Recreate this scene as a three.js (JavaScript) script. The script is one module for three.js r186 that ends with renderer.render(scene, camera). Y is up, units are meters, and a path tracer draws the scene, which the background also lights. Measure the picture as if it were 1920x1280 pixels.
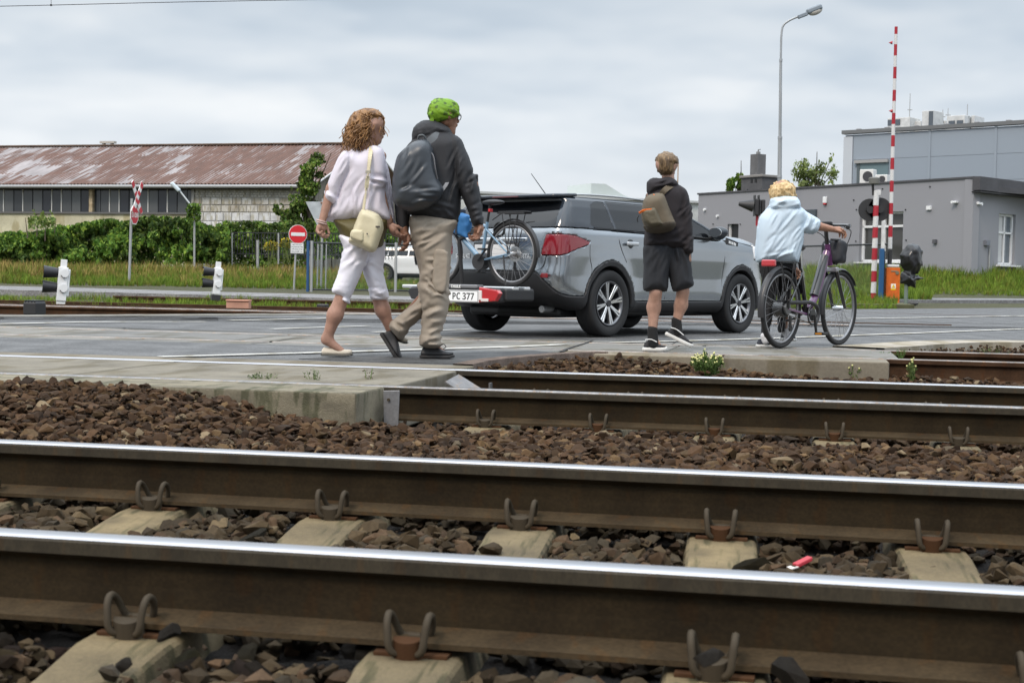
import * as THREE from 'three';
import { mergeGeometries, mergeVertices, toCreasedNormals } from 'three/addons/utils/BufferGeometryUtils.js';
import { RoundedBoxGeometry } from 'three/addons/geometries/RoundedBoxGeometry.js';
import { ConvexGeometry } from 'three/addons/geometries/ConvexGeometry.js';
import { FontLoader } from 'three/addons/loaders/FontLoader.js';
import { TextGeometry } from 'three/addons/geometries/TextGeometry.js';

{ const ni = THREE.BufferGeometry.prototype.toNonIndexed; THREE.BufferGeometry.prototype.toNonIndexed = function () { return this.index ? ni.call(this) : this; }; }
// ---------- camera ----------
const scene = new THREE.Scene();
const FPX = 2750, CAMY = 0.55;                       // focal length in photo pixels (1920 wide), eye height above rail top
const PITCH = Math.atan(115 / FPX), ROLL = Math.atan(0.0182);
const camera = new THREE.PerspectiveCamera(2 * Math.atan(640 / FPX) * 180 / Math.PI, 1920 / 1280, 0.1, 2000);
camera.rotation.order = 'YXZ';
camera.position.set(0, CAMY, 0);
camera.rotation.set(-PITCH, 0, ROLL);
camera.focus = 12; camera.userData.fStop = 9;
camera.updateMatrixWorld();
scene.add(camera);

// ---------- seeded noise ----------
let _s = 12345;
function seed(n) { _s = n >>> 0; }
function rnd() { _s = (_s + 0x6D2B79F5) >>> 0; let t = _s; t = Math.imul(t ^ (t >>> 15), t | 1); t ^= t + Math.imul(t ^ (t >>> 7), t | 61); return ((t ^ (t >>> 14)) >>> 0) / 4294967296; }
const rr = (a, b) => a + (b - a) * rnd();
const clamp = (x, a, b) => x < a ? a : x > b ? b : x;
const mix = (a, b, t) => a + (b - a) * t;
const sstep = (a, b, x) => { const t = clamp((x - a) / (b - a), 0, 1); return t * t * (3 - 2 * t); };
function h3(x, y, z) { let n = (x * 374761393 + y * 668265263 + z * 2147483647) | 0; n = Math.imul(n ^ (n >>> 13), 1274126177); n ^= n >>> 16; return (n >>> 0) / 4294967296; }
function vn(x, y, z = 0, px = 0, py = 0) {               // value noise 0..1, optional periods
  const xi = Math.floor(x), yi = Math.floor(y), zi = Math.floor(z), fx = x - xi, fy = y - yi, fz = z - zi;
  const u = fx * fx * (3 - 2 * fx), v = fy * fy * (3 - 2 * fy), w = fz * fz * (3 - 2 * fz);
  const X = i => px ? ((i % px) + px) % px : i, Y = i => py ? ((i % py) + py) % py : i;
  const a = X(xi), b = X(xi + 1), c = Y(yi), d = Y(yi + 1);
  const l = (p, q, t) => p + (q - p) * t;
  const z0 = l(l(h3(a, c, zi), h3(b, c, zi), u), l(h3(a, d, zi), h3(b, d, zi), u), v);
  if (fz === 0) return z0;
  const z1 = l(l(h3(a, c, zi + 1), h3(b, c, zi + 1), u), l(h3(a, d, zi + 1), h3(b, d, zi + 1), u), v);
  return l(z0, z1, w);
}
function fbm(x, y, z = 0, oct = 4, px = 0, py = 0) { let s = 0, a = 0.5, n = 0; for (let i = 0; i < oct; i++) { s += a * vn(x, y, z + i * 17, px, py); n += a; a *= 0.5; x *= 2; y *= 2; z *= 2; px *= 2; py *= 2; } return s / n; }

// ---------- sky: overcast, streaked cloud; brighter towards the zenith as an overcast sky is ----------
const EXPO = 1.3;
{
  const W = 2048, H = 1024, data = new Float32Array(W * H * 4);
  for (let j = 0; j < H; j++) {
    const el = (j + 0.5) / H * Math.PI - Math.PI / 2, se = Math.sin(el), ce = Math.cos(el);
    for (let i = 0; i < W; i++) {
      const az = (i + 0.5) / W * 2 * Math.PI;
      let r, g, b;
      if (el < -0.02) { r = 0.20; g = 0.19; b = 0.17; }
      else {
        const sy = Math.max(se, 0);
        const k = 1 / (sy + 0.16);                                     // cloud deck seen in perspective
        const x = Math.cos(az) * ce * k * 1.5, y = Math.sin(az) * ce * k * 1.5;
        const w1 = fbm(x * 0.55 + 9.3, y * 0.9 + 2.1, 5, 5), w2 = fbm(x * 1.7 + w1 * 2.2, y * 2.4 + 4 + w1 * 1.5, 9, 5), w3 = fbm(x * 5 + w2 * 2, y * 7, 3, 4);
        let c = (w1 - 0.5) * 0.55 + (w2 - 0.5) * 0.5 + (w3 - 0.5) * 0.16;   // -..+
        const fade = sstep(0.0, 0.16, sy);
        c *= 0.25 + 0.75 * fade;
        const lum = mix(0.68, 0.585, sstep(0.015, 0.2, sy)) * (1 + 2.4 * sstep(0.2, 0.9, sy)) * (1 + c * 0.75);
        const blue = clamp(0.62 - c * 1.9, 0, 1) * (0.35 + 0.65 * fade);
        r = lum * mix(0.985, 0.81, blue); g = lum * mix(1.0, 0.945, blue); b = lum * mix(1.005, 1.09, blue);
      }
      const o = (j * W + i) * 4; data[o] = r; data[o + 1] = g; data[o + 2] = b; data[o + 3] = 1;
    }
  }
  const sky = new THREE.DataTexture(data, W, H, THREE.RGBAFormat, THREE.FloatType);
  sky.mapping = THREE.EquirectangularReflectionMapping; sky.magFilter = THREE.LinearFilter; sky.minFilter = THREE.LinearFilter;
  sky.wrapS = THREE.RepeatWrapping; sky.needsUpdate = true;
  scene.background = sky; scene.environment = sky;
}
const sun = new THREE.DirectionalLight(0xffecd8, 1.5);
sun.position.set(-14, 30, 12); sun.target.position.set(0, 0, -12); sun.castShadow = true; sun.shadow.radius = 26;
sun.shadow.camera.left = -45; sun.shadow.camera.right = 45; sun.shadow.camera.top = 45; sun.shadow.camera.bottom = -45; sun.shadow.camera.far = 150; sun.shadow.mapSize.set(2048, 2048);
scene.add(sun, sun.target);
const renderer = new THREE.WebGLRenderer({ antialias: true });
renderer.toneMapping = THREE.LinearToneMapping; renderer.toneMappingExposure = EXPO; renderer.shadowMap.enabled = true;

// ---------- pixels of the photograph to places ----------
const V3 = (x, y, z) => new THREE.Vector3(x, y, z);
function ray(px, py) { return V3((px - 960) / FPX, -(py - 640) / FPX, -1).applyEuler(camera.rotation); }
function G(px, py, Y = 0) { const d = ray(px, py), t = (Y - CAMY) / d.y; return V3(d.x * t, Y, d.z * t); }      // on the level Y
function D(px, py, depth) { const d = ray(px, py), t = -depth / d.z; return V3(d.x * t, CAMY + d.y * t, d.z * t); }   // at a known distance
const ppm = depth => FPX / depth;

// ---------- naming ----------
const used = {};
function uname(n) { used[n] = (used[n] || 0) + 1; return used[n] === 1 ? n : n + '_' + String(used[n] - 1).padStart(3, '0'); }
function shade(o) { o.traverse(c => { if (c.isMesh) { c.castShadow = true; c.receiveShadow = true; } }); return o; }
function tag(o, label, category, group, kind) { if (label) o.userData.label = label; if (category) o.userData.category = category; if (group) o.userData.group = group; if (kind) o.userData.kind = kind; return o; }
function thing(name, label, category, pos = [0, 0, 0], turn = 0, group) {
  const o = new THREE.Group(); o.name = uname(name); o.position.set(...(pos.isVector3 ? pos.toArray() : pos)); o.rotation.y = turn; scene.add(o);
  return tag(o, label, category, group);
}
function part(name, geo, m, parent, label) { const o = new THREE.Mesh(Array.isArray(geo) ? merge(geo) : geo, m); o.name = name; o.castShadow = o.receiveShadow = true; if (label) o.userData.label = label; parent.add(o); return o; }
function solo(name, geo, m, label, category, group, kind) { const o = part(uname(name), geo, m, scene); return tag(o, label, category, group, kind); }
function struct(name, geo, m) { return solo(name, geo, m, null, null, null, 'structure'); }
function copy(root, label, group) { const r = root.clone(); r.name = uname(root.name.replace(/_\d{3}$/, '')); r.userData = { ...root.userData }; if (label) r.userData.label = label; if (group) r.userData.group = group; scene.add(r); return r; }

// ---------- geometry helpers ----------
function merge(list) {
  const l = list.map(g => { let q = g.index ? g.toNonIndexed() : g; for (const k of Object.keys(q.attributes)) if (!['position', 'normal', 'uv', 'color'].includes(k)) q.deleteAttribute(k); if (!q.attributes.normal) q.computeVertexNormals(); if (!q.attributes.uv) uvBox(q); return q; });
  const anyC = l.some(g => g.attributes.color), allC = l.every(g => g.attributes.color);
  if (anyC && !allC) l.forEach(g => g.deleteAttribute('color'));
  return l.length === 1 ? l[0] : mergeGeometries(l, false);
}
function uvBox(g, s = 1) {                             // uv in metres, from the face's main direction
  const p = g.attributes.position, n = g.attributes.normal || (g.computeVertexNormals(), g.attributes.normal), uv = new Float32Array(p.count * 2);
  for (let i = 0; i < p.count; i++) {
    const ax = Math.abs(n.getX(i)), ay = Math.abs(n.getY(i)), az = Math.abs(n.getZ(i)), x = p.getX(i), y = p.getY(i), z = p.getZ(i);
    if (ay >= ax && ay >= az) { uv[2 * i] = x * s; uv[2 * i + 1] = z * s; } else if (ax >= az) { uv[2 * i] = z * s; uv[2 * i + 1] = y * s; } else { uv[2 * i] = x * s; uv[2 * i + 1] = y * s; }
  }
  g.setAttribute('uv', new THREE.BufferAttribute(uv, 2)); return g;
}
function box(w, h, d, x = 0, y = 0, z = 0, r = 0) {     // centred box, optional rounding
  const g = r ? new RoundedBoxGeometry(w, h, d, 2, Math.min(r, w / 2.01, h / 2.01, d / 2.01)) : new THREE.BoxGeometry(w, h, d);
  g.translate(x, y, z); return uvBox(g.index ? g.toNonIndexed() : g);
}
function rod(a, b, r0, r1 = r0, seg = 8) {
  const A = a.isVector3 ? a : V3(...a), B = b.isVector3 ? b : V3(...b), L = A.distanceTo(B);
  const g = new THREE.CylinderGeometry(r1, r0, L, seg, 1); g.translate(0, L / 2, 0);
  g.applyQuaternion(new THREE.Quaternion().setFromUnitVectors(V3(0, 1, 0), B.clone().sub(A).normalize())); g.translate(A.x, A.y, A.z); return g;
}
function tube(pts, r, n = 24, seg = 8, closed = false) { return new THREE.TubeGeometry(new THREE.CatmullRomCurve3(pts.map(p => p.isVector3 ? p : V3(...p)), closed), n, r, seg, closed); }
function disc(r, t, seg = 32) { const g = new THREE.CylinderGeometry(r, r, t, seg); g.rotateX(Math.PI / 2); return g; }   // axis along z
function shapeOf(pts) { const s = new THREE.Shape(); pts.forEach((p, i) => i ? s.lineTo(p[0], p[1]) : s.moveTo(p[0], p[1])); s.closePath(); return s; }
function extr(pts, depth, bevel = 0, steps = 1) {
  const g = new THREE.ExtrudeGeometry(pts instanceof THREE.Shape ? pts : shapeOf(pts), { depth: depth - 2 * bevel, bevelEnabled: bevel > 0, bevelThickness: bevel, bevelSize: bevel, bevelOffset: -bevel, bevelSegments: 2, steps, curveSegments: 16 });
  if (bevel) g.translate(0, 0, bevel); return g;
}
function sheet(pts, Y = 0, under = 0.25) {              // ground polygon (points with x,z) with a skirt below
  const s = shapeOf(pts.map(p => [p.x, -p.z])); const g = new THREE.ExtrudeGeometry(s, { depth: under, bevelEnabled: false });
  g.rotateX(-Math.PI / 2); g.translate(0, Y - under, 0); const q = g.toNonIndexed ? g : g; q.computeVertexNormals(); return uvBox(q);
}
// surface nets: smooth mesh of sdf < 0
function nets(min, max, cell, f, colorFn) {
  const nx = Math.ceil((max[0] - min[0]) / cell) + 1, ny = Math.ceil((max[1] - min[1]) / cell) + 1, nz = Math.ceil((max[2] - min[2]) / cell) + 1;
  const F = new Float32Array(nx * ny * nz), id = (i, j, k) => i + nx * (j + ny * k);
  for (let k = 0; k < nz; k++) for (let j = 0; j < ny; j++) for (let i = 0; i < nx; i++) F[id(i, j, k)] = f(min[0] + i * cell, min[1] + j * cell, min[2] + k * cell);
  const vid = new Int32Array(nx * ny * nz).fill(-1), pos = [], idx = [];
  const off = []; for (let c = 0; c < 8; c++) off.push([c & 1, (c >> 1) & 1, (c >> 2) & 1]);
  const ed = []; for (let a = 0; a < 8; a++) for (let b = 0; b < 3; b++) if (!(a & (1 << b))) ed.push([a, a | (1 << b)]);
  const v = new Float32Array(8);
  for (let k = 0; k < nz - 1; k++) for (let j = 0; j < ny - 1; j++) for (let i = 0; i < nx - 1; i++) {
    let m = 0; for (let c = 0; c < 8; c++) { const o = off[c]; v[c] = F[id(i + o[0], j + o[1], k + o[2])]; if (v[c] < 0) m |= 1 << c; }
    if (m === 0 || m === 255) continue;
    let x = 0, y = 0, z = 0, n = 0;
    for (const [a, b] of ed) { if ((v[a] < 0) === (v[b] < 0)) continue; const t = v[a] / (v[a] - v[b]), p = off[a], q = off[b]; x += p[0] + t * (q[0] - p[0]); y += p[1] + t * (q[1] - p[1]); z += p[2] + t * (q[2] - p[2]); n++; }
    vid[id(i, j, k)] = pos.length / 3; pos.push(min[0] + (i + x / n) * cell, min[1] + (j + y / n) * cell, min[2] + (k + z / n) * cell);
  }
  const quad = (a, b, c, d, flip) => { if (a < 0 || b < 0 || c < 0 || d < 0) return; flip ? idx.push(a, c, b, a, d, c) : idx.push(a, b, c, a, c, d); };
  for (let k = 1; k < nz - 1; k++) for (let j = 1; j < ny - 1; j++) for (let i = 1; i < nx - 1; i++) {
    const s = F[id(i, j, k)] < 0;
    if (s !== F[id(i + 1, j, k)] < 0) quad(vid[id(i, j - 1, k - 1)], vid[id(i, j, k - 1)], vid[id(i, j, k)], vid[id(i, j - 1, k)], !s);
    if (s !== F[id(i, j + 1, k)] < 0) quad(vid[id(i - 1, j, k - 1)], vid[id(i - 1, j, k)], vid[id(i, j, k)], vid[id(i, j, k - 1)], !s);
    if (s !== F[id(i, j, k + 1)] < 0) quad(vid[id(i - 1, j - 1, k)], vid[id(i, j - 1, k)], vid[id(i, j, k)], vid[id(i - 1, j, k)], !s);
  }
  const g = new THREE.BufferGeometry(); g.setAttribute('position', new THREE.Float32BufferAttribute(pos, 3)); g.setIndex(idx); g.computeVertexNormals();
  uvBox(g);
  if (colorFn) { const c = new Float32Array(pos.length); for (let i = 0; i < pos.length / 3; i++) { const r = colorFn(pos[3 * i], pos[3 * i + 1], pos[3 * i + 2]); c[3 * i] = r[0]; c[3 * i + 1] = r[1]; c[3 * i + 2] = r[2]; } g.setAttribute('color', new THREE.BufferAttribute(c, 3)); }
  return g;
}
const smin = (a, b, k) => { const h = Math.max(k - Math.abs(a - b), 0) / k; return Math.min(a, b) - h * h * k * 0.25; };
const smax = (a, b, k) => -smin(-a, -b, k);
function cap(px, py, pz, A, B, ra, rb) {                // tapered capsule
  const bx = B[0] - A[0], by = B[1] - A[1], bz = B[2] - A[2], ax = px - A[0], ay = py - A[1], az = pz - A[2];
  const t = clamp((ax * bx + ay * by + az * bz) / (bx * bx + by * by + bz * bz + 1e-9), 0, 1);
  return Math.hypot(ax - t * bx, ay - t * by, az - t * bz) - (ra + (rb - ra) * t);
}
function ell(px, py, pz, c, r) { const x = (px - c[0]) / r[0], y = (py - c[1]) / r[1], z = (pz - c[2]) / r[2]; const k = Math.hypot(x, y, z); return (k - 1) * Math.min(r[0], r[1], r[2]); }
function poly2(pts) {                                    // signed distance to a closed polygon
  return (x, y) => {
    let d = 1e9, s = 1; const n = pts.length;
    for (let i = 0, j = n - 1; i < n; j = i++) {
      const ex = pts[j][0] - pts[i][0], ey = pts[j][1] - pts[i][1], wx = x - pts[i][0], wy = y - pts[i][1];
      const t = clamp((wx * ex + wy * ey) / (ex * ex + ey * ey), 0, 1), qx = wx - ex * t, qy = wy - ey * t; d = Math.min(d, qx * qx + qy * qy);
      const c1 = y >= pts[i][1], c2 = y < pts[j][1], c3 = ex * wy > ey * wx; if ((c1 && c2 && c3) || (!c1 && !c2 && !c3)) s = -s;
    }
    return s * Math.sqrt(d);
  };
}
// ---------- textures and materials ----------
function tex(size, fn, rx = 1, ry = rx, srgb = true) {
  const a = new Uint8Array(size * size * 4);
  for (let j = 0; j < size; j++) for (let i = 0; i < size; i++) { const c = fn(i / size, j / size), o = (j * size + i) * 4; if (typeof c === 'number') a[o] = a[o + 1] = a[o + 2] = clamp(c * 255, 0, 255); else { a[o] = clamp(c[0] * 255, 0, 255); a[o + 1] = clamp(c[1] * 255, 0, 255); a[o + 2] = clamp(c[2] * 255, 0, 255); } a[o + 3] = 255; }
  const t = new THREE.DataTexture(a, size, size); t.wrapS = t.wrapT = THREE.RepeatWrapping; t.magFilter = THREE.LinearFilter; t.minFilter = THREE.LinearMipmapLinearFilter; t.generateMipmaps = true;
  t.repeat.set(rx, ry); if (srgb) t.colorSpace = THREE.SRGBColorSpace; t.needsUpdate = true; return t;
}
function again(t, rx, ry = rx) { const c = t.clone(); c.repeat.set(rx, ry); c.needsUpdate = true; return c; }
const C = (r, g, b) => new THREE.Color().setRGB(r, g, b);
function M(c, rough = 0.8, o = {}) { return new THREE.MeshStandardMaterial({ color: Array.isArray(c) ? C(...c) : c, roughness: rough, metalness: 0, ...o }); }
function MP(c, rough = 0.5, o = {}) { return new THREE.MeshPhysicalMaterial({ color: Array.isArray(c) ? C(...c) : c, roughness: rough, metalness: 0, ...o }); }
// greyscale multiplier textures (mean near 1 when read as colour): mottle = soft patches and grain, speck = aggregate
const tMottle = tex(512, (u, v) => { const a = fbm(u * 6, v * 6, 1, 5, 6, 6), b = vn(u * 170, v * 170, 4, 170, 170); return 0.9 + (a - 0.5) * 0.2 + (b - 0.5) * 0.1; }, 0.7);
const tSpeck = tex(512, (u, v) => { const a = fbm(u * 5, v * 5, 2, 4, 5, 5), b = vn(u * 120, v * 120, 7, 120, 120), c = vn(u * 256, v * 256, 8, 256, 256); return 0.82 + (a - 0.5) * 0.5 + (b - 0.5) * 0.35 + (c - 0.5) * 0.3; }, 0.9);
const tGrainB = tex(256, (u, v) => 0.5 + (vn(u * 90, v * 90, 3, 90, 90) - 0.5) * 0.8 + (fbm(u * 8, v * 8, 5, 4, 8, 8) - 0.5) * 0.6, 2.5, 2.5, false);
const tStain = tex(512, (u, v) => { const a = fbm(u * 5, v * 5, 3, 5, 5, 5), s = sstep(0.5, 0.72, fbm(u * 9, v * 3, 11, 5, 9, 3)), b = vn(u * 140, v * 140, 9, 140, 140); const k = 0.9 + (a - 0.5) * 0.28 + (b - 0.5) * 0.08; return [k * (1 - 0.14 * s), k * (1 - 0.16 * s), k * (1 - 0.22 * s)]; }, 0.6);
const tRail = tex(512, (u, v) => { const a = fbm(u * 7, v * 7, 3, 5, 7, 7), b = vn(u * 150, v * 150, 8, 150, 150), c = sstep(0.6, 0.75, fbm(u * 24, v * 9, 12, 3, 24, 9)); return [0.84 + (a - 0.5) * 0.42 + (b - 0.5) * 0.16 + c * 0.06, 0.83 + (a - 0.5) * 0.42 + (b - 0.5) * 0.15, 0.82 + (a - 0.5) * 0.4 + (b - 0.5) * 0.14 - c * 0.06]; }, 1.1, 1.4);
const tDrip = tex(512, (u, v) => { const a = fbm(u * 22, v * 3, 3, 4, 22, 3), m = fbm(u * 5, v * 6, 7, 5, 5, 6), b = vn(u * 160, v * 160, 9, 160, 160), k = 0.86 + (m - 0.5) * 0.5 + (b - 0.5) * 0.1, d = sstep(0.5, 0.7, a) * 0.3; return [k * (1 - d), k * (1 - d * 0.9), k * (1 - d * 1.15)]; }, 0.9, 1.6);
const tWeave = tex(256, (u, v) => 0.5 + 0.2 * Math.sin(u * 256 * 0.785) * Math.sin(v * 256 * 0.785) + (fbm(u * 6, v * 6, 2, 4, 6, 6) - 0.5) * 0.7, 3, 3, false);
const mats = {
  asphalt: M([0.138, 0.138, 0.138], 0.62, { map: tSpeck, bumpMap: tGrainB, bumpScale: 0.006 }),
  asphaltNew: M([0.085, 0.084, 0.083], 0.75, { map: again(tSpeck, 1.3), bumpMap: tGrainB, bumpScale: 0.006 }),
  panel: M([0.43, 0.385, 0.315], 0.85, { map: tStain, bumpMap: tGrainB, bumpScale: 0.003 }),
  panelGrey: M([0.30, 0.29, 0.265], 0.8, { map: again(tStain, 0.45), bumpMap: tGrainB, bumpScale: 0.003 }),
  sleeper: M([0.43, 0.375, 0.275], 0.9, { map: again(tStain, 1.6), bumpMap: tGrainB, bumpScale: 0.003 }),
  railWeb: MP([0.032, 0.0225, 0.011], 0.85, { map: tRail, specularIntensity: 0.3 }),
  railHead: MP([0.052, 0.043, 0.028], 0.6, { specularIntensity: 0.5, map: again(tRail, 2, 1) }),
  railFoot: MP([0.066, 0.047, 0.026], 0.85, { map: tRail, specularIntensity: 0.3 }),
  railTop: M([0.45, 0.455, 0.48], 0.32, { metalness: 1 }),
  railRust: MP([0.075, 0.041, 0.023], 0.9, { specularIntensity: 0.3, map: tRail }),
  clip: MP([0.062, 0.048, 0.031], 0.75, { specularIntensity: 0.5, map: again(tMottle, 6) }),
  rustClip: MP([0.075, 0.036, 0.017], 0.9, { specularIntensity: 0.3, map: again(tMottle, 6) }),
  paint: M([0.60, 0.585, 0.54], 0.7, { map: again(tStain, 0.9) }),
  black: M([0.012, 0.012, 0.013], 0.5), rubber: M([0.016, 0.016, 0.017], 0.8), blackPlastic: M([0.022, 0.022, 0.024], 0.55, { bumpMap: tGrainB, bumpScale: 0.0006 }),
  steel: M([0.42, 0.43, 0.44], 0.45, { metalness: 0.7 }), galv: M([0.45, 0.46, 0.46], 0.55, { metalness: 0.35, map: again(tMottle, 2) }), alu: M([0.75, 0.76, 0.78], 0.28, { metalness: 1 }),
  white: M([0.78, 0.78, 0.77], 0.5), red: M([0.5, 0.012, 0.02], 0.45),
};

// ================= GROUND =================
const TA = 0.206, AL = Math.atan(TA), CA = Math.cos(AL), SA = Math.sin(AL);     // the tracks run askew to the view
const toSN = (X, d) => [X * CA - d * SA, X * SA + d * CA];
const fromSN = (s, n) => [s * CA + n * SA, -s * SA + n * CA];                    // -> X, depth
const snV = (s, n, Y = 0) => { const q = fromSN(s, n); return V3(q[0], Y, -q[1]); };
const YAW = -AL;                                                                  // local x along the rails
const N1 = 2.88 * CA, N2 = N1 + 1.507, N3 = 7.37 * CA, N4 = N3 + 1.507, N5 = 11.9 * CA, N6 = N5 + 1.507;
function lut(t, x) { if (x <= t[0][0]) return t[0][1]; for (let i = 1; i < t.length; i++) if (x < t[i][0]) { const k = (x - t[i - 1][0]) / (t[i][0] - t[i - 1][0]); return mix(t[i - 1][1], t[i][1], k); } return t[t.length - 1][1]; }
const tabL = [[0, -0.45], [15.5, -0.45], [18.5, -0.2], [30, -0.13], [37, -0.06], [44, 0.1], [48, 0.24], [58, 0.38], [75, 0.6], [400, 1.2]];
const tabR = [[0, -0.45], [17, -0.45], [22, -0.12], [30, -0.04], [40, 0.08], [47, 0.2], [55, 0.85], [75, 1.0], [400, 1.2]];
const hg = (X, d) => mix(lut(tabL, d), lut(tabR, d), sstep(-4, 5, X));
const roadY = d => lut([[0, 0], [23, 0], [40, 0.13], [47, 0.25], [60, 0.45]], d);
{
  const ds = [-6, 0, 2, 6, 10, 14, 16, 17, 18, 19, 20, 21, 22, 23, 24, 26, 28, 30, 32, 34, 36, 38, 40, 42, 44, 46, 48, 50, 52, 54, 56, 58, 61, 65, 70, 76, 84, 95, 110, 130, 160, 200, 260, 340, 450];
  const pos = [], col = [], idx = [], nX = 60;
  for (const d of ds) for (let i = 0; i <= nX; i++) {
    const q = i / nX * 2 - 1, X = Math.sign(q) * Math.pow(Math.abs(q), 1.6) * (60 + Math.max(d, 0) * 0.7);
    pos.push(X, hg(X, d) + (d > 26 ? (fbm(X * 0.4, d * 0.4, 0, 3) - 0.5) * 0.1 : 0), -d);
    const k = fbm(X * 0.25, d * 0.25, 7, 4), g = 0.85 + fbm(X * 1.3, d * 1.3, 3, 3) * 0.3; col.push(mix(0.075, 0.11, k) * g, mix(0.085, 0.095, k) * g, mix(0.03, 0.05, k) * g);
  }
  for (let j = 0; j < ds.length - 1; j++) for (let i = 0; i < nX; i++) { const a = j * (nX + 1) + i, b = a + 1, c = a + nX + 1, e = c + 1; idx.push(a, b, c, b, e, c); }
  const g = new THREE.BufferGeometry(); g.setAttribute('position', new THREE.Float32BufferAttribute(pos, 3)); g.setAttribute('color', new THREE.Float32BufferAttribute(col, 3)); g.setIndex(idx); g.computeVertexNormals(); uvBox(g);
  struct('ground', g, M([1, 1, 1], 0.95, { vertexColors: true, map: again(tMottle, 1.2), bumpMap: tGrainB, bumpScale: 0.02 }));
}
function clipPoly(pts, f) {                              // keep f >= 0
  const out = [];
  for (let i = 0; i < pts.length; i++) { const a = pts[i], b = pts[(i + 1) % pts.length], fa = f(a), fb = f(b); if (fa >= 0) out.push(a); if ((fa >= 0) !== (fb >= 0)) out.push(a.clone().lerp(b, fa / (fa - fb))); }
  return out;
}
const nOf = p => p.x * SA - p.z * CA, sOf = p => p.x * CA + p.z * SA;
const SB = -2.13, SC = 0.56;                              // where the crossing panels end on the two tracks
const roadEdgeR = [[868, 684], [900, 677], [940, 672], [1000, 667], [1050, 663.5], [1100, 661], [1130, 660.3]];   // ragged asphalt edge by the ballast
{
  // asphalt between the panels of the two tracks
  const p1 = [snV(-18, N4 + 0.42), snV(SB - 0.02, N4 + 0.42), ...roadEdgeR.map(p => G(p[0], p[1])), snV(SC - 0.3, N5 - 0.42), snV(-18, N5 - 0.42)];
  struct('road', sheet(p1, -0.006, 0.3), mats.asphalt);
  // asphalt beyond the second track, up to the far edge
  const p2 = [snV(-18, N6 + 0.52), snV(SC, N6 + 0.52), G(1640, 651), G(1720, 645), G(1800, 641), G(1920, 641), G(2100, 644), G(2700, 655), D(2700, 640, 23).setY(0), G(870, 587), G(640, 588.5), G(300, 590.5), G(0, 592), G(-700, 592)];
  p2.forEach(p => p.y = 0);
  struct('road', sheet(p2, -0.006, 0.3), mats.asphalt);
  // the road running on, slightly uphill
  const pos = [], idx = [], nx = 24, ny = 8;
  const pr = D(2700, 640, 23).setY(0), pl = G(870, 587);
  for (let i = 0; i <= nx; i++) {
    const t = i / nx, a = pl.clone().lerp(pr, t), ex = mix(870, 2700, t), ey = ex < 1600 ? mix(587, 579, (ex - 870) / 730) : mix(579, 570, (ex - 1600) / 1100);
    let lo = 15, hi = 60; for (let q = 0; q < 30; q++) { const m = (lo + hi) / 2; if (D(ex, ey, m).y > roadY(m)) lo = m; else hi = m; }
    const b = D(ex, ey, lo);
    for (let j = 0; j <= ny; j++) { const c = a.clone().lerp(b, j / ny); pos.push(c.x, roadY(-c.z) - 0.006, c.z); }
  }
  for (let i = 0; i < nx; i++) for (let j = 0; j < ny; j++) { const a = i * (ny + 1) + j, b = a + ny + 1; idx.push(a, b, a + 1, b, b + 1, a + 1); }
  const g = new THREE.BufferGeometry(); g.setAttribute('position', new THREE.Float32BufferAttribute(pos, 3)); g.setIndex(idx); g.computeVertexNormals(); uvBox(g); struct('road', g, mats.asphalt);
}
// strip of given width following a line of ground points, laid as a thin sheet
function strip(pts, w, Y, thick = 0, w1 = w) {
  const pos = [], idx = [];
  for (let i = 0; i < pts.length; i++) {
    const a = pts[Math.max(0, i - 1)], b = pts[Math.min(pts.length - 1, i + 1)], t = b.clone().sub(a).setY(0).normalize(), n = V3(-t.z, 0, t.x), ww = mix(w, w1, i / (pts.length - 1)) / 2, y = typeof Y === 'function' ? Y(pts[i]) : Y;
    pos.push(pts[i].x + n.x * ww, y, pts[i].z + n.z * ww, pts[i].x - n.x * ww, y, pts[i].z - n.z * ww);
    if (thick) pos.push(pts[i].x + n.x * ww, y - thick, pts[i].z + n.z * ww, pts[i].x - n.x * ww, y - thick, pts[i].z - n.z * ww);
  }
  const k = thick ? 4 : 2;
  for (let i = 0; i < pts.length - 1; i++) { const a = i * k, b = a + k; idx.push(a, b, a + 1, a + 1, b, b + 1); if (thick) idx.push(a + 2, b + 2, a, a, b + 2, b, a + 1, b + 1, a + 3, a + 3, b + 1, b + 3); }
  let g = new THREE.BufferGeometry(); g.setAttribute('position', new THREE.Float32BufferAttribute(pos, 3)); g.setIndex(idx); g = g.toNonIndexed(); g.computeVertexNormals(); return uvBox(g);
}
function dense(list, n = 6) { const c = new THREE.CatmullRomCurve3(list); return c.getPoints(list.length * n); }
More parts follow.
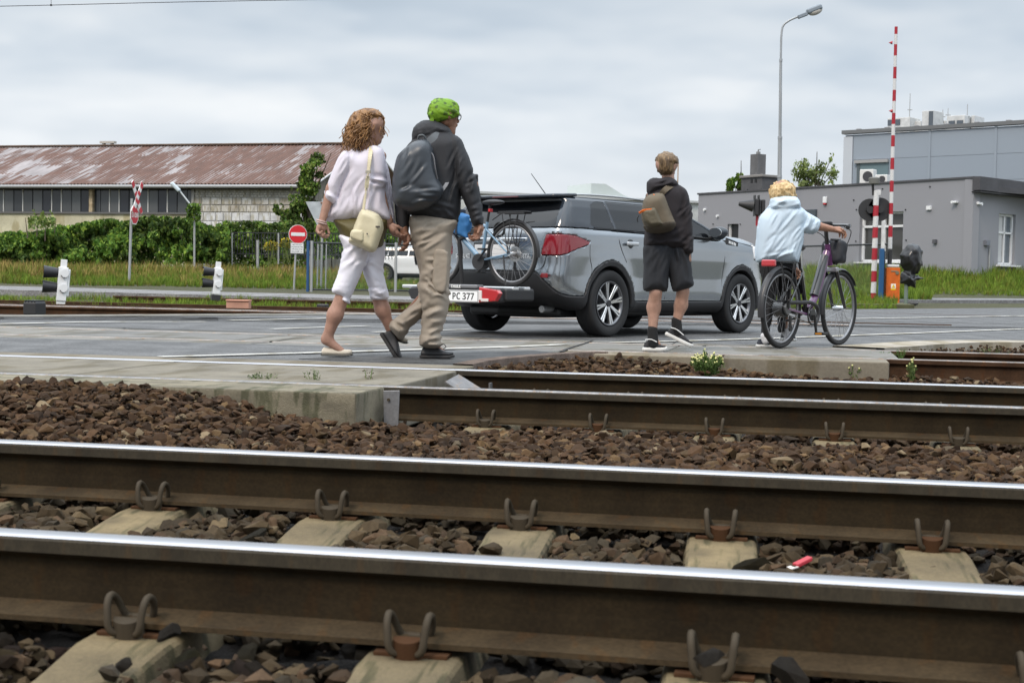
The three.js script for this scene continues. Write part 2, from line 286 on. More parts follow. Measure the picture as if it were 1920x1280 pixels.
{
  // crossing panels: concrete slabs along the rails, each a piece of its own, flangeways left open
  const tones = [[0.24, 0.205, 0.15], [0.225, 0.195, 0.146], [0.255, 0.217, 0.158], [0.212, 0.188, 0.143]].map((c, i) => M(c, 0.85, { map: again(tStain, 0.5 + i * 0.13), bumpMap: again(tGrainB, 5), bumpScale: 0.0015 }));
  const grey = [[0.205, 0.197, 0.178], [0.18, 0.176, 0.165], [0.225, 0.213, 0.188]].map((c, i) => M(c, 0.8, { map: again(tStain, 0.45 + i * 0.13), bumpMap: again(tGrainB, 5), bumpScale: 0.0015 }));
  seed(5);
  const row = (parent, sEnd, nA, nB, len, pal, count, y0 = -0.004, h = 0.24) => {
    let s = sEnd;
    for (let i = 0; i < count; i++) {
      const g = new RoundedBoxGeometry(len - 0.012, h, nB - nA, 2, 0.012); const m = part('panel', uvBox(g.toNonIndexed()), pal[Math.floor(rnd() * pal.length)], parent);
      const p = snV(s - len / 2, (nA + nB) / 2, y0 - h / 2 + rr(-0.003, 0.002)); m.position.copy(p); m.rotation.y = YAW; s -= len;
    }
  };
  const lc = new THREE.Group(); lc.name = 'level_crossing'; lc.userData.kind = 'structure'; scene.add(lc);
  row(lc, SB, N3 - 0.52, N3 - 0.045, 1.83, [[0.255, 0.222, 0.152], [0.24, 0.21, 0.146]].map(c => M(c, 0.88, { map: tDrip, bumpMap: again(tGrainB, 5), bumpScale: 0.003 })), 8); row(lc, SB + 0.02, N3 + 0.095, N4 - 0.095, 1.83, tones, 8); row(lc, SB + 0.01, N4 + 0.045, N4 + 0.41, 1.83, tones, 8);
  row(lc, SC, N5 - 0.47, N5 - 0.045, 1.25, tones.slice(0, 3), 2); row(lc, SC - 2.5, N5 - 0.47, N5 - 0.045, 1.83, grey, 8); row(lc, SC + 0.1, N5 + 0.095, N6 - 0.095, 1.83, grey, 9); row(lc, SC, N6 + 0.045, N6 + 0.51, 1.83, grey, 9);
  // footing under the outer panel, a little set back
  part('footing', (() => { const g = box(8, 0.22, 0.42); return g; })(), mats.panel, lc).position.copy(snV(SB - 4.02, N3 - 0.27, -0.36)); lc.children[lc.children.length - 1].rotation.y = YAW;
  // rubble strip along the broken asphalt edge
  part('edge_strip', strip(dense(roadEdgeR.map(p => G(p[0], p[1]))), 0.13, 0.006, 0.2), M([0.42, 0.31, 0.25], 0.95, { map: again(tSpeck, 3), bumpMap: again(tGrainB, 6), bumpScale: 0.02 }), lc);
  // kerb along the gravel beyond the second track
  part('kerb', strip(dense([[1610, 652], [1660, 649], [1720, 645], [1800, 641.5], [1920, 641.5], [2100, 644.5], [2600, 654]].map(p => G(p[0], p[1]))), 0.5, 0.01, 0.25), mats.panel, lc);
  // concrete edging at the far side of the carriageway
  part('kerb', strip(dense([[-600, 592], [0, 592], [300, 590.5], [640, 588.5], [870, 587]].map(p => G(p[0], p[1]))), 0.6, 0.004, 0.25), grey[2], lc);
  // guard plates where the panels end
  const gp = new THREE.Group();
  const plate1 = thing('guard_plate', 'grey steel plate bolted upright against the end of the crossing panel', 'plate', snV(SB + 0.07, N3 - 0.1, 0), YAW);
  part('plate', extr([[-0.045, -0.2], [0.03, -0.19], [0.035, -0.012], [-0.05, -0.016]], 0.008, 0.002), M([0.3, 0.3, 0.31], 0.5, { metalness: 0.6, map: tMottle }), plate1).position.z = 0.05; part('bolt', (() => { const g = disc(0.008, 0.012, 8); g.translate(-0.02, -0.06, 0.062); return g; })(), mats.clip, plate1);
  const plate2 = thing('guard_plate', 'pale bent steel deflector plate leaning between the two rails beside the panel', 'plate', snV(SB + 0.17, N4 - 0.42, -0.14), YAW);
  const pg = box(0.19, 0.008, 0.26, 0, 0, 0); pg.rotateX(0.12); pg.rotateZ(-0.52); pg.translate(0, 0.07, 0.1); part('plate', pg, M([0.27, 0.27, 0.28], 0.55, { metalness: 0.3, map: tRail }), plate2);
  const fg = box(0.01, 0.14, 0.06, 0.06, 0.0, -0.3); part('bracket', fg, M([0.1, 0.1, 0.1], 0.7), plate2);
}
{
  // worn road markings
  const wy = 0.0005, L = (pts, w, w1) => solo('road_marking', strip(dense(pts.map(p => G(p[0], p[1])), 8), w, 0.003, 0, w1), mats.paint, null, null, null, 'structure');
  L([[560, 662], [760, 656], [960, 650], [1060, 645.5]], 0.13); L([[300, 669], [430, 665.5], [556, 662]], 0.1, 0.13);
  L([[1150, 642], [1300, 638.5], [1420, 635], [1560, 630], [1700, 625], [1920, 616.5], [2200, 608]], 0.13);
  L([[-300, 608], [0, 607], [180, 603.5], [385, 603]], 0.14); L([[430, 600.5], [560, 598], [640, 596]], 0.14);
  solo('road_marking', strip(dense([[1593, 602.5, 24.3], [1750, 599.5, 26], [1920, 596.5, 28.2], [2150, 592, 31]].map(p => { const q = D(p[0], p[1], p[2]); return q; }), 6), 0.16, p => roadY(-p.z) + 0.006), mats.paint, null, null, null, 'structure');
  L([[700, 622.5], [800, 619.5], [880, 617.5]], 0.1); L([[510, 616.8], [600, 613.8], [690, 611]], 0.1);
}
{
  // tar-filled joints and cracks in the crossing
  const tar = M([0.022, 0.021, 0.02], 0.8, { map: tMottle }), T = (pts, w, w1) => solo('road_joint', strip(dense(pts.map(p => G(p[0], p[1])), 8), w, 0.002, 0, w1), tar, null, null, null, 'structure');
  T([[-200, 604], [0, 608.5], [170, 613], [333, 617.5], [480, 622], [640, 626.5]], 0.10, 0.04); T([[470, 643], [510, 639.5], [552, 633.5], [590, 629.5]], 0.03, 0.015); T([[1052, 659], [1072, 651], [1092, 645], [1112, 638]], 0.035, 0.02); T([[-100, 583.8], [200, 600], [400, 606]].map((p, i) => [p[0], [599, 601.5, 604][i]]), 0.03); T([[640, 616], [760, 614.5], [880, 612.5]], 0.03);
  T([[1260, 648], [1420, 646.5], [1600, 645]], 0.02, 0.04);
  // darker repaired asphalt patch between the tracks where the couple walks
  struct('road_patch', sheet([[560, 671.5], [700, 664], [860, 660], [1000, 656.5], [1040, 660], [960, 668], [890, 676], [845, 681], [700, 677]].map(p => G(p[0], p[1])), -0.002, 0.05), mats.asphaltNew);
}
// ================= RAILS =================
const railProfile = {   // x across, y from running surface down
  foot: [[-0.075, -0.172], [0.075, -0.172], [0.075, -0.161], [0.0285, -0.148], [0.012, -0.142], [-0.012, -0.142], [-0.0285, -0.148], [-0.075, -0.161]],
  web: [[-0.011, -0.143], [0.011, -0.143], [0.0085, -0.1], [0.0095, -0.055], [0.02, -0.043], [-0.02, -0.043], [-0.0095, -0.055], [-0.0085, -0.1]],
  head: [[-0.02, -0.0445], [0.02, -0.0445], [0.036, -0.0375], [0.0355, -0.012], [0.031, -0.0045], [-0.031, -0.0045], [-0.0355, -0.012], [-0.036, -0.0375]],
  top: [[-0.033, -0.0065], [0.033, -0.0065], [0.029, -0.0022], [0.018, -0.0004], [0, 0], [-0.018, -0.0004], [-0.029, -0.0022]],
};
function railThing(name, label, s0, s1, n, o = {}) {
  const t = thing(name, label, 'rail', [0, 0, 0], 0, o.group); const L = s1 - s0, mid = snV((s0 + s1) / 2, n, o.y || 0);
  t.position.copy(mid); t.rotation.y = o.yaw ?? YAW;
  for (const k of ['foot', 'web', 'head', 'top']) {
    let g = new THREE.ExtrudeGeometry(shapeOf(railProfile[k]), { depth: L, bevelEnabled: false, steps: 1 }); g.translate(0, 0, -L / 2); g.rotateY(Math.PI / 2); g = g.toNonIndexed(); g.computeVertexNormals(); uvBox(g);
    part({ foot: 'foot', web: 'web', head: 'head', top: 'running_surface' }[k], g, o.mats ? o.mats[k] : { foot: mats.railFoot, web: mats.railWeb, head: mats.railHead, top: mats.railTop }[k], t);
  }
  return t;
}
railThing('rail', 'steel rail with shiny top on the track farthest from the road, outer rail', -6, 6, N1);
railThing('rail', 'steel rail with shiny top on the track farthest from the road, inner rail', -7, 7, N2);
const dull = { foot: mats.railFoot, web: mats.railWeb, head: mats.railHead, top: M([0.42, 0.41, 0.41], 0.34, { metalness: 1, map: again(tRail, 3, 1) }) };
railThing('rail', 'duller steel rail running out of the concrete crossing panel edge with the drilled footing', -16, 9, N3, { mats: dull });
railThing('rail', 'shiny steel rail beside the walking couple, sunk in panels then bare over ballast', -16, 9, N4);
const rusty = { foot: mats.railRust, web: mats.railRust, head: mats.railRust, top: M([0.4, 0.36, 0.33], 0.4, { metalness: 1, map: tRail }) };
railThing('rail', 'rusty rail leaving the slab under the pushed bicycle', -17, 10, N5, { mats: rusty });
railThing('rail', 'rusty rail next to the gravel strip and road kerb', -17, 10, N6, { mats: rusty });
// ---------- sleepers and clips ----------
const sleeperGeo = (() => {
  // sections along z: [z, top height, top half width, base half width]
  const sec = [[-1.3, -0.23, 0.075, 0.15], [-1.05, -0.205, 0.085, 0.15], [-0.9, -0.188, 0.092, 0.15], [-0.62, -0.188, 0.092, 0.15], [-0.5, -0.198, 0.09, 0.145], [-0.2, -0.228, 0.085, 0.135], [0.2, -0.228, 0.085, 0.135], [0.5, -0.198, 0.09, 0.145], [0.62, -0.188, 0.092, 0.15], [0.9, -0.188, 0.092, 0.15], [1.05, -0.205, 0.085, 0.15], [1.3, -0.23, 0.075, 0.15]];
  const pos = [], idx = [], N = 8;
  for (const [z, t, a, b] of sec) { const c = 0.007; for (const [x, y] of [[-b, -0.42], [-a - c, t - c * 1.4], [-a, t - c * 0.3], [-a + c, t], [a - c, t], [a, t - c * 0.3], [a + c, t - c * 1.4], [b, -0.42]]) pos.push(x, y, z); }
  for (let i = 0; i < sec.length - 1; i++) for (let j = 0; j < N - 1; j++) { const p = i * N + j, q = p + N; idx.push(p, p + 1, q, p + 1, q + 1, q); }
  for (let j = 1; j < N - 1; j++) { idx.push(0, j + 1, j); const o = (sec.length - 1) * N; idx.push(o, o + j, o + j + 1); }
  let g = new THREE.BufferGeometry(); g.setAttribute('position', new THREE.Float32BufferAttribute(pos, 3)); g.setIndex(idx.reverse()); g = toCreasedNormals(g, 0.5); return uvBox(g);
})();
const slMats = [0, 1, 2].map(i => M([[0.198, 0.15, 0.078], [0.186, 0.143, 0.077], [0.21, 0.158, 0.08]][i], 0.9, { map: again(tDrip, 1.3 + i * 0.37), bumpMap: again(tGrainB, 6), bumpScale: 0.0018 }));
const clipGeo = (() => {
  const side = sx => tube([[sx * 0.010, 0.030, -0.046], [sx * 0.026, 0.031, -0.044], [sx * 0.034, 0.044, -0.037], [sx * 0.039, 0.064, -0.026], [sx * 0.041, 0.079, -0.010], [sx * 0.041, 0.083, 0.006], [sx * 0.040, 0.073, 0.020], [sx * 0.037, 0.047, 0.027], [sx * 0.033, 0.021, 0.028], [sx * 0.024, 0.011, 0.022], [sx * 0.012, 0.012, 0.012]], 0.0078, 26, 7);
  return uvBox(merge([side(1), side(-1), rod([-0.012, 0.031, -0.04], [0.012, 0.031, -0.04], 0.0078, 0.0078, 7)]));
})();
const shoulderGeo = (() => { const g = new THREE.CylinderGeometry(0.030, 0.033, 0.06, 12, 1, false, -Math.PI / 2, Math.PI); g.rotateX(0.25); g.translate(0, 0.012, 0.0); return merge([g, box(0.058, 0.05, 0.012, 0, 0.012, -0.002, 0.004)]); })();
const padGeo = box(0.15, 0.009, 0.04, 0.003, 0.003, -0.014, 0.002);
function clipThing(s, n, side, yaw, label, group) {      // side +1: towards the photographer, -1: the other side
  const c = thing('rail_clip', label, 'rail clip', snV(s, n - side * 0.085, -0.187), YAW + (side < 0 ? Math.PI : 0), group);
  part('spring', clipGeo, mats.clip, c); part('shoulder', shoulderGeo, rnd() < 0.35 ? mats.rustClip : mats.clip, c); part('pad', padGeo, mats.rustClip, c);
  c.scale.setScalar(1.0); return c;
}
const sleeperSpots = [];                                  // s, n, yaw for keeping stones off
seed(77);
for (let k = -4; k < 8; k++) {
  const s = -1.385 + 0.588 * k, yaw = YAW + 0.054, nm = (N1 + N2) / 2;
  if (s < -3.2 || s > 2.4) continue;
  const t = tag(solo('concrete_sleeper', sleeperGeo, slMats[(k + 9) % 3], 'tan concrete sleeper under the two shiny rails farthest from the road', 'sleeper', 'sleepers of the track farthest from the road'));
  t.position.copy(snV(s, nm)); t.rotation.y = yaw; sleeperSpots.push([s, nm, 0.054]);
  for (const [n, off] of [[N1, 0.04], [N2, -0.04]]) for (const side of [1, -1]) clipThing(s + off, n, side, 0, n === N1 ? 'spring rail clip on the outer rail of the track farthest from the road' : 'spring rail clip on the inner rail of the track farthest from the road', n === N1 ? 'clips on the outer rail' : 'clips on the inner rail');
}
for (let k = 0; k < 11; k++) {
  const s = -1.596 + 0.568 * k, nm = (N3 + N4) / 2; if (s > 2.6) break;
  const t = solo('concrete_sleeper', sleeperGeo, slMats[k % 3], 'pale concrete sleeper half buried in ballast where the track leaves the crossing panels', 'sleeper', 'sleepers beside the crossing'); t.position.copy(snV(s, nm)); t.rotation.y = YAW; sleeperSpots.push([s, nm, 0]);
  for (const n of [N3, N4]) clipThing(s, n, 1, 0, n === N3 ? 'small spring clip on the duller rail running out of the crossing panel' : 'small spring clip tip on the shiny rail beside the couple', n === N3 ? 'clips on the duller rail' : 'clips on the rail beside the couple');
}
for (let k = 0; k < 8; k++) { const s = 1.1 + 0.6 * k, nm = (N5 + N6) / 2; if (s > 4) break; const t = solo('concrete_sleeper', sleeperGeo, slMats[k % 3], 'concrete sleeper between the rusty rails beside the kerb', 'sleeper', 'sleepers between the rusty rails'); t.position.copy(snV(s, nm)); t.rotation.y = YAW; }

// ---------- ballast ----------
function balY(X, d) {
  const [s, n] = toSN(X, d);
  let y;
  if (n < N3) {
    y = n < N1 ? -0.222 : n < N2 ? -0.22 : mix(-0.215, -0.172, sstep(N2 + 0.1, N2 + 0.6, n));
    if (s > SB + 0.05) y = mix(y, -0.222, sstep(N3 - 0.62, N3 - 0.42, n));
    y += 0.15 * sstep(-2.1, -3.3, s) * sstep(4.9, 6.5, n) - 0.03 * sstep(-1.2, -0.2, s) * sstep(N3 - 0.5, N3 - 0.1, n) * (s > SB ? 1 : 0);
  } else if (n < N4) y = -0.225;
  else if (n < N5) y = mix(-0.15, -0.045, sstep(0.1, -1.5, s)) - 0.05 * sstep(N4 + 0.45, N4 + 0.05, n);
  else if (n < N6) y = -0.2;
  else y = mix(-0.14, -0.04, sstep(N6, N6 + 0.5, n));
  return y;
}
const inRoad = (() => {                                   // road and panel areas where no stone lies
  const edge = roadEdgeR.map(p => G(p[0], p[1]));
  return (X, d) => {
    const [s, n] = toSN(X, d);
    if (n > N3 - 0.55 && n < N4 + 0.45 && s < SB + 0.03) return true;
    if (n > N5 - 0.49 && n < N6 + 0.55 && s < SC + 0.03) return true;
    if (n >= N4 + 0.4 && n <= N5 - 0.4) { for (let i = 0; i < edge.length - 1; i++) { const a = edge[i], b = edge[i + 1]; if (X < edge[0].x) return true; if (X >= a.x && X < b.x) { const e = mix(-a.z, -b.z, (X - a.x) / (b.x - a.x)); return d > e - 0.07; } } }
    if (n > N6 + 0.5) { const px = 960 + X / d * FPX; const ey = px < 1720 ? mix(651, 645, (px - 1640) / 80) : px < 1800 ? mix(645, 641, (px - 1720) / 80) : 641; const g = G(px, ey + 1); if (d > -g.z - 0.25) return true; if (px < 1610) return true; }
    return false;
  };
})();
{
  const pos = [], idx = [], col = [], ds = []; for (let d = 1.2; d < 17; d += d < 8 ? 0.07 : 0.16) ds.push(d); const nX = 150;
  for (const d of ds) for (let i = 0; i <= nX; i++) { const X = (i / nX * 2 - 1) * (d * 0.52 + 1.2); pos.push(X, balY(X, d) - 0.035 + (fbm(X * 9, d * 9, 0, 3) - 0.5) * 0.05 - (inRoad(X, d) ? 0.18 : 0), -d); const k = 0.7 + fbm(X * 20, d * 20, 5, 3) * 0.6; col.push(0.022 * k, 0.015 * k, 0.01 * k); }
  for (let j = 0; j < ds.length - 1; j++) for (let i = 0; i < nX; i++) { const a = j * (nX + 1) + i, c = a + nX + 1; idx.push(a, a + 1, c, a + 1, c + 1, c); }
  const g = new THREE.BufferGeometry(); g.setAttribute('position', new THREE.Float32BufferAttribute(pos, 3)); g.setAttribute('color', new THREE.Float32BufferAttribute(col, 3)); g.setIndex(idx); g.computeVertexNormals(); uvBox(g);
  const bed = struct('ballast_bed', g, M([1, 1, 1], 0.95, { vertexColors: true, bumpMap: again(tGrainB, 6), bumpScale: 0.02 }));
  // crushed stones
  seed(2024);
  const stoneGeos = [];
  for (let v = 0; v < 14; v++) {
    const pts = []; const fl = rr(0.5, 0.9), fw = rr(0.65, 1); for (let i = 0; i < 15; i++) { const u = rr(-1, 1), a = rr(0, 6.283), q = Math.sqrt(1 - u * u), r = rr(0.78, 1.05); pts.push(V3(q * Math.cos(a) * r, u * fl * r, q * Math.sin(a) * fw * r)); }
    let gg = new ConvexGeometry(pts); gg.deleteAttribute('uv'); gg = gg.toNonIndexed ? gg : gg; gg.computeVertexNormals(); stoneGeos.push(uvBox(gg));
  }
  const list = [], q = new THREE.Quaternion(), e = new THREE.Euler();
  const blocked = (X, d, r, Y) => {
    const [s, n] = toSN(X, d);
    for (const [ss, sn, sk] of sleeperSpots) if (Math.abs(n - sn) < 1.3 && Math.abs(s - (ss - (n - sn) * Math.tan(sk))) < 0.105 + r * 0.6) return rnd() < (Math.abs(n - sn) < 0.9 ? 0.985 : 0.95);
    for (const rn of [N1, N2, N3, N4, N5, N6]) if (Math.abs(n - rn) < 0.085 + r * 0.5) return true;
    return false;
  };
  const drop = (X, d, layer) => {
    const [s, n] = toSN(X, d);
    const near = n < N2 + 0.15, r = (near ? rr(0.015, 0.042) : rr(0.013, 0.037)) * (rnd() < 0.1 ? 1.3 : 1) * (n > N6 ? 0.6 : 1);
    if (inRoad(X, d) || blocked(X, d, r, 0)) return;
    const Y = balY(X, d) + (layer ? rr(-0.012, 0.022) : rr(-0.035, -0.012)) + (fbm(X * 3, d * 3, 9, 3) - 0.5) * 0.05;
    e.set(rr(-0.6, 0.6), rr(0, 6.28), rr(-0.6, 0.6)); q.setFromEuler(e);
    const t = rnd(), k = rr(0.5, 1.4); let c;
    if (near) c = t < 0.62 ? [0.115, 0.088, 0.058] : t < 0.85 ? [0.14, 0.095, 0.065] : t < 0.95 ? [0.098, 0.084, 0.066] : [0.19, 0.15, 0.10];
    else c = t < 0.45 ? [0.148, 0.09, 0.052] : t < 0.72 ? [0.098, 0.064, 0.042] : t < 0.88 ? [0.19, 0.125, 0.072] : t < 0.965 ? [0.28, 0.195, 0.11] : [0.36, 0.3, 0.21];
    list.push({ p: V3(X, Y, -d), q: q.clone(), sc: V3(r * rr(0.85, 1.3), r * rr(0.7, 1.05), r * rr(0.85, 1.3)), c: near ? [c[0] * k * 0.54, c[1] * k * 0.49, c[2] * k * 0.4] : [c[0] * k * 0.45, c[1] * k * 0.405, c[2] * k * 0.35], v: Math.floor(rnd() * stoneGeos.length), app: r / d, n });
  };
  for (let i = 0; i < 60000; i++) { const d = Math.sqrt(rr(1.5 * 1.5, 7.3 * 7.3)), X = rr(-1, 1) * (d * 0.42 + 1.1); drop(X, d, i > 28000); }
  for (let i = 0; i < 9000; i++) { const s = rr(-2.2, 3.2), n = rr(N3, N5), [X, d] = fromSN(s, n); drop(X, d, i > 4500); }
  for (let i = 0; i < 3500; i++) { const s = rr(0.4, 4.2), n = rr(N5, N6 + 3), [X, d] = fromSN(s, n); drop(X, d, i > 1700); }
  for (const [px, py, Y, r] of [[1326, 1240, -0.125, 0.036], [318, 1190, -0.15, 0.032], [1480, 1275, -0.15, 0.055], [205, 1262, -0.19, 0.028], [232, 1246, -0.185, 0.02]]) { const g = G(px, py, Y); list.push({ p: g, q: new THREE.Quaternion().setFromEuler(e.set(rr(-1, 1), rr(0, 6), rr(-1, 1))), sc: V3(r, r * 0.9, r), c: [0.05, 0.04, 0.028], v: Math.floor(rnd() * 14), app: 1, n: 1 }); }
  // grit and fines between the stones
  for (let i = 0; i < 9000; i++) { const d = Math.sqrt(rr(2 * 2, 7.2 * 7.2)), X = rr(-1, 1) * (d * 0.4 + 0.2), r = rr(0.004, 0.011); if (inRoad(X, d) || blocked(X, d, r, 0)) continue; const k = rr(0.5, 1.5); list.push({ p: V3(X, balY(X, d) + rr(-0.02, 0.03), -d), q: new THREE.Quaternion().setFromEuler(e.set(rr(-3, 3), rr(0, 6), rr(-3, 3))), sc: V3(r, r, r), c: [0.04 * k, 0.027 * k, 0.017 * k], v: Math.floor(rnd() * 14), app: r / d, n: 1 }); }
  // the stones that show largest are pieces of their own, the rest one mass
  list.sort((a, b) => b.app - a.app);
  const vis = list.filter(o => Math.abs(o.p.x / o.p.z) < 0.36 && (o.p.y - CAMY) / o.p.z < 0.275);
  const big = new Set(vis.slice(0, 300));
  const stoneMats = {}; const smat = c => { const k = c.map(x => Math.max(0.012, Math.round(x * 90) / 90)).join(); return stoneMats[k] ||= MP(k.split(',').map(Number), 0.92, { map: again(tMottle, 0.9), bumpMap: tGrainB, bumpScale: 0.3, specularIntensity: 0.4 }); };
  for (const o of big) { const m = part('stone', stoneGeos[o.v], smat(o.c), bed); m.position.copy(o.p); m.quaternion.copy(o.q); m.scale.copy(o.sc); }
  const mt = MP([1, 1, 1], 0.92, { map: again(tMottle, 0.9), specularIntensity: 0.4 }), m4 = new THREE.Matrix4();
  const rest = list.filter(o => !big.has(o));
  stoneGeos.forEach((gg, v) => {
    const l = rest.filter(o => o.v === v), im = new THREE.InstancedMesh(gg, mt, l.length); im.name = 'loose_stones'; im.userData.kind = 'stuff'; im.castShadow = im.receiveShadow = true;
    l.forEach((o, i) => { im.setMatrixAt(i, m4.compose(o.p, o.q, o.sc)); im.setColorAt(i, C(...o.c)); }); bed.add(im);
  });
  console.log('stones', list.length);
}
{ // one stone lying on a clip and a crushed red packet between the sleepers
  const p = G(1505, 1063, -0.2), t = thing('crushed_packet', 'crushed red and white cardboard packet lying on the ballast', 'litter', p, 0.5);
  const g = box(0.052, 0.012, 0.022, 0, 0.014, 0, 0.003); const a = g.attributes.position; for (let i = 0; i < a.count; i++) a.setY(i, a.getY(i) + Math.sin(a.getX(i) * 120) * 0.004 + a.getX(i) * 0.25); g.computeVertexNormals();
  part('box', g, M([0.42, 0.035, 0.05], 0.5), t); part('flap', (() => { const f = box(0.026, 0.003, 0.024, -0.036, 0.008, 0.002); f.rotateZ(0.15); return f; })(), M([0.62, 0.6, 0.57], 0.6), t);
}

// ================= BACKGROUND =================
// a wall between two ground points; local x runs a -> b, y up, +z towards the viewer
function wallFrame(a, b) {
  const A = a.clone().setY(0), B = b.clone().setY(0), u = B.clone().sub(A), L = u.length(); u.normalize(); const n = V3(-u.z, 0, u.x);
  return { A, L, turn: Math.atan2(-u.z, u.x), loc(px, py, off = 0) { const r = ray(px, py), o = A.clone().addScaledVector(n, off), t = n.dot(o.clone().sub(camera.position)) / n.dot(r), p = camera.position.clone().addScaledVector(r, t); return [p.clone().sub(A).dot(u), p.y]; } };
}
function wrect(W, x0, y0, x1, y1, depth, z = 0) {         // box on a wall from a pixel rectangle
  const a = W.loc(x0, y0), b = W.loc(x1, y1), c = W.loc(x0, y1), X0 = Math.min(a[0], c[0]), X1 = b[0], Y1 = a[1], Y0 = b[1];
  return box(Math.abs(X1 - X0), Math.abs(Y1 - Y0), depth, (X0 + X1) / 2, (Y0 + Y1) / 2, z + depth / 2);
}
// ---------- foliage tools ----------
const leafGeo = (() => { const g = new THREE.BufferGeometry(); g.setAttribute('position', new THREE.Float32BufferAttribute([0, -0.5, 0, 0.32, 0, 0.08, 0, 0.5, 0, -0.32, 0, 0.08, 0, 0, 0], 3)); g.setIndex([0, 1, 4, 1, 2, 4, 2, 3, 4, 3, 0, 4]); g.computeVertexNormals(); return uvBox(g); })();
const leafMat = MP([1, 1, 1], 0.8, { specularIntensity: 0.35, side: THREE.DoubleSide, transmission: 0.25, thickness: 0 });
const _q = new THREE.Quaternion(), _e = new THREE.Euler(), _m = new THREE.Matrix4();
function leaves(name, list, pal, parent, size) {          // list of [x,y,z,sizeFactor?]
  const im = new THREE.InstancedMesh(leafGeo, leafMat, list.length); im.name = name; im.userData.kind = 'stuff';
  list.forEach((p, i) => { _q.setFromEuler(_e.set(rr(-1.2, 1.2), rr(0, 6.28), rr(-1.2, 1.2))); const s = size * rr(0.6, 1.35) * (p[3] || 1); im.setMatrixAt(i, _m.compose(V3(p[0], p[1], p[2]), _q, V3(s, s, s))); const c = pal[Math.floor(rnd() * pal.length)], k = rr(0.75, 1.25) * mix(0.6, 1.75, sstep(0.32, 0.68, fbm(p[0] * 0.9, p[1] * 1.1, p[2] * 0.9, 3))); im.setColorAt(i, C(c[0] * k, c[1] * k, c[2] * k)); });
  parent.add(im); return im;
}
const tuftGeo = (() => {                                  // seven bent blades
  seed(31); const pos = [], idx = [];
  for (let b = 0; b < 8; b++) { const a = rr(0, 6.28), o = rr(0, 0.06), h = rr(0.55, 1), l = rr(0.15, 0.5), w = rr(0.02, 0.035), cx = Math.cos(a), cz = Math.sin(a), x0 = cx * o, z0 = cz * o, n = pos.length / 3; pos.push(x0 - cz * w, 0, z0 + cx * w, x0 + cz * w, 0, z0 - cx * w, x0 + cx * l * 0.35 - cz * w * 0.7, h * 0.6, z0 + cz * l * 0.35 + cx * w * 0.7, x0 + cx * l * 0.35 + cz * w * 0.7, h * 0.6, z0 + cz * l * 0.35 - cx * w * 0.7, x0 + cx * l, h, z0 + cz * l); idx.push(n, n + 1, n + 2, n + 1, n + 3, n + 2, n + 2, n + 3, n + 4); }
  const g = new THREE.BufferGeometry(); g.setAttribute('position', new THREE.Float32BufferAttribute(pos, 3)); g.setIndex(idx); g.computeVertexNormals(); return uvBox(g);
})();
const bladeMat = MP([1, 1, 1], 0.85, { specularIntensity: 0.3, side: THREE.DoubleSide, transmission: 0.2, thickness: 0 });
function tufts(name, list, label, category) {             // [x,y,z,height,color]
  const im = new THREE.InstancedMesh(tuftGeo, bladeMat, list.length); im.name = uname(name); tag(im, label, category, null, 'stuff');
  list.forEach((p, i) => { _q.setFromEuler(_e.set(rr(-0.15, 0.15), rr(0, 6.28), rr(-0.15, 0.15))); const w = p[3] * rr(0.75, 1.2); im.setMatrixAt(i, _m.compose(V3(p[0], p[1], p[2]), _q, V3(w, p[3] * rr(0.7, 1.2), w))); const k = rr(0.75, 1.3); im.setColorAt(i, C(p[4][0] * k, p[4][1] * k, p[4][2] * k)); });
  scene.add(im); return im;
}
const GREEN = [0.1, 0.165, 0.018], GREEN2 = [0.15, 0.22, 0.026], OLIVE = [0.165, 0.16, 0.03], STRAW = [0.33, 0.25, 0.085], TAN = [0.25, 0.175, 0.06];
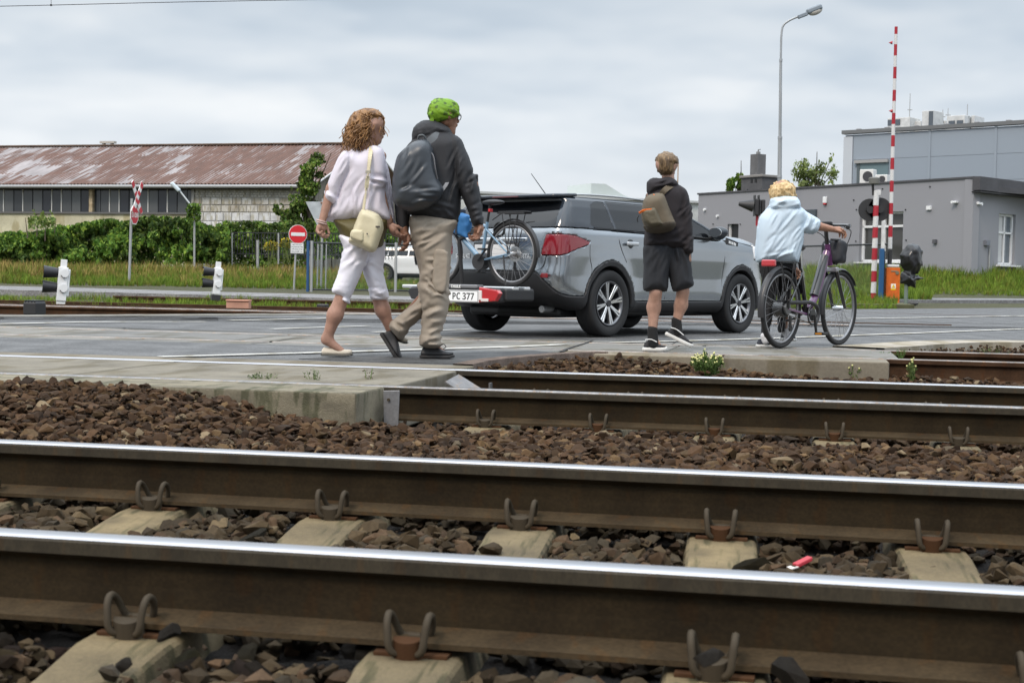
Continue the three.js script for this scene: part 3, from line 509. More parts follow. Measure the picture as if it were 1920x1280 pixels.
// ---------- long shed with the rusty roof ----------
{
  seed(301);
  const W = wallFrame(D(0, 480, 76.9), D(583, 480, 72)), B = thing('shed', 'long shed with rusty corrugated roof, ribbon windows and block masonry', 'building', W.A, W.turn);
  const L = W.L, X0 = -16, He = W.loc(300, 346)[1], wHalf = 6.6, Hr = 7.65, yb = 0.3;
  const sill = W.loc(300, 399)[1], top = W.loc(300, 352)[1], xm = W.loc(362, 380)[0], wall = M([0.62, 0.585, 0.42], 0.9, { map: again(tStain, 0.25) });
  part('base_wall', box(xm - X0, sill - yb, 0.3, (xm + X0) / 2, (sill + yb) / 2, -0.15), wall, B, 'cream painted wall below the windows');
  const grey = M([0.33, 0.31, 0.27], 0.95, { map: again(tStain, 0.3), bumpMap: tGrainB, bumpScale: 0.02 });
  // masonry end bay: white painted courses, big blocks, small bricks, mortar behind
  part('mortar_wall', box(L - xm, top - yb, 0.26, (L + xm) / 2, (top + yb) / 2, -0.17), M([0.3, 0.29, 0.27], 0.95), B);
  const rows = [[398, 414, 1, 0.56], [414, 430, 1, 0.56], [430, 446, 1, 0.56], [384.5, 397.5, 0, 0.5], [370, 383.5, 0, 0.52]];
  const blockM = [[0.62, 0.6, 0.55], [0.5, 0.465, 0.4], [0.68, 0.665, 0.63], [0.57, 0.55, 0.49]].map((c, i) => M(c, 0.92, { map: again(tStain, 0.8 + i * 0.2) })), whiteM = [M([0.74, 0.75, 0.76], 0.85, { map: again(tStain, 0.5) }), M([0.7, 0.71, 0.72], 0.85, { map: again(tStain, 0.7) })];
  for (const [y0, y1, w, bw] of rows) { const a = W.loc(450, y0)[1], b = W.loc(450, y1)[1]; let x = xm + 0.02; while (x < L - 0.1) { const l = Math.min(bw * rr(0.75, 1.2), L - x); const m = part('block', box(l - 0.03, a - b - 0.03, 0.2, x + l / 2, (a + b) / 2, -0.1 + rr(-0.012, 0.012), 0.012), w ? whiteM[Math.floor(rnd() * 2)] : blockM[Math.floor(rnd() * 4)], B); x += l; } }
  const small = []; for (let r = 0; r < 4; r++) { const a = W.loc(450, 352.5 + r * 4.3)[1], b = W.loc(450, 352.5 + r * 4.3 + 3.9)[1]; for (let x = xm + 0.04 + (r % 2) * 0.07; x < L - 0.15; x += 0.19) small.push(box(0.16, (a - b) * 0.86, 0.2, x + 0.08, (a + b) / 2, -0.11 + rr(-0.01, 0.015))); }
  const sb = part('brickwork', small, blockM[0], B); sb.userData.kind = 'stuff';
  part('post', box(0.14, top - sill + 0.2, 0.3, xm - 0.02, (top + sill) / 2, -0.1), M([0.45, 0.44, 0.42], 0.9, { map: tStain }), B);
  // ribbon window: dark room behind, panes, white bars
  part('inner_wall', box(xm - X0, top - sill, 0.1, (xm + X0) / 2, (top + sill) / 2, -1.2), M([0.03, 0.03, 0.032], 0.9), B);
  const paneMs = [[0.035, 0.04, 0.045], [0.06, 0.066, 0.07], [0.085, 0.092, 0.095], [0.02, 0.023, 0.03]].map(c => M(c, 0.12)), barM = M([0.6, 0.6, 0.58], 0.6);
  let k = 0; for (let px = -268; px < 356; px += 18.1) { const a = W.loc(px, 375)[0], b = W.loc(px + 18.1, 375)[0], pl = part('pane', box(b - a - 0.05, top - sill - 0.08, 0.02, (a + b) / 2, (top + sill) / 2, -0.14), paneMs[k % 7 === 1 ? 2 : (k * 5) % 4], B); if (k % 5 !== 2) part('mullion', box(0.045, top - sill, 0.06, b, (top + sill) / 2, -0.12), k % 3 ? barM : paneMs[1], B); k++; }
  part('sill', box(xm - X0, 0.09, 0.2, (xm + X0) / 2, sill - 0.02, 0.0), M([0.12, 0.12, 0.12], 0.9), B);
  const xp = W.loc(170.5, 375)[0]; part('pillar', box(0.2, top - sill, 0.24, xp, (top + sill) / 2, -0.05), M([0.52, 0.42, 0.28], 0.9, { map: again(tStain, 2) }), B, 'pale window pillar streaked with rust');
  for (let i = 0; i < 5; i++) { const a = W.loc(284 + i * 12, 390)[0]; part('crate', box(0.3, 0.32, 0.3, a, sill + 0.2, -0.6), M([0.42, 0.42, 0.4], 0.8), B); }
  // roof: corrugated sheet, rust in streaks and patches down the sheets
  const RX0 = X0 - 0.3, RX1 = L + 0.45, sl = Math.hypot(wHalf + 0.55, Hr - He);
  const rt = (() => {
    const w = 2048, h = 256, a = new Uint8Array(w * h * 4);
    for (let j = 0; j < h; j++) for (let i = 0; i < w; i++) {
      const u = i / w, v = j / h, x = u * (RX1 - RX0);           // v 0 eave .. 1 ridge
      const sheetRow = Math.floor(v * 4 + 0.15 * h3(Math.floor(x / 0.83), 1, 5)), sh = h3(Math.floor(x / 0.83), sheetRow, 3);
      const right = sstep(0.42, 0.68, u - v * 0.06 + (fbm(x * 0.3, v * 3, 4, 3) - 0.5) * 0.22), trough = 0.5 - 0.5 * Math.cos(x / 0.2 * 6.2832);
      const seg = vn(Math.floor(x / 0.2) * 3.7, v * 9 + h3(Math.floor(x / 0.2), 2, 2) * 9, 2), patch = fbm(x * 0.7, v * 4, 6, 4), ed = Math.abs(v * 4 - Math.round(v * 4)) < 0.07 ? 0.14 : 0;
      let ru = trough * 0.8 + (seg - 0.5) * 0.8 + (patch - 0.5) * 0.9 + ed + mix(-0.2, 0.17, right) + (sh > 0.85 ? 0.2 : 0) - (sh < 0.14 ? 0.35 : 0);
      ru = sstep(0.42, 0.6, ru);
      const gk = 0.9 + (fbm(x * 2, v * 8, 5, 3) - 0.5) * 0.35, g = [0.43 * gk, 0.41 * gk, 0.41 * gk], rk = 0.7 + fbm(x * 4, v * 12, 12, 3) * 0.6, rC = [0.235 * rk, 0.158 * rk, 0.125 * rk], o = (j * w + i) * 4;
      for (let c = 0; c < 3; c++) a[o + c] = clamp(255 * Math.pow(mix(g[c] * g[c] * 1.75, [0.105, 0.05, 0.034][c] * rk, ru), 1 / 2.2), 0, 255); a[o + 3] = 255;
    }
    const t = new THREE.DataTexture(a, w, h); t.colorSpace = THREE.SRGBColorSpace; t.magFilter = THREE.LinearFilter; t.minFilter = THREE.LinearMipmapLinearFilter; t.generateMipmaps = true; t.needsUpdate = true; return t;
  })();
  const pos = [], uv = [], idx = [], nU = Math.round((RX1 - RX0) / 0.05), nV = 5;
  for (let i = 0; i <= nU; i++) for (let j = 0; j <= nV; j++) { const x = RX0 + (RX1 - RX0) * i / nU, v = j / nV, c = [0, 0.03, 0, -0.03][i % 4]; pos.push(x, He + (Hr - He) * v + c - (j === 0 ? 0 : 0), 0.55 - (wHalf + 0.55) * v); uv.push(i / nU, v); }
  for (let i = 0; i < nU; i++) for (let j = 0; j < nV; j++) { const a = i * (nV + 1) + j, b = a + nV + 1; idx.push(a, b, a + 1, b, b + 1, a + 1); }
  const rg = new THREE.BufferGeometry(); rg.setAttribute('position', new THREE.Float32BufferAttribute(pos, 3)); rg.setAttribute('uv', new THREE.Float32BufferAttribute(uv, 2)); rg.setIndex(idx); rg.computeVertexNormals();
  const roof = part('roof', rg, M([1, 1, 1], 0.8, { map: rt, side: THREE.DoubleSide }), B, 'corrugated roof sheets streaked with rust');
  part('ridge_cap', box(RX1 - RX0, 0.1, 0.5, (RX0 + RX1) / 2, Hr + 0.02, -wHalf, 0.04), M([0.13, 0.085, 0.06], 0.9, { map: tStain }), roof);
  const bs = new THREE.BoxGeometry(RX1 - RX0, 0.05, sl); bs.rotateX(-Math.atan2(Hr - He, wHalf + 0.55) * -1 * -1); const back = part('roof_back', uvBox(bs.toNonIndexed()), M([0.25, 0.17, 0.13], 0.9), roof); back.position.set((RX0 + RX1) / 2, (He + Hr) / 2 - 0.02, -wHalf - (wHalf + 0.55) / 2); back.rotation.x = 0; back.geometry.applyMatrix4(new THREE.Matrix4().makeRotationX(0));
  part('vent', [box(0.9, 0.12, 0.3, W.loc(72, 287)[0], Hr + 0.2, -wHalf), box(0.1, 0.2, 0.2, W.loc(64, 287)[0], Hr + 0.1, -wHalf), box(0.1, 0.2, 0.2, W.loc(80, 287)[0], Hr + 0.1, -wHalf)], M([0.4, 0.38, 0.34], 0.8), roof);
  part('gutter', rod([X0, He - 0.12, 0.52], [L + 0.3, He - 0.12, 0.52], 0.09, 0.09, 10), M([0.33, 0.34, 0.35], 0.5, { metalness: 0.3 }), B);
  part('eave_board', box(L - X0 + 0.4, 0.24, 0.05, (L + X0) / 2, He - 0.14, 0.36), M([0.04, 0.035, 0.03], 0.9), B); part('soffit', box(L - X0, 0.04, 0.5, (L + X0) / 2, top + 0.04, 0.2), M([0.03, 0.03, 0.03], 0.9), B);
  const gs = shapeOf([[0.1, yb], [0.1, He - 0.25], [wHalf, Hr - 0.12], [2 * wHalf - 0.1, He - 0.25], [2 * wHalf - 0.1, yb]]); const gg = new THREE.ExtrudeGeometry(gs, { depth: 0.3, bevelEnabled: false }); gg.rotateY(Math.PI / 2); gg.translate(L - 0.3, 0, 0); part('gable_wall', uvBox(gg.toNonIndexed()), grey, B, 'weathered grey concrete end wall');
  part('verge_board', [rod([RX1, He - 0.03, 0.55], [RX1, Hr, -wHalf], 0.05, 0.05, 6), rod([RX1, Hr, -wHalf], [RX1, He - 0.03, -2 * wHalf - 0.55], 0.05, 0.05, 6)], M([0.5, 0.5, 0.5], 0.7), roof);
}
// ---------- grey low building ----------
const LB = wallFrame(D(1307, 500, 67), D(1822, 500, 54)), SW = wallFrame(D(1822, 500, 54), D(2180, 500, 66));
{
  const B = thing('office_building', 'low grey rendered building with flat parapet roof and stepped chimney', 'building', LB.A, LB.turn), H = 4.59, yb = 0.3, L = LB.L;
  const rend = M([0.25, 0.253, 0.275], 0.92, { bumpMap: again(tGrainB, 1.1), bumpScale: 0.0015 }), dark = M([0.085, 0.085, 0.095], 0.85, { map: again(tMottle, 0.3) }), whiteF = M([0.72, 0.73, 0.74], 0.4);
  // openings cut by building the wall of pieces round them
  const holes = [[1364.5, 420, 1383.5, 489], [1613, 399, 1692, 491]].map(r => { const a = LB.loc(r[0], r[1]), b = LB.loc(r[2], r[3]); return [a[0], b[1], b[0], a[1]]; });
  const sh = shapeOf([[0, yb], [L, yb], [L, H], [0, H]]); for (const [x0, y0, x1, y1] of holes) { const h = new THREE.Path(); h.moveTo(x0, y0); h.lineTo(x0, y1); h.lineTo(x1, y1); h.lineTo(x1, y0); h.closePath(); sh.holes.push(h); }
  const wg = new THREE.ExtrudeGeometry(sh, { depth: 0.35, bevelEnabled: false }); wg.translate(0, 0, -0.35); part('front_wall', uvBox(wg.toNonIndexed()), rend, B);
  part('parapet_cap', box(L + 0.1, 0.07, 0.5, L / 2, H + 0.035, -0.2), dark, B); part('roof', box(L, 0.2, 9, L / 2, H - 0.35, -4.9), dark, B);
  part('left_wall', box(0.3, H - yb, 9, 0.15, (H + yb) / 2, -4.86), rend, B); part('annex_wall', box(3, 3.0, 0.3, -1.55, 1.8, -1.4), rend, B);
  const [dx0, dy0, dx1, dy1] = holes[0], dr = part('door', box(dx1 - dx0, dy1 - dy0, 0.06, (dx0 + dx1) / 2, (dy0 + dy1) / 2, -0.22), M([0.02, 0.022, 0.025], 0.3), B); part('frame', box(0.06, dy1 - dy0, 0.1, dx0 + 0.05, (dy0 + dy1) / 2, -0.15), whiteF, dr);
  const [wx0, wy0, wx1, wy1] = holes[1], wm = LB.loc(1652, 450)[0], ty = LB.loc(1650, 424)[1];
  const win = part('window', box(wx1 - wx0, wy1 - wy0, 0.02, (wx0 + wx1) / 2, (wy0 + wy1) / 2, -0.26), M([0.05, 0.05, 0.048], 0.06), B, 'shop window with a lit lamp behind dark glass');
  for (const [x, y, w, h] of [[(wx0 + wx1) / 2, wy0 + 0.05, wx1 - wx0, 0.1], [(wx0 + wx1) / 2, wy1 - 0.04, wx1 - wx0, 0.08], [wx0 + 0.05, (wy0 + wy1) / 2, 0.1, wy1 - wy0], [wx1 - 0.04, (wy0 + wy1) / 2, 0.08, wy1 - wy0], [wm, (wy0 + wy1) / 2, 0.12, wy1 - wy0], [(wx0 + wx1) / 2, ty, wx1 - wx0, 0.09]]) part('frame', box(w, h, 0.08, x, y, -0.2), whiteF, win);
  part('window_sill', box(wx1 - wx0 + 0.3, 0.05, 0.2, (wx0 + wx1) / 2, wy0 - 0.03, 0.06), whiteF, B);
  for (const [x, y, r] of [[1323, 393, 0.06], [1347, 405, 0.055]]) { const p = LB.loc(x, y), g = disc(r, 0.1, 14); g.translate(p[0], p[1], 0.05); part('vent_cap', g, whiteF, B); }
  for (const [x, y] of [[1338, 420], [1389, 420], [1607, 393], [1699, 393], [1606, 452], [1700, 450], [1745, 350], [1656, 354], [1403, 355], [1602, 375]]) { const p = LB.loc(x, y), g = disc(0.025, 0.05, 8); g.translate(p[0], p[1], 0.02); part('wall_bolt', g, mats.black, B); }
  const sp = LB.loc(1549, 375); part('siren_box', [box(0.2, 0.26, 0.1, sp[0], sp[1], 0.05, 0.03)], whiteF, B); part('siren_lamp', box(0.14, 0.06, 0.1, sp[0], sp[1] - 0.16, 0.05, 0.02), mats.red, B);
  part('junction_box', wrect(LB, 1740, 386, 1748, 393, 0.08), whiteF, B);
  const lp = LB.loc(1794, 379); part('wall_lamp', [box(0.2, 0.08, 0.16, lp[0], lp[1], 0.08, 0.02), disc(0.05, 0.05, 10).translate(lp[0] - 0.06, lp[1], 0.17)], whiteF, B);
  part('tap_box', wrect(LB, 1752, 449, 1758, 456, 0.1), M([0.08, 0.08, 0.09], 0.6), B);
  const bp = [LB.loc(1507, 408), LB.loc(1533, 391)]; part('roller_box', box(bp[1][0] - bp[0][0], 0.34, 0.1, (bp[0][0] + bp[1][0]) / 2, bp[0][1] + 0.15, 0.05), M([0.06, 0.075, 0.09], 0.5), B);
  const w2 = [LB.loc(1497, 482), LB.loc(1503, 440)]; part('window', box(0.5, w2[1][1] - w2[0][1] + 0.5, 0.06, w2[0][0], (w2[0][1] + w2[1][1]) / 2, 0.0), M([0.03, 0.03, 0.035], 0.2), B); part('window_sill', box(0.6, 0.07, 0.14, w2[0][0], w2[0][1] - 0.03, 0.08), whiteF, B);
  // side wing, turned away, with dark fascia
  const S = thing('office_wing', 'side wing of the grey building with dark fascia and tall white window', 'building', SW.A, SW.turn), fh = SW.loc(1822, 358)[1];
  const hw = (() => { const a = SW.loc(1875, 400), b = SW.loc(1903, 497); return [a[0], b[1], b[0], a[1]]; })();
  const ss = shapeOf([[0.01, yb], [SW.L, yb], [SW.L, H - 0.03], [0.01, H - 0.03]]); { const h = new THREE.Path(); h.moveTo(hw[0], hw[1]); h.lineTo(hw[0], hw[3]); h.lineTo(hw[2], hw[3]); h.lineTo(hw[2], hw[1]); h.closePath(); ss.holes.push(h); }
  const sg = new THREE.ExtrudeGeometry(ss, { depth: 0.35, bevelEnabled: false }); sg.translate(0, 0, -0.36); part('side_wall', uvBox(sg.toNonIndexed()), rend, S);
  part('fascia', box(SW.L + 0.2, H - fh + 0.02, 0.3, SW.L / 2 + 0.05, (H + fh) / 2 + 0.05, 0.12), dark, S); part('fascia_edge', box(SW.L + 0.2, 0.05, 0.34, SW.L / 2 + 0.05, fh - 0.02, 0.12), mats.black, S);
  const sw = part('window', box(hw[2] - hw[0], hw[3] - hw[1], 0.02, (hw[0] + hw[2]) / 2, (hw[1] + hw[3]) / 2, -0.2), M([0.12, 0.14, 0.16], 0.05), S), cx = (hw[0] + hw[2]) / 2, cy = (hw[1] + hw[3]) / 2;
  for (const [x, y, w, h] of [[cx, hw[1] + 0.04, hw[2] - hw[0], 0.08], [cx, hw[3] - 0.04, hw[2] - hw[0], 0.08], [hw[0] + 0.04, cy, 0.08, hw[3] - hw[1]], [hw[2] - 0.04, cy, 0.08, hw[3] - hw[1]], [cx, cy, 0.07, hw[3] - hw[1]], [cx, cy + 0.25, hw[2] - hw[0], 0.07]]) part('frame', box(w, h, 0.07, x, y, -0.15), whiteF, sw);
  part('curtain', box((hw[2] - hw[0]) * 0.4, hw[3] - hw[1] - 0.2, 0.02, hw[0] + 0.28, cy, -0.165), M([0.5, 0.5, 0.5], 0.9), sw); part('window_sill', box(hw[2] - hw[0] + 0.3, 0.06, 0.22, cx, hw[1] - 0.04, 0.08), whiteF, S);
  const cam2 = SW.loc(1832, 381); part('security_camera', [box(0.14, 0.1, 0.12, cam2[0], cam2[1], 0.06, 0.02), disc(0.06, 0.14, 12).translate(cam2[0] + 0.12, cam2[1] - 0.02, 0.1)], whiteF, S);
  const pp = SW.loc(1855, 455); part('conduit', rod([pp[0], yb, 0.04], [pp[0], pp[1], 0.04], 0.025), mats.galv, S); part('meter_box', wrect(SW, 1846, 450, 1853, 460, 0.1), M([0.16, 0.17, 0.2], 0.6), S);
  // chimney on the roof
  const ch = thing('chimney', 'dark rendered chimney stack with narrow flue on the flat roof', 'chimney', D(1421, 500, 66.5).setY(0), LB.turn), y = p => D(1421, p, 66.5).y, cw = 56 / ppm(66.5), dk = M([0.1, 0.1, 0.105], 0.9, { map: tMottle });
  part('stack', box(cw, y(334) - 4.2, 1.0, 0, (y(334) + 4.2) / 2, 0), dk, ch); part('cap', box(cw * 1.12, 0.12, 1.15, 0, y(331.5), 0, 0.03), M([0.2, 0.19, 0.18], 0.9), ch);
  const fx = -6 / ppm(66.5); part('flue', box(20 / ppm(66.5), y(289) - y(331), 0.5, fx, (y(289) + y(331)) / 2, 0), M([0.14, 0.14, 0.145], 0.85, { map: tMottle }), ch); part('cowl', [box(0.14, 0.1, 0.14, fx, y(286), 0), rod([fx, y(287), 0], [fx, y(280), 0], 0.03), rod([fx - 0.02, y(280), 0], [fx + 0.14, y(280), 0], 0.02)], M([0.2, 0.2, 0.2], 0.6), ch);
  for (const q of [1422, 1433]) part('vent_hole', box(6 / ppm(66), 7 / ppm(66), 0.02, (q - 1421) / ppm(66), y(340), 0.505), mats.black, ch);
  // air conditioners on the roof
  const ac = (x0, y0, x1, y1, d, lab) => { const a = D(x0, y0, d), b = D(x1, y1, d), t = thing('air_conditioner', lab, 'air conditioner', [(a.x + b.x) / 2, b.y, a.z], LB.turn * 0.6), w = b.x - a.x, h = a.y - b.y; part('casing', box(w, h, w * 0.7, 0, h / 2, -w * 0.35, 0.03), M([0.62, 0.62, 0.6], 0.6), t); part('fan_grille', (() => { const g = disc(Math.min(w, h) * 0.36, 0.03, 20); g.translate(w * 0.1, h * 0.5, 0.01); return g; })(), M([0.04, 0.04, 0.045], 0.6), t); for (const s of [-1, 1]) part('foot', box(0.06, 0.5, 0.4, s * w * 0.35, -0.25, -w * 0.35), mats.galv, t); };
  ac(1612, 317, 1638, 344, 61, 'upright air conditioner under the window on the flat roof'); ac(1641, 327, 1664, 344, 60, 'squat air conditioner beside the barrier arm on the flat roof');
}
// ---------- tall panelled hall ----------
{
  const W = wallFrame(D(1577, 500, 82), D(1920, 500, 75.2)), B = thing('factory_hall', 'tall blue grey panelled hall behind the low building', 'building', W.A, W.turn), Lx = W.L * 1.7, H = (W.loc(1577, 247)[1] + W.loc(1920, 227)[1]) / 2;
  const pan = [0, 1, 2].map(i => M([[0.25, 0.29, 0.34], [0.243, 0.283, 0.334], [0.257, 0.296, 0.345]][i], 0.6));
  part('core', box(Lx, H - 0.4, 14, Lx / 2, (H - 0.4) / 2 + 0.2, -7.15), M([0.28, 0.31, 0.36], 0.8), B);
  const xs = [0.55, W.loc(1743, 300)[0], W.loc(1867, 300)[0], W.L * 1.33, Lx]; let k = 0;
  for (let i = 0; i < xs.length - 1; i++) for (let y = H - 0.25; y > 1; y -= 1.35) part('wall_panel', box(xs[i + 1] - xs[i] - 0.03, 1.335, 0.12, (xs[i] + xs[i + 1]) / 2, y - 0.675, -0.06), pan[k++ % 3], B);
  for (let i = 1; i < xs.length - 1; i++) part('joint_strip', box(0.14, H - 1.2, 0.03, xs[i], (H + 0.8) / 2, 0.02), pan[0], B);
  part('corner_trim', box(0.55, H - 0.4, 0.3, 0.27, (H - 0.2) / 2, -0.1), M([0.45, 0.48, 0.52], 0.5), B); part('parapet_cap', box(Lx + 0.2, 0.2, 0.5, Lx / 2, H - 0.05, -0.1), M([0.13, 0.135, 0.14], 0.6), B);
  for (let i = 0; i < 9; i++) part('roof_bracket', box(0.25, 0.1, 0.3, 0.8 + i * 1.7, H + 0.08, -0.2, 0.03), M([0.2, 0.2, 0.21], 0.6), B);
  const wn = part('window', wrect(W, 1611, 304, 1666, 350, 0.05, 0.01), M([0.12, 0.18, 0.2], 0.06), B); part('lintel', wrect(W, 1605, 301, 1668, 304, 0.2), M([0.3, 0.3, 0.3], 0.7), wn); part('frame', wrect(W, 1609, 304, 1613, 350, 0.09), M([0.08, 0.1, 0.11], 0.6), wn);
  // plant on the roof, each a thing
  const unit = (name, lab, cat, x0, y0, x1, y1, d, vents) => { const a = D(x0, y0, d), b = D(x1, y1, d), t = thing(name, lab, cat, [(a.x + b.x) / 2, b.y, a.z], W.turn), w = b.x - a.x, h = a.y - b.y; part('casing', box(w, h + 0.6, 1.3, 0, h / 2 - 0.3, -0.65, 0.03), M([0.6, 0.6, 0.58], 0.6, { map: tMottle }), t); for (const [fx, fy, fw, fh] of vents) { part('grille', box(w * fw, h * fh, 0.04, w * (fx - 0.5), h * fy, 0.02), M([0.07, 0.085, 0.1], 0.6), t); } return t; };
  unit('ventilation_unit', 'wide ventilation unit with louvred front on the hall roof', 'ventilation unit', 1663, 220, 1708, 242, 83, [[0.3, 0.6, 0.55, 0.5]]);
  unit('air_conditioner', 'tall narrow air conditioner with dark fan side on the hall roof', 'air conditioner', 1729, 207, 1751, 240, 81, [[0.8, 0.5, 0.36, 0.92]]); unit('air_conditioner', 'low wide air conditioner with two black grilles on the hall roof', 'air conditioner', 1775, 216, 1810, 238, 80, [[0.3, 0.3, 0.34, 0.5], [0.75, 0.3, 0.34, 0.5]]);
  unit('duct', 'pale duct box between the roof units', 'duct', 1706, 227, 1728, 240, 83, []); unit('duct', 'rounded pale duct between the two air conditioners', 'duct', 1753, 226, 1774, 240, 82, []); unit('duct', 'small pale flue box at the far end of the roof units', 'duct', 1822, 216, 1828, 232, 80, []);
  const mast = (x, y0, y1, d, lab) => { const a = D(x, y0, d), b = D(x, y1, d), t = thing('roof_mast', lab, 'mast', b), h = a.y - b.y; part('pole', rod([0, -0.8, 0], [0, h, 0], 0.03, 0.02), mats.galv, t); part('crossbar', rod([-0.12, h * 0.35, 0], [0.15, h * 0.35, 0], 0.03), mats.galv, t); };
  mast(1706, 175, 222, 83, 'thin antenna mast on the hall roof beside the ventilation unit'); mast(1768, 205, 226, 82, 'short pipe mast with crossbar on the hall roof'); mast(1778, 203, 222, 82, 'short flue pipe beside the low air conditioner'); mast(1814, 195, 230, 80, 'thin lightning rod at the far end of the roof units');
}
// ---------- pale workshop behind the car ----------
{
  const W = wallFrame(D(880, 480, 78), D(1330, 480, 84)), B = thing('workshop', 'low pale workshop with boxed roof light seen behind the grey car', 'building', W.A, W.turn), H = W.loc(1000, 366)[1], m = M([0.62, 0.64, 0.63], 0.7, { map: again(tMottle, 0.2) });
  part('wall', box(W.L, H - 0.3, 6, W.L / 2, (H + 0.3) / 2, -3), m, B); part('roof_edge', box(W.L + 0.2, 0.12, 0.3, W.L / 2, H + 0.02, 0.05), M([0.42, 0.43, 0.43], 0.7), B);
  const a = W.loc(1112, 343), b = W.loc(1184, 366), rb = extr([[a[0], H], [b[0] + 0.4, H], [b[0] - 0.4, H + 0.25], [a[0] + 0.9, a[1]], [a[0], a[1]]], 3); rb.translate(0, 0, -3.2); part('roof_light', uvBox(rb), M([0.5, 0.55, 0.54], 0.6), B);
  part('blue_band', wrect(W, 884, 390, 912, 408, 0.08, 0.02), M([0.04, 0.08, 0.3], 0.6), B);
}
// ---------- hedge, trees ----------
const HP = [[0.034, 0.076, 0.011], [0.053, 0.108, 0.015], [0.083, 0.146, 0.019], [0.13, 0.188, 0.026]], HP2 = [[0.11, 0.15, 0.035], [0.085, 0.125, 0.03], [0.15, 0.17, 0.05], [0.06, 0.1, 0.025]];
function hedge(name, label, x0, x1, topFn, botFn, d0, n, pal, size, thick = 1.6) {
  const o = thing(name, label, 'hedge', [0, 0, 0]); const l = [], lx0 = Math.min(x0, x1), lx1 = Math.max(x0, x1);
  for (let i = 0; i < n; i++) {
    const px = rr(lx0, lx1), lob = fbm(px * 0.045, 3, 1, 3), t = Math.pow(rnd(), 0.8), lob2 = fbm(px * 0.06, t * 4, 6, 3), d = d0 + (1 - Math.sqrt(Math.max(0, 1 - (1 - t) * (1 - t) * 0))) + (lob2 - 0.5) * 2.6 + t * t * 1.2 + rnd() * rnd() * thick;
    const p = D(px, mix(botFn(px), topFn(px) + (lob - 0.5) * 14, t), d); l.push([p.x, p.y, p.z]);
  }
  leaves('foliage', l, pal, o, size);
  const st = []; for (let px = lx0; px < lx1; px += 16) { const p = D(px, botFn(px), d0 + 1), q = D(px + rr(-6, 6), mix(botFn(px), topFn(px), 0.8), d0 + 1.4); st.push(rod([p.x, p.y - 0.5, p.z], q, 0.03, 0.012, 5)); }
  st.forEach(g => part('stem', g, M([0.06, 0.045, 0.03], 0.9), o)); return o;
}
{
  seed(401);
  const topL = px => lut([[-400, 436], [0, 438], [60, 434], [100, 423], [150, 418], [190, 410], [232, 413], [280, 406], [330, 409], [362, 416], [425, 427]], px);
  hedge('ivy_hedge', 'dense dark green creeper hedge in front of the rusty roofed shed', -260, 428, topL, px => lut([[0, 500], [200, 498], [420, 494]], px), 57, 24000, HP, 0.19);
  hedge('creeper_hedge', 'lighter hanging creeper over the bar fence under the block wall', 405, 572, px => lut([[405, 418], [450, 417], [500, 420], [545, 412], [572, 418]], px), px => 502, 60, 6800, HP2.concat(HP, HP), 0.16, 0.6);
  hedge('wild_bush', 'dark bush behind the yield sign at the shed end wall', 590, 745, px => lut([[590, 408], [630, 415], [680, 425], [745, 430]], px), px => 486, 62, 4200, HP, 0.17);
  hedge('sapling', 'leafy sapling rising from the hedge before the cream wall', 52, 103, px => 388 + Math.abs(Math.sin(px * 0.2)) * 18, px => 428, 56.5, 260, HP2, 0.17, 0.3);
}
function branchTree(name, label, base, h, lean, crown, n, pal, size, group) {    // crown: list of [dx,y,dz,rx,ry,rz] lobes
  const o = thing(name, label, 'tree', base, 0, group), bark = M([0.07, 0.055, 0.04], 0.95, { map: again(tMottle, 3) });
  const tr = []; let p = V3(0, -0.3, 0); const top = V3(lean, h * 0.92, 0); const pts = []; for (let i = 0; i <= 6; i++) pts.push(V3(lean * Math.pow(i / 6, 1.6) + rr(-0.06, 0.06) * i, -0.3 + (h * 0.92 + 0.3) * i / 6, rr(-0.1, 0.1) * i * 0.4)); for (let i = 0; i < 6; i++) tr.push(rod(pts[i], pts[i + 1], h * 0.016 * (1 - i / 7), h * 0.016 * (1 - (i + 1) / 7), 7)); part('trunk', tr, bark, o);
  for (const c of crown) { const a = pts[clamp(Math.round(c[1] / h * 6 - 1), 1, 5)]; part('limb', rod(a, [c[0], c[1], c[2]], h * 0.006, h * 0.002, 5), bark, o); }
  const l = []; const tot = crown.reduce((s, c) => s + c[3] * c[4] * c[5], 0);
  for (const c of crown) { const m = Math.round(n * c[3] * c[4] * c[5] / tot); for (let i = 0; i < m; i++) { const u = rr(-1, 1), a = rr(0, 6.28), r = Math.pow(rnd(), 0.45), q = Math.sqrt(1 - u * u), x = c[0] + q * Math.cos(a) * r * c[3], y = c[1] + u * r * c[4], z = c[2] + q * Math.sin(a) * r * c[5]; if (fbm(x * 2.2 + 7, y * 2.2, z * 2.2, 3) > 0.40 + 0.12 * r) l.push([x, y, z]); } }
  leaves('crown', l, pal, o, size); return o;
}
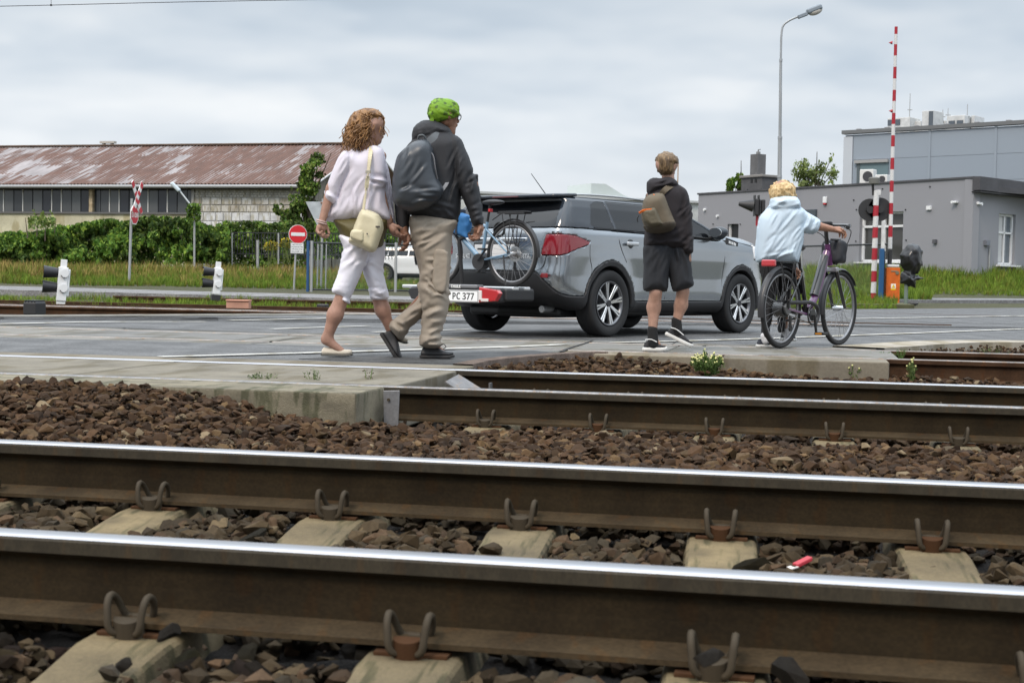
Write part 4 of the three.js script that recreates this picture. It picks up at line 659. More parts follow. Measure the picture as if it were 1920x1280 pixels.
{
  seed(402);
  const c1 = (px, py, rx, ry, d, b) => { const p = D(px, py, d); return [p.x - b.x, p.y - b.y, p.z - b.z + rr(-0.5, 0.5), rx / ppm(d), ry / ppm(d), rx / ppm(d) * 0.9]; };
  { const d = 66, b = D(572, 475, d).setY(0.4); branchTree('slender_tree', 'slender leaning tree overgrown with creeper at the corner of the shed', b, 6.2, 0.9, [[595, 298, 16, 14], [588, 318, 26, 20], [565, 345, 22, 22], [583, 348, 20, 22], [562, 378, 20, 22], [578, 395, 20, 26], [545, 405, 20, 16], [570, 430, 30, 22], [530, 395, 16, 14], [560, 452, 30, 16]].map(q => c1(...q, d, b)), 15000, HP2.concat(HP), 0.17); }
  { const d = 92, b = D(1378, 480, d).setY(0.9); branchTree('dark_tree', 'small dark tree behind the flat roof chimney', b, 8, 0.1, [[1392, 336, 12, 14], [1378, 345, 16, 14], [1366, 352, 12, 9], [1395, 352, 12, 10]].map(q => c1(...q, d, b)), 2600, HP, 0.24); }
  { const d = 95, b = D(1525, 480, d).setY(0.9); branchTree('pale_tree', 'pale green feathery tree behind the flat roof beside the hall', b, 9, 0.3, [[1508, 315, 14, 18], [1520, 330, 22, 20], [1540, 318, 16, 22], [1556, 300, 8, 14], [1562, 325, 12, 20], [1494, 330, 12, 18], [1510, 345, 20, 10], [1548, 345, 20, 12], [1496, 305, 5, 9], [1478, 342, 10, 8]].map(q => c1(...q, d, b)), 3600, [[0.13, 0.17, 0.05], [0.17, 0.21, 0.07], [0.1, 0.13, 0.04]], 0.2); }
}
// ---------- path, verges, grass ----------
{
  const pathPts = [-500, -200, 0, 150, 300, 450, 580, 700, 860, 1000].map(px => { const y0 = lut([[-500, 541], [0, 543.5], [300, 547], [580, 552], [1000, 556]], px), d = 40.5; const p = D(px, y0, d - (px - 300) * 0.003); return p; });
  struct('path', strip(dense(pathPts, 4), 8.5, p => hg(p.x, -p.z) + 0.05, 0.2), M([0.27, 0.262, 0.262], 0.85, { map: again(tSpeck, 0.5) }));
  const rp = [[1560, 571], [1720, 567.5], [1920, 564], [2300, 560]].map(q => D(q[0], q[1], mix(42, 47, (q[0] - 1560) / 500)));
  struct('path', strip(dense(rp, 4), 3.2, p => hg(p.x, -p.z) + 0.07, 0.3), M([0.25, 0.25, 0.255], 0.85, { map: again(tSpeck, 0.5) }));
  seed(501);
  const L1 = [], L2 = [], L3 = [], L4 = [], L5 = [];
  const pick = (a, w) => { let t = rnd(); for (let i = 0; i < a.length; i++) { t -= w[i]; if (t < 0) return a[i]; } return a[0]; };
  for (let i = 0; i < 6500; i++) { const d = rr(25.4, 35.6), X = rr(-0.42, 0.0) * d; if (d < 28.5 && fbm(X * 0.8, d, 2, 2) < 0.5) continue; L1.push([X, hg(X, d) - 0.02, -d, rr(0.05, 0.11) * (fbm(X * 0.7, d * 0.7, 4, 2) > 0.6 ? 2.2 : 1), pick([GREEN2, GREEN, OLIVE], [0.6, 0.3, 0.1])]); }
  for (let i = 0; i < 17000; i++) { const d = rr(45.4, 58), X = rr(-0.43, 0.03) * d, far = sstep(47, 54.5, d + (fbm(X * 0.3, d * 0.3, 6, 2) - 0.5) * 9); const dry = rnd() < far * 0.72; if (X > -0.088 * d && d > 47) continue; L2.push([X, hg(X, d) - 0.03, -d, mix(0.22, 0.55, far) * rr(0.6, 1.35), dry ? pick([STRAW, TAN, OLIVE], [0.35, 0.35, 0.3]) : pick([GREEN, GREEN2, OLIVE], [0.45, 0.3, 0.25])]); }
  for (let i = 0; i < 5200; i++) { const d = rr(33.5, 45), X = rr(0.13, 0.285) * d; if (X > 0.262 * d && d < 42) continue; L3.push([X, hg(X, d) + 0.02, -d, rr(0.12, 0.4) * sstep(32, 44, d) + 0.07, pick([GREEN, GREEN2, OLIVE], [0.5, 0.35, 0.15])]); }
  for (let i = 0; i < 8500; i++) { const d = rr(48.5, 57), X = rr(0.2, 0.42) * d; L4.push([X, hg(X, d) - 0.05, -d, mix(0.22, 0.55, sstep(49, 55, d)) * rr(0.6, 1.3), rnd() < 0.14 ? OLIVE : pick([GREEN2, GREEN, OLIVE], [0.6, 0.3, 0.1])]); }
  for (let i = 0; i < 3600; i++) { const d = rr(46, 62), X = rr(-0.1, 0.14) * d; L5.push([X, hg(X, d) - 0.02, -d, rr(0.1, 0.26), pick([GREEN, GREEN2, OLIVE, STRAW], [0.45, 0.3, 0.15, 0.1])]); }
  tufts('grass', L1, 'short green grass between the far rails and the path', 'grass'); tufts('grass', L2, 'tall grass and dry stalks on the bank below the hedge', 'grass'); tufts('grass', L3, 'green verge grass round the barrier machine', 'grass'); tufts('grass', L4, 'bright long grass along the foot of the grey building', 'grass'); tufts('grass', L5, 'long grass in front of the white car behind the fence', 'grass');
  // verge sheet under the barrier machine
  struct('verge', sheet([[1440, 581], [1520, 580.5], [1600, 579.5], [1690, 577], [1715, 573], [1690, 568], [1500, 566], [1440, 568]].map((q, i) => { const p = D(q[0], q[1], i < 5 ? 33 + (q[0] - 1280) * 0.008 : 42); return p; }), 0.12, 0.4), M([0.1, 0.1, 0.045], 0.95, { map: tMottle }));
}
// small plants by the rails
function weed(px, py, Y, h, w, n, label, col, flower) {
  const t = thing('weed', label, 'plant', G(px, py, Y)); const l = [];
  for (let i = 0; i < n; i++) { const a = rr(0, 6.28), r = w * Math.sqrt(rnd()), hh = h * (1 - 0.45 * (r / w)) * rr(0.7, 1), tip = V3(Math.cos(a) * r, hh, Math.sin(a) * r), base = V3(Math.cos(a) * r * 0.25, -0.03, Math.sin(a) * r * 0.25); part('stem', rod(base, tip, 0.0022, 0.0012, 5), M([0.1, 0.16, 0.04], 0.8), t); for (let k = 0; k < 9; k++) { const q = base.clone().lerp(tip, rr(0.15, 1)); l.push([q.x + rr(-0.012, 0.012), q.y, q.z + rr(-0.012, 0.012)]); } if (flower && rnd() < 0.6) part('flower', new THREE.IcosahedronGeometry(0.007, 0).translate(tip.x, tip.y, tip.z), M([0.62, 0.6, 0.25], 0.7), t); }
  leaves('foliage', l, [col, col.map(x => x * 1.35), col.map(x => x * 0.7)], t, h < 0.1 ? 0.011 : 0.022); return t;
}
seed(601);
weed(1326, 703, -0.1, 0.21, 0.13, 110, 'bushy green weed with pale yellow flowers by the slab front', [0.12, 0.2, 0.04], true);
weed(1602, 708, -0.13, 0.13, 0.045, 14, 'small upright flowering weed against the end of the slab', [0.13, 0.19, 0.05], true);
weed(1711, 709, -0.13, 0.17, 0.05, 16, 'thin flowering weed in front of the rusty rail', [0.13, 0.18, 0.05], true);
weed(1655, 668, -0.03, 0.05, 0.16, 30, 'low leafy weed between the rusty rails beside the slab', [0.08, 0.2, 0.03], false);
weed(1690, 667, -0.03, 0.09, 0.05, 12, 'small leafy sprout between the rusty rails', [0.08, 0.2, 0.03], false);
weed(1862, 668, -0.06, 0.11, 0.16, 22, 'dry brown weed tangle between the rusty rails', [0.13, 0.1, 0.06], false);
weed(493, 711, -0.01, 0.045, 0.09, 16, 'tiny weed growing in the groove beside the sunk rail', [0.09, 0.14, 0.04], false);
weed(590, 713, -0.01, 0.075, 0.07, 7, 'few thin grass stalks in the groove beside the sunk rail', [0.1, 0.13, 0.05], false); weed(690, 712, -0.01, 0.09, 0.05, 5, 'dry grass stalk in the groove near the panel end', [0.16, 0.13, 0.07], false);
// ---------- far rails beside the road ----------
{
  const NB = 21.6 * CA; for (const [n, lab, s0, s1] of [[NB, 'rusty rail lying along the far road edge', -22, 0.5], [NB + 1.5, 'rusty rail just behind the one along the far road edge', -22, 2], [NB + 3.6, 'rusty siding rail beside the dwarf signals', -19, 0], [NB + 8.8, 'rusty siding rail half hidden in the grass strip', -15.5, 4]]) railThing('siding_rail', lab, s0, s1, n, { mats: { ...rusty, top: n < NB + 0.1 ? M([0.5, 0.44, 0.4], 0.4, { metalness: 1, map: tRail }) : mats.railRust }, y: n > NB + 8 ? 0.04 : 0.01, yaw: n > NB + 8 ? YAW - 0.06 : YAW });
  railThing('check_rail', 'short rusty check rail between the rails along the far road edge', -15, -3, NB + 0.9, { mats: rusty });
  const pb = thing('rail_block', 'salmon pink block fixed across the far siding rail', 'block', D(447, 576, 25.2).setY(-0.12), YAW); part('body', box(0.42, 0.17, 0.12, 0, 0.14, 0, 0.02), M([0.55, 0.29, 0.21], 0.8, { map: tMottle }), pb); part('lip', box(0.42, 0.03, 0.16, 0, 0.235, 0, 0.01), M([0.5, 0.25, 0.18], 0.8), pb);
  const sw = thing('switch_cover', 'black ribbed cover box on the far rails beside the road', 'cover', D(64, 584, 21.8).setY(-0.1), YAW); part('body', box(0.22, 0.2, 0.3, 0, 0.1, 0, 0.03), mats.blackPlastic, sw); for (let i = 0; i < 4; i++) part('rib', box(0.018, 0.03, 0.3, -0.075 + i * 0.05, 0.21, 0, 0.008), mats.blackPlastic, sw);
  const sw2 = thing('switch_cover', 'black fishplate cover on the far rail behind the white trousers', 'cover', D(605, 571, 26.2).setY(-0.1), YAW); part('body', box(0.17, 0.12, 0.2, 0, 0.1, 0, 0.02), mats.blackPlastic, sw2); part('bolt', disc(0.02, 0.03, 8).translate(0, 0.1, 0.11), mats.clip, sw2);
}
// ---------- dwarf signals ----------
function dwarf(px, py, d, h, label, pedestal) {
  const base = D(px, py, d), t = thing('dwarf_signal', label, 'signal', base, 0.35), wm = M([0.72, 0.73, 0.74], 0.45);
  const g = new THREE.Group(); t.rotation.z = -0.075; const s = h / 0.82;
  part('housing', box(0.17 * s, 0.62 * s, 0.22 * s, 0, 0.33 * s, 0, 0.012), wm, t); part('top_block', box(0.11 * s, 0.16 * s, 0.14 * s, 0.0, 0.7 * s, 0, 0.006), wm, t); part('rear_cover', box(0.05 * s, 0.5 * s, 0.19 * s, 0.1 * s, 0.36 * s, 0, 0.02), wm, t);
  for (const y of [0.53, 0.26]) { const c = new THREE.CylinderGeometry(0.115 * s, 0.085 * s, 0.27 * s, 18, 1, true, 0.2, Math.PI * 1.55); c.rotateZ(Math.PI / 2); c.rotateX(2.55); c.translate(-0.21 * s, y * s, 0); part('visor', c, M([0.02, 0.02, 0.024], 0.5, { side: THREE.DoubleSide }), t); part('lens', (() => { const q = new THREE.CylinderGeometry(0.075 * s, 0.075 * s, 0.03, 18); q.rotateZ(Math.PI / 2); q.translate(-0.09 * s, y * s, 0); return q; })(), mats.black, t); part('bulge', (() => { const q = disc(0.075 * s, 0.03, 20); q.translate(0.02, y * s, 0.12 * s); return q; })(), wm, t); part('handle', (() => { const q = new THREE.TorusGeometry(0.06 * s, 0.008, 6, 14, 1.4); q.rotateZ(3.5); q.translate(0.02, y * s - 0.02, 0.14 * s); return q; })(), M([0.12, 0.12, 0.13], 0.6), t); }
  if (pedestal) part('pedestal', box(0.2 * s, 0.14 * s, 0.24 * s, 0, -0.06 * s, 0, 0.01), mats.blackPlastic, t); else part('foot', box(0.15 * s, 0.2, 0.18 * s, 0, -0.06, 0), wm, t);
}
dwarf(113, 566, 25.6, 0.78, 'white dwarf signal with two black hoods standing in grass without a black base', false); dwarf(404, 553, 31, 0.74, 'white dwarf signal with two black hoods on a black base near the pink block', true);
// ---------- signs ----------
function canvasTex(w, h, fn) { const c = document.createElement('canvas'); c.width = w; c.height = h; const x = c.getContext('2d'); fn(x, w, h); const t = new THREE.CanvasTexture(c); t.colorSpace = THREE.SRGBColorSpace; return t; }
{
  const d = 48, b = D(241, 528, d), t = thing('crossing_sign', 'thin sign post with red and white saltire and octagonal stop sign seen edge on', 'sign', b, 0), top = D(246.5, 372, d).sub(b);
  part('pole', rod([0, -0.4, 0], top, 0.045, 0.04, 10), mats.galv, t);
  const stop = thing, R = 0.33; const wM = M([0.74, 0.73, 0.72], 0.5), rM = M([0.5, 0.02, 0.035], 0.5);
  const oct = r => shapeOf([...Array(8)].map((_, i) => [Math.cos((i + 0.5) * Math.PI / 4) * r, Math.sin((i + 0.5) * Math.PI / 4) * r]));
  const sg = new THREE.Group(); const fy = D(249, 403, d).sub(b).y, yaw = 1.41;
  const mk = (name, g, m, z, label) => { g.translate(0, 0, z); g.rotateY(yaw); g.translate(top.x + 0.03, fy, 0); return part(name, g, m, t, label); };
  const st = mk('stop_plate', extr(oct(R), 0.02), wM, 0.05); mk('stop_face', extr(oct(R * 0.88), 0.006), rM, 0.072);
  const font = await new FontLoader().loadAsync('fonts/droid/droid_sans_bold.typeface.json'); globalThis.__f = font;
  const tg = new TextGeometry('STOP', { font, size: 0.16, depth: 0.006, curveSegments: 2 }); tg.computeBoundingBox(); tg.translate(-(tg.boundingBox.max.x) / 2, -0.08, 0); mk('stop_letters', tg, wM, 0.079);
  // saltire: two boards, red ends, white middle
  const cy = D(251, 370, d).sub(b).y; for (const s of [-1, 1]) { const bd = (name, m, l0, l1, z) => { const g = box(l1 - l0, 0.17, 0.02, (l0 + l1) / 2, 0, z); g.rotateZ(s * 0.95); g.rotateY(yaw - 0.02); g.translate(top.x + 0.12, cy, 0); part(name, g, m, t); }; bd('saltire_board', wM, -0.62, 0.62, s * 0.012 + 0.06); for (const [a, c] of [[-0.6, -0.4], [0.4, 0.6], [-0.2, -0.06], [0.1, 0.24]]) bd('red_band', rM, a, c, s * 0.012 + 0.066); }
}
{
  const d = 45, b = D(551, 533, d), t = thing('no_entry_sign', 'round red no entry sign with white text plate on a thin post', 'sign', b, 0.42), c = D(557.5, 439, d).sub(b), r = 0.29;
  part('pole', rod([0, -0.3, -0.03], [0.07, c.y + 0.2, -0.03], 0.03, 0.03, 8), mats.galv, t);
  const dg = disc(r, 0.015, 40); dg.translate(0.1, c.y, 0); part('disc', dg, M([0.72, 0.72, 0.72], 0.45), t); const rg = disc(r * 0.95, 0.006, 40); rg.translate(0.1, c.y, 0.011); part('red_face', rg, M([0.58, 0.012, 0.02], 0.45), t); part('white_bar', box(r * 1.5, r * 0.36, 0.006, 0.1, c.y, 0.018), M([0.72, 0.72, 0.72], 0.5), t);
  const pt = canvasTex(512, 384, (x, w, h) => { x.fillStyle = '#e4e4e2'; x.fillRect(0, 0, w, h); x.strokeStyle = '#333'; x.lineWidth = 6; x.strokeRect(10, 10, w - 20, h - 20); x.fillStyle = '#262a2c'; x.font = 'bold 62px sans-serif'; x.textAlign = 'center'; ['NIE DOTYCZY', 'POJAZDÓW PKP', 'POLSKIE LINIE', 'KOLEJOWE S.A.'].forEach((s, i) => x.fillText(s, w / 2, 92 + i * 82, 450)); });
  const pc = D(556, 465, d).sub(b), pl = new THREE.PlaneGeometry(0.4, 0.32); pl.translate(0.08, pc.y, 0.018); part('plate', box(0.41, 0.33, 0.016, 0.08, pc.y, 0), M([0.6, 0.6, 0.6], 0.5), t); part('plate_text', pl, M([1, 1, 1], 0.6, { map: pt }), t);
}
{
  const d = 46, b = D(601, 548, d), t = thing('yield_sign', 'back of an inverted triangular sign on a grey post behind the fence', 'sign', b, 0.15), a = D(573, 378, d).sub(b), e = D(632, 378, d).sub(b), f = D(601, 436, d).sub(b);
  part('pole', rod([0, -0.3, 0], [0.03, a.y + 0.1, 0], 0.035, 0.035, 8), mats.galv, t); const g = extr([[a.x, a.y], [e.x, e.y], [f.x, f.y]], 0.015, 0.003); g.translate(0, 0, -0.06); part('back_plate', g, M([0.52, 0.56, 0.58], 0.5, { metalness: 0.2, map: tMottle }), t);
  for (const y of [380, 412]) part('clamp', box(0.12, 0.04, 0.06, 0.02, D(601, y, d).sub(b).y, 0, 0.005), M([0.25, 0.12, 0.07], 0.8), t);
  part('side_post', rod([-0.12, -0.3, 0.1], [-0.1, 1.55, 0.1], 0.025), mats.galv, t); part('side_post', rod([0.14, -0.3, 0.1], [0.16, 1.6, 0.1], 0.02), mats.galv, t);
}
// ---------- fences ----------
function meshWire(L, h, step, r) { const l = []; for (let x = -h; x < L; x += step) { const a0 = Math.max(x, 0), a1 = Math.min(x + h, L); if (a1 > a0) { l.push(rod([a0, a0 - x, 0], [a1, a1 - x, 0], r, r, 3)); l.push(rod([a0, h - (a0 - x), 0.004], [a1, h - (a1 - x), 0.004], r, r, 3)); } } return l; }
{
  const blue = M([0.014, 0.065, 0.17], 0.5), blk = M([0.02, 0.022, 0.025], 0.5), wire = M([0.1, 0.13, 0.13], 0.6);
  const fence = (ax, ay, bx, by, da, db, h, label, posts, bottom = true) => {
    const A = D(ax, ay, da), Bp = D(bx, by, db), W = wallFrame(A, Bp), t = thing('mesh_fence', label, 'fence', A, W.turn), sl = (Bp.y - A.y) / W.L, mg = merge(meshWire(W.L, h - 0.1, 0.085, 0.0022)); mg.applyMatrix4(new THREE.Matrix4().makeShear(sl, 0, 0, 0, 0, 0));
    part('top_rail', rod([0, h, 0], [W.L, h + sl * W.L, 0], 0.026), blk, t); if (bottom) part('bottom_rail', rod([0, 0.1, 0], [W.L, 0.1 + sl * W.L, 0], 0.024), blk, t);
    const w = part('wire_mesh', mg, wire, t); w.userData.kind = 'stuff'; w.position.y = 0.08;
    for (const [q, m] of posts) part('post', rod([q * W.L, -0.4, 0.03], [q * W.L, h + sl * q * W.L + 0.06, 0.03], 0.045, 0.045, 10), m === 1 ? blue : mats.galv, t); return t;
  };
  fence(576, 549, 900, 552, 44, 45.5, 1.5, 'mesh fence with blue end post and black rails in front of the white car', [[0, 1], [0.02, 0], [0.5, 0]]);
  fence(1330, 555, 1668, 562, 47, 40, 1.52, 'mesh fence with black top rail between the woman and the barrier', [[0.2, 1], [0.55, 0]]);
  // bar fence below the creeper
  const A = D(422, 480, 58), Bp = D(745, 485, 56), W = wallFrame(A, Bp), t = thing('bar_fence', 'dark bar fence with pale posts below the hanging creeper', 'fence', A, W.turn); let n = 0;
  for (let x = 0; x < W.L; x += 0.13) part('bar', box(0.022, 1.0, 0.022, x, 0.45, 0), blk, t); part('top_rail', box(W.L, 0.04, 0.04, W.L / 2, 0.93, 0.02), blk, t); part('bottom_rail', box(W.L, 0.04, 0.04, W.L / 2, 0.1, 0.02), blk, t);
  for (const [px, y0, y1, r] of [[436, 478, 437, 0.03], [484, 490, 450, 0.06], [523, 476, 437, 0.035]]) { const a = W.loc(px, y0), b = W.loc(px, y1); part('post', rod([a[0], a[1] - A.y - 0.4, 0.06], [b[0], b[1] - A.y, 0.06], r, r, 8), mats.galv, t); }
}
// yellow flowering weeds by the fence
{ seed(611); for (const [px, py, d, lab] of [[508, 472, 56, 'yellow flowering weed clump by the thick fence post'], [538, 466, 56.5, 'yellow flowering weed beside the no entry sign']]) { const t = thing('goldenrod', lab, 'plant', D(px, py + 12, d)); for (let i = 0; i < 9; i++) part('stem', rod([rr(-0.15, 0.15), -0.3, rr(-0.1, 0.1)], [rr(-0.25, 0.25), rr(0.3, 0.7), rr(-0.1, 0.1)], 0.01, 0.006, 4), M([0.12, 0.15, 0.04], 0.9), t); const l = []; for (let i = 0; i < 150; i++) { const a = rr(-1, 1); l.push([a * 0.3, 0.42 + rr(-0.16, 0.28) * (1 - Math.abs(a) * 0.5), rr(-0.1, 0.1)]); } leaves('flowers', l, [[0.5, 0.38, 0.02], [0.4, 0.32, 0.03], [0.2, 0.2, 0.04]], t, 0.07); } }
// ---------- lamps, wire ----------
{
  const d = 60, b = D(1461, 520, d).setY(0.7), P = (x, y) => D(x, y, d).sub(b), t = thing('street_lamp', 'tall tapered street lamp post with curved arm and glass lantern', 'street lamp', b), pm = M([0.4, 0.42, 0.44], 0.5, { metalness: 0.4, map: again(tMottle, 1) });
  const k = ppm(d), x0 = 0; part('post', [rod([0, -1, 0], P(1463, 258), 4.4 / k, 3.9 / k, 12), rod(P(1463, 258), P(1464.5, 113), 3.1 / k, 2.6 / k, 12)], pm, t); for (const [x, y, r] of [[1463, 258, 4.4], [1464.5, 113, 3.2], [1462, 331, 4.9]]) { const c = P(x, y); part('collar', rod([c[0] ?? c.x, c.y - 0.05, c.z], [c.x, c.y + 0.06, c.z], r / k, r * 0.95 / k, 12), pm, t); }
  part('arm', tube([P(1464.5, 113), P(1465, 85), P(1466, 62), P(1469, 48), P(1479, 39), P(1499, 30)], 2 / k, 30, 8), pm, t);
  const a = P(1497, 32), e = P(1546, 13); const dir = Math.atan2(e.y - a.y, e.x - a.x), hd = part('lantern', (() => { const g = merge([box(0.42, 0.15, 0.2, 0.2, 0, 0, 0.03), box(0.66, 0.24, 0.32, 0.72, 0.06, 0, 0.09)]); g.rotateZ(dir); g.translate(a.x, a.y, a.z); return g; })(), M([0.2, 0.235, 0.275], 0.45), t);
  const gl = new THREE.SphereGeometry(0.26, 20, 10, 0, 6.283, Math.PI / 2, Math.PI / 2); gl.scale(1.15, 0.6, 0.6); gl.translate(0.74, -0.03, 0); gl.rotateZ(dir); gl.translate(a.x, a.y, a.z); part('glass_bowl', gl, M([0.5, 0.48, 0.45], 0.15), hd);
}
{
  const d = 55, b = D(364, 470, d), P = (x, y) => D(x, y, d).sub(b), t = thing('yard_lamp', 'small lamp on a slanted thin arm above the hedge before the shed', 'lamp', b), pm = M([0.5, 0.53, 0.55], 0.5);
  part('post', rod([0, -0.8, 0], P(364, 392), 0.04, 0.035), mats.galv, t); part('arm', rod(P(364, 393), P(335, 356), 0.03, 0.028), pm, t); const q = P(338, 360), r = P(319, 341), g = new RoundedBoxGeometry(0.46, 0.14, 0.2, 3, 0.06); g.rotateZ(Math.atan2(r.y - q.y, r.x - q.x)); g.translate((q.x + r.x) / 2, (q.y + r.y) / 2, 0); part('lamp_head', g, M([0.5, 0.57, 0.62], 0.4), t);
  const l = []; seed(9); for (let i = 0; i < 420; i++) { const p = P(rr(350, 374), rr(382, 414)); l.push([p.x, p.y, p.z + rr(-0.2, 0.2)]); } leaves('ivy', l, HP, t, 0.13);
}
{ const pts = [[-500, 24], [-200, 16], [95, 9.5], [300, 4.5], [600, -1], [900, -5]].map(q => D(q[0], q[1], 24)); const t = thing('overhead_wire', 'thin black overhead wire crossing the sky', 'wire', [0, 0, 0]); part('wire', tube(pts, 0.006, 40, 5), mats.black, t); const h = D(95, 9.5, 24); part('hanger', rod([h.x, h.y, h.z], [h.x, h.y + 0.6, h.z], 0.004), mats.black, t); part('clamp', box(0.03, 0.03, 0.02, h.x, h.y, h.z, 0.004), mats.black, t); }
// ---------- barrier, signals on the far side ----------
{
  const d = 40, k = ppm(d), rM = M([0.42, 0.015, 0.03], 0.45, { map: again(tMottle, 3) }), wM = M([0.72, 0.72, 0.72], 0.45, { map: again(tMottle, 3) });
  const bb = D(1672.5, 568, d), bt = thing('barrier_machine', 'orange barrier machine cabinet with a yellow warning sticker', 'barrier', bb, -0.12), w = 25 / k, h = 66 / k;
  part('cabinet', box(w, h, w * 0.95, 0, h / 2, 0, 0.015), M([0.72, 0.145, 0.012], 0.5, { map: again(tMottle, 2) }), bt); part('lid', box(w * 0.86, 0.07, w * 0.9, 0.0, h + 0.05, 0, 0.02), M([0.6, 0.6, 0.6], 0.5), bt); part('hinge_plate', box(0.04, h + 0.5, w * 0.6, -w / 2 - 0.05, h / 2 + 0.2, 0, 0.01), mats.blackPlastic, bt);
  const st = canvasTex(128, 160, (x) => { x.fillStyle = '#efe9dc'; x.fillRect(0, 0, 128, 160); x.fillStyle = '#e6b800'; x.fillRect(0, 120, 128, 40); x.fillStyle = '#e6c21a'; x.beginPath(); x.moveTo(64, 20); x.lineTo(112, 104); x.lineTo(16, 104); x.fill(); x.strokeStyle = '#222'; x.lineWidth = 7; x.stroke(); }); const sp = new THREE.PlaneGeometry(0.13, 0.17); sp.translate(0.01, h * 0.46, w * 0.475 + 0.006); part('sticker', sp, M([1, 1, 1], 0.5, { map: st }), bt);
  part('lock', [box(0.17, 0.035, 0.02, 0.02, h * 0.9, w * 0.48, 0.008), disc(0.05, 0.04, 14).translate(0.1, h * 0.86, w * 0.49)], M([0.16, 0.15, 0.1], 0.5), bt); part('plinth', box(w * 1.1, 0.2, w * 1.05, 0, -0.09, 0), M([0.3, 0.3, 0.29], 0.9), bt);
  // raised arm: red and white bands
  const p0 = D(1668.5, 498, d), p1 = D(1681, 50, d), ar = thing('boom_barrier', 'raised barrier arm banded red and white against the sky', 'barrier arm', p0), v = p1.clone().sub(p0), bands = [0, 32, 54, 75, 97, 118, 139, 160, 181, 203, 224, 245, 266, 287, 309, 330, 351, 373, 394, 415, 434, 448]; // photo pixels from the foot
  let white = true; const total = 448; for (let i = 1; i < bands.length - 1; i++) { const a = v.clone().multiplyScalar(bands[i] / total), c = v.clone().multiplyScalar(bands[i + 1] / total), r0 = mix(4.0, 2.8, i / 22) / k; part(i % 2 ? 'white_band' : 'red_band', rod(a, c, r0, r0 * 0.99, 10), i % 2 ? wM : rM, ar); }
  part('hinge', box(0.1, 0.5, 0.14, 0, 0.2, 0, 0.02), mats.blackPlastic, ar); for (const y of [80, 208]) { const q = D(1677, y, d).sub(p0), g = new THREE.ConeGeometry(0.05, 0.1, 10); g.rotateZ(Math.PI / 2); g.translate(q.x - 0.1, q.y, 0); part('arm_lamp', g, rM, ar); }
  // banded mast with the backs of the round signal boards and a bell
  const mb = D(1637, 566, d), mt = thing('signal_mast', 'red and white banded mast with bell cap and black signal boards', 'signal', mb), my = y => D(1638, y, d).y - mb.y; const ys = [567, 549, 528, 508, 487, 465, 446, 426, 405, 385, 357]; for (let i = 0; i < ys.length - 1; i++) part(i % 2 ? 'white_band' : 'red_band', rod([0.01, my(ys[i]), 0], [0.02, my(ys[i + 1]), 0], 5.3 / k, 5.1 / k, 12), i % 2 ? wM : rM, mt);
  part('top_block', box(9 / k, 10 / k, 9 / k, 4 / k, my(361), 0, 0.01), wM, mt); part('bell_stem', rod([-0.06, my(366), -0.02], [-0.085, my(345), -0.02], 0.035), mats.black, mt); part('bell', [(() => { const g = new THREE.CylinderGeometry(11 / k, 9.4 / k, 10 / k, 20); g.translate(-0.05, my(339), 0); return g; })(), (() => { const g = new THREE.SphereGeometry(10.5 / k, 16, 6, 0, 6.28, 0, Math.PI / 2); g.scale(1, 0.22, 1); g.translate(-0.05, my(334), 0); return g; })()], M([0.16, 0.16, 0.15], 0.6), mt);
  for (const [x, y, r] of [[1633, 393, 21], [1652, 392, 22]]) { const q = D(x, y, d).sub(mb), g = disc(r / k, 0.04, 28); g.translate(q.x, q.y, -0.12); part('signal_board', g, mats.blackPlastic, mt); const l = disc(7 / k, 0.12, 16); l.translate(q.x, q.y, -0.07); part('lamp_back', l, mats.blackPlastic, mt); }
  // tall post, white above and blue below, that ends the fence
  const fb = D(1651.5, 567, 39.6), ft = thing('fence_end_post', 'square fence end post painted white above and blue below', 'post', fb), fy = y => D(1651, y, 39.6).y - fb.y; part('lower', box(8 / k, fy(466) + 0.2, 8 / k, 0, fy(466) / 2 - 0.1, 0, 0.01), M([0.014, 0.08, 0.2], 0.5), ft); part('upper', box(6 / k, fy(414) - fy(466), 6 / k, 0.02, (fy(414) + fy(466)) / 2, 0, 0.006), wM, ft);
  // bagged signal
  const gb = D(1699, 570, 38.5), gt = thing('bagged_signal', 'signal head wrapped in a crumpled black plastic bag on a short post', 'signal', gb), k2 = ppm(38.5), gy = y => D(1699, y, 38.5).y - gb.y;
  part('post', rod([0, -0.2, 0], [0, gy(530), 0], 0.05, 0.05, 10), M([0.14, 0.18, 0.15], 0.7), gt); part('foot', new THREE.SphereGeometry(0.14, 12, 6).scale(1, 0.4, 1).translate(0.18, 0.02, 0.05), M([0.06, 0.06, 0.06], 0.9), gt);
  const px2 = (x, y) => [(x - 1699) / k2, gy(y)]; const o2 = poly2([[1706, 454], [1721, 458], [1727, 470], [1727, 496], [1719, 510], [1712, 515], [1733, 521], [1718, 526], [1717, 540], [1702, 537], [1687, 531], [1688, 511], [1696, 508], [1687, 497], [1684, 478], [1696, 460]].map(q => px2(...q)));
  const bagf = (x, y, z) => { const dd = o2(x, y), fold = (fbm(x * 7, y * 5, z * 7, 3) - 0.5) * 0.12 + Math.sin(x * 34 + y * 9 + fbm(x * 3, y * 3, z * 3, 2) * 9) * 0.012; return smax(dd * 0.8, Math.abs(z) - 0.2 * sstep(0.02, -0.2, dd) - 0.05, 0.08) + fold * 0.5; };
  part('bag', nets([-0.35, gy(548), -0.34], [0.6, gy(446), 0.34], 0.02, bagf), MP([0.012, 0.012, 0.014], 0.28, {}), gt);
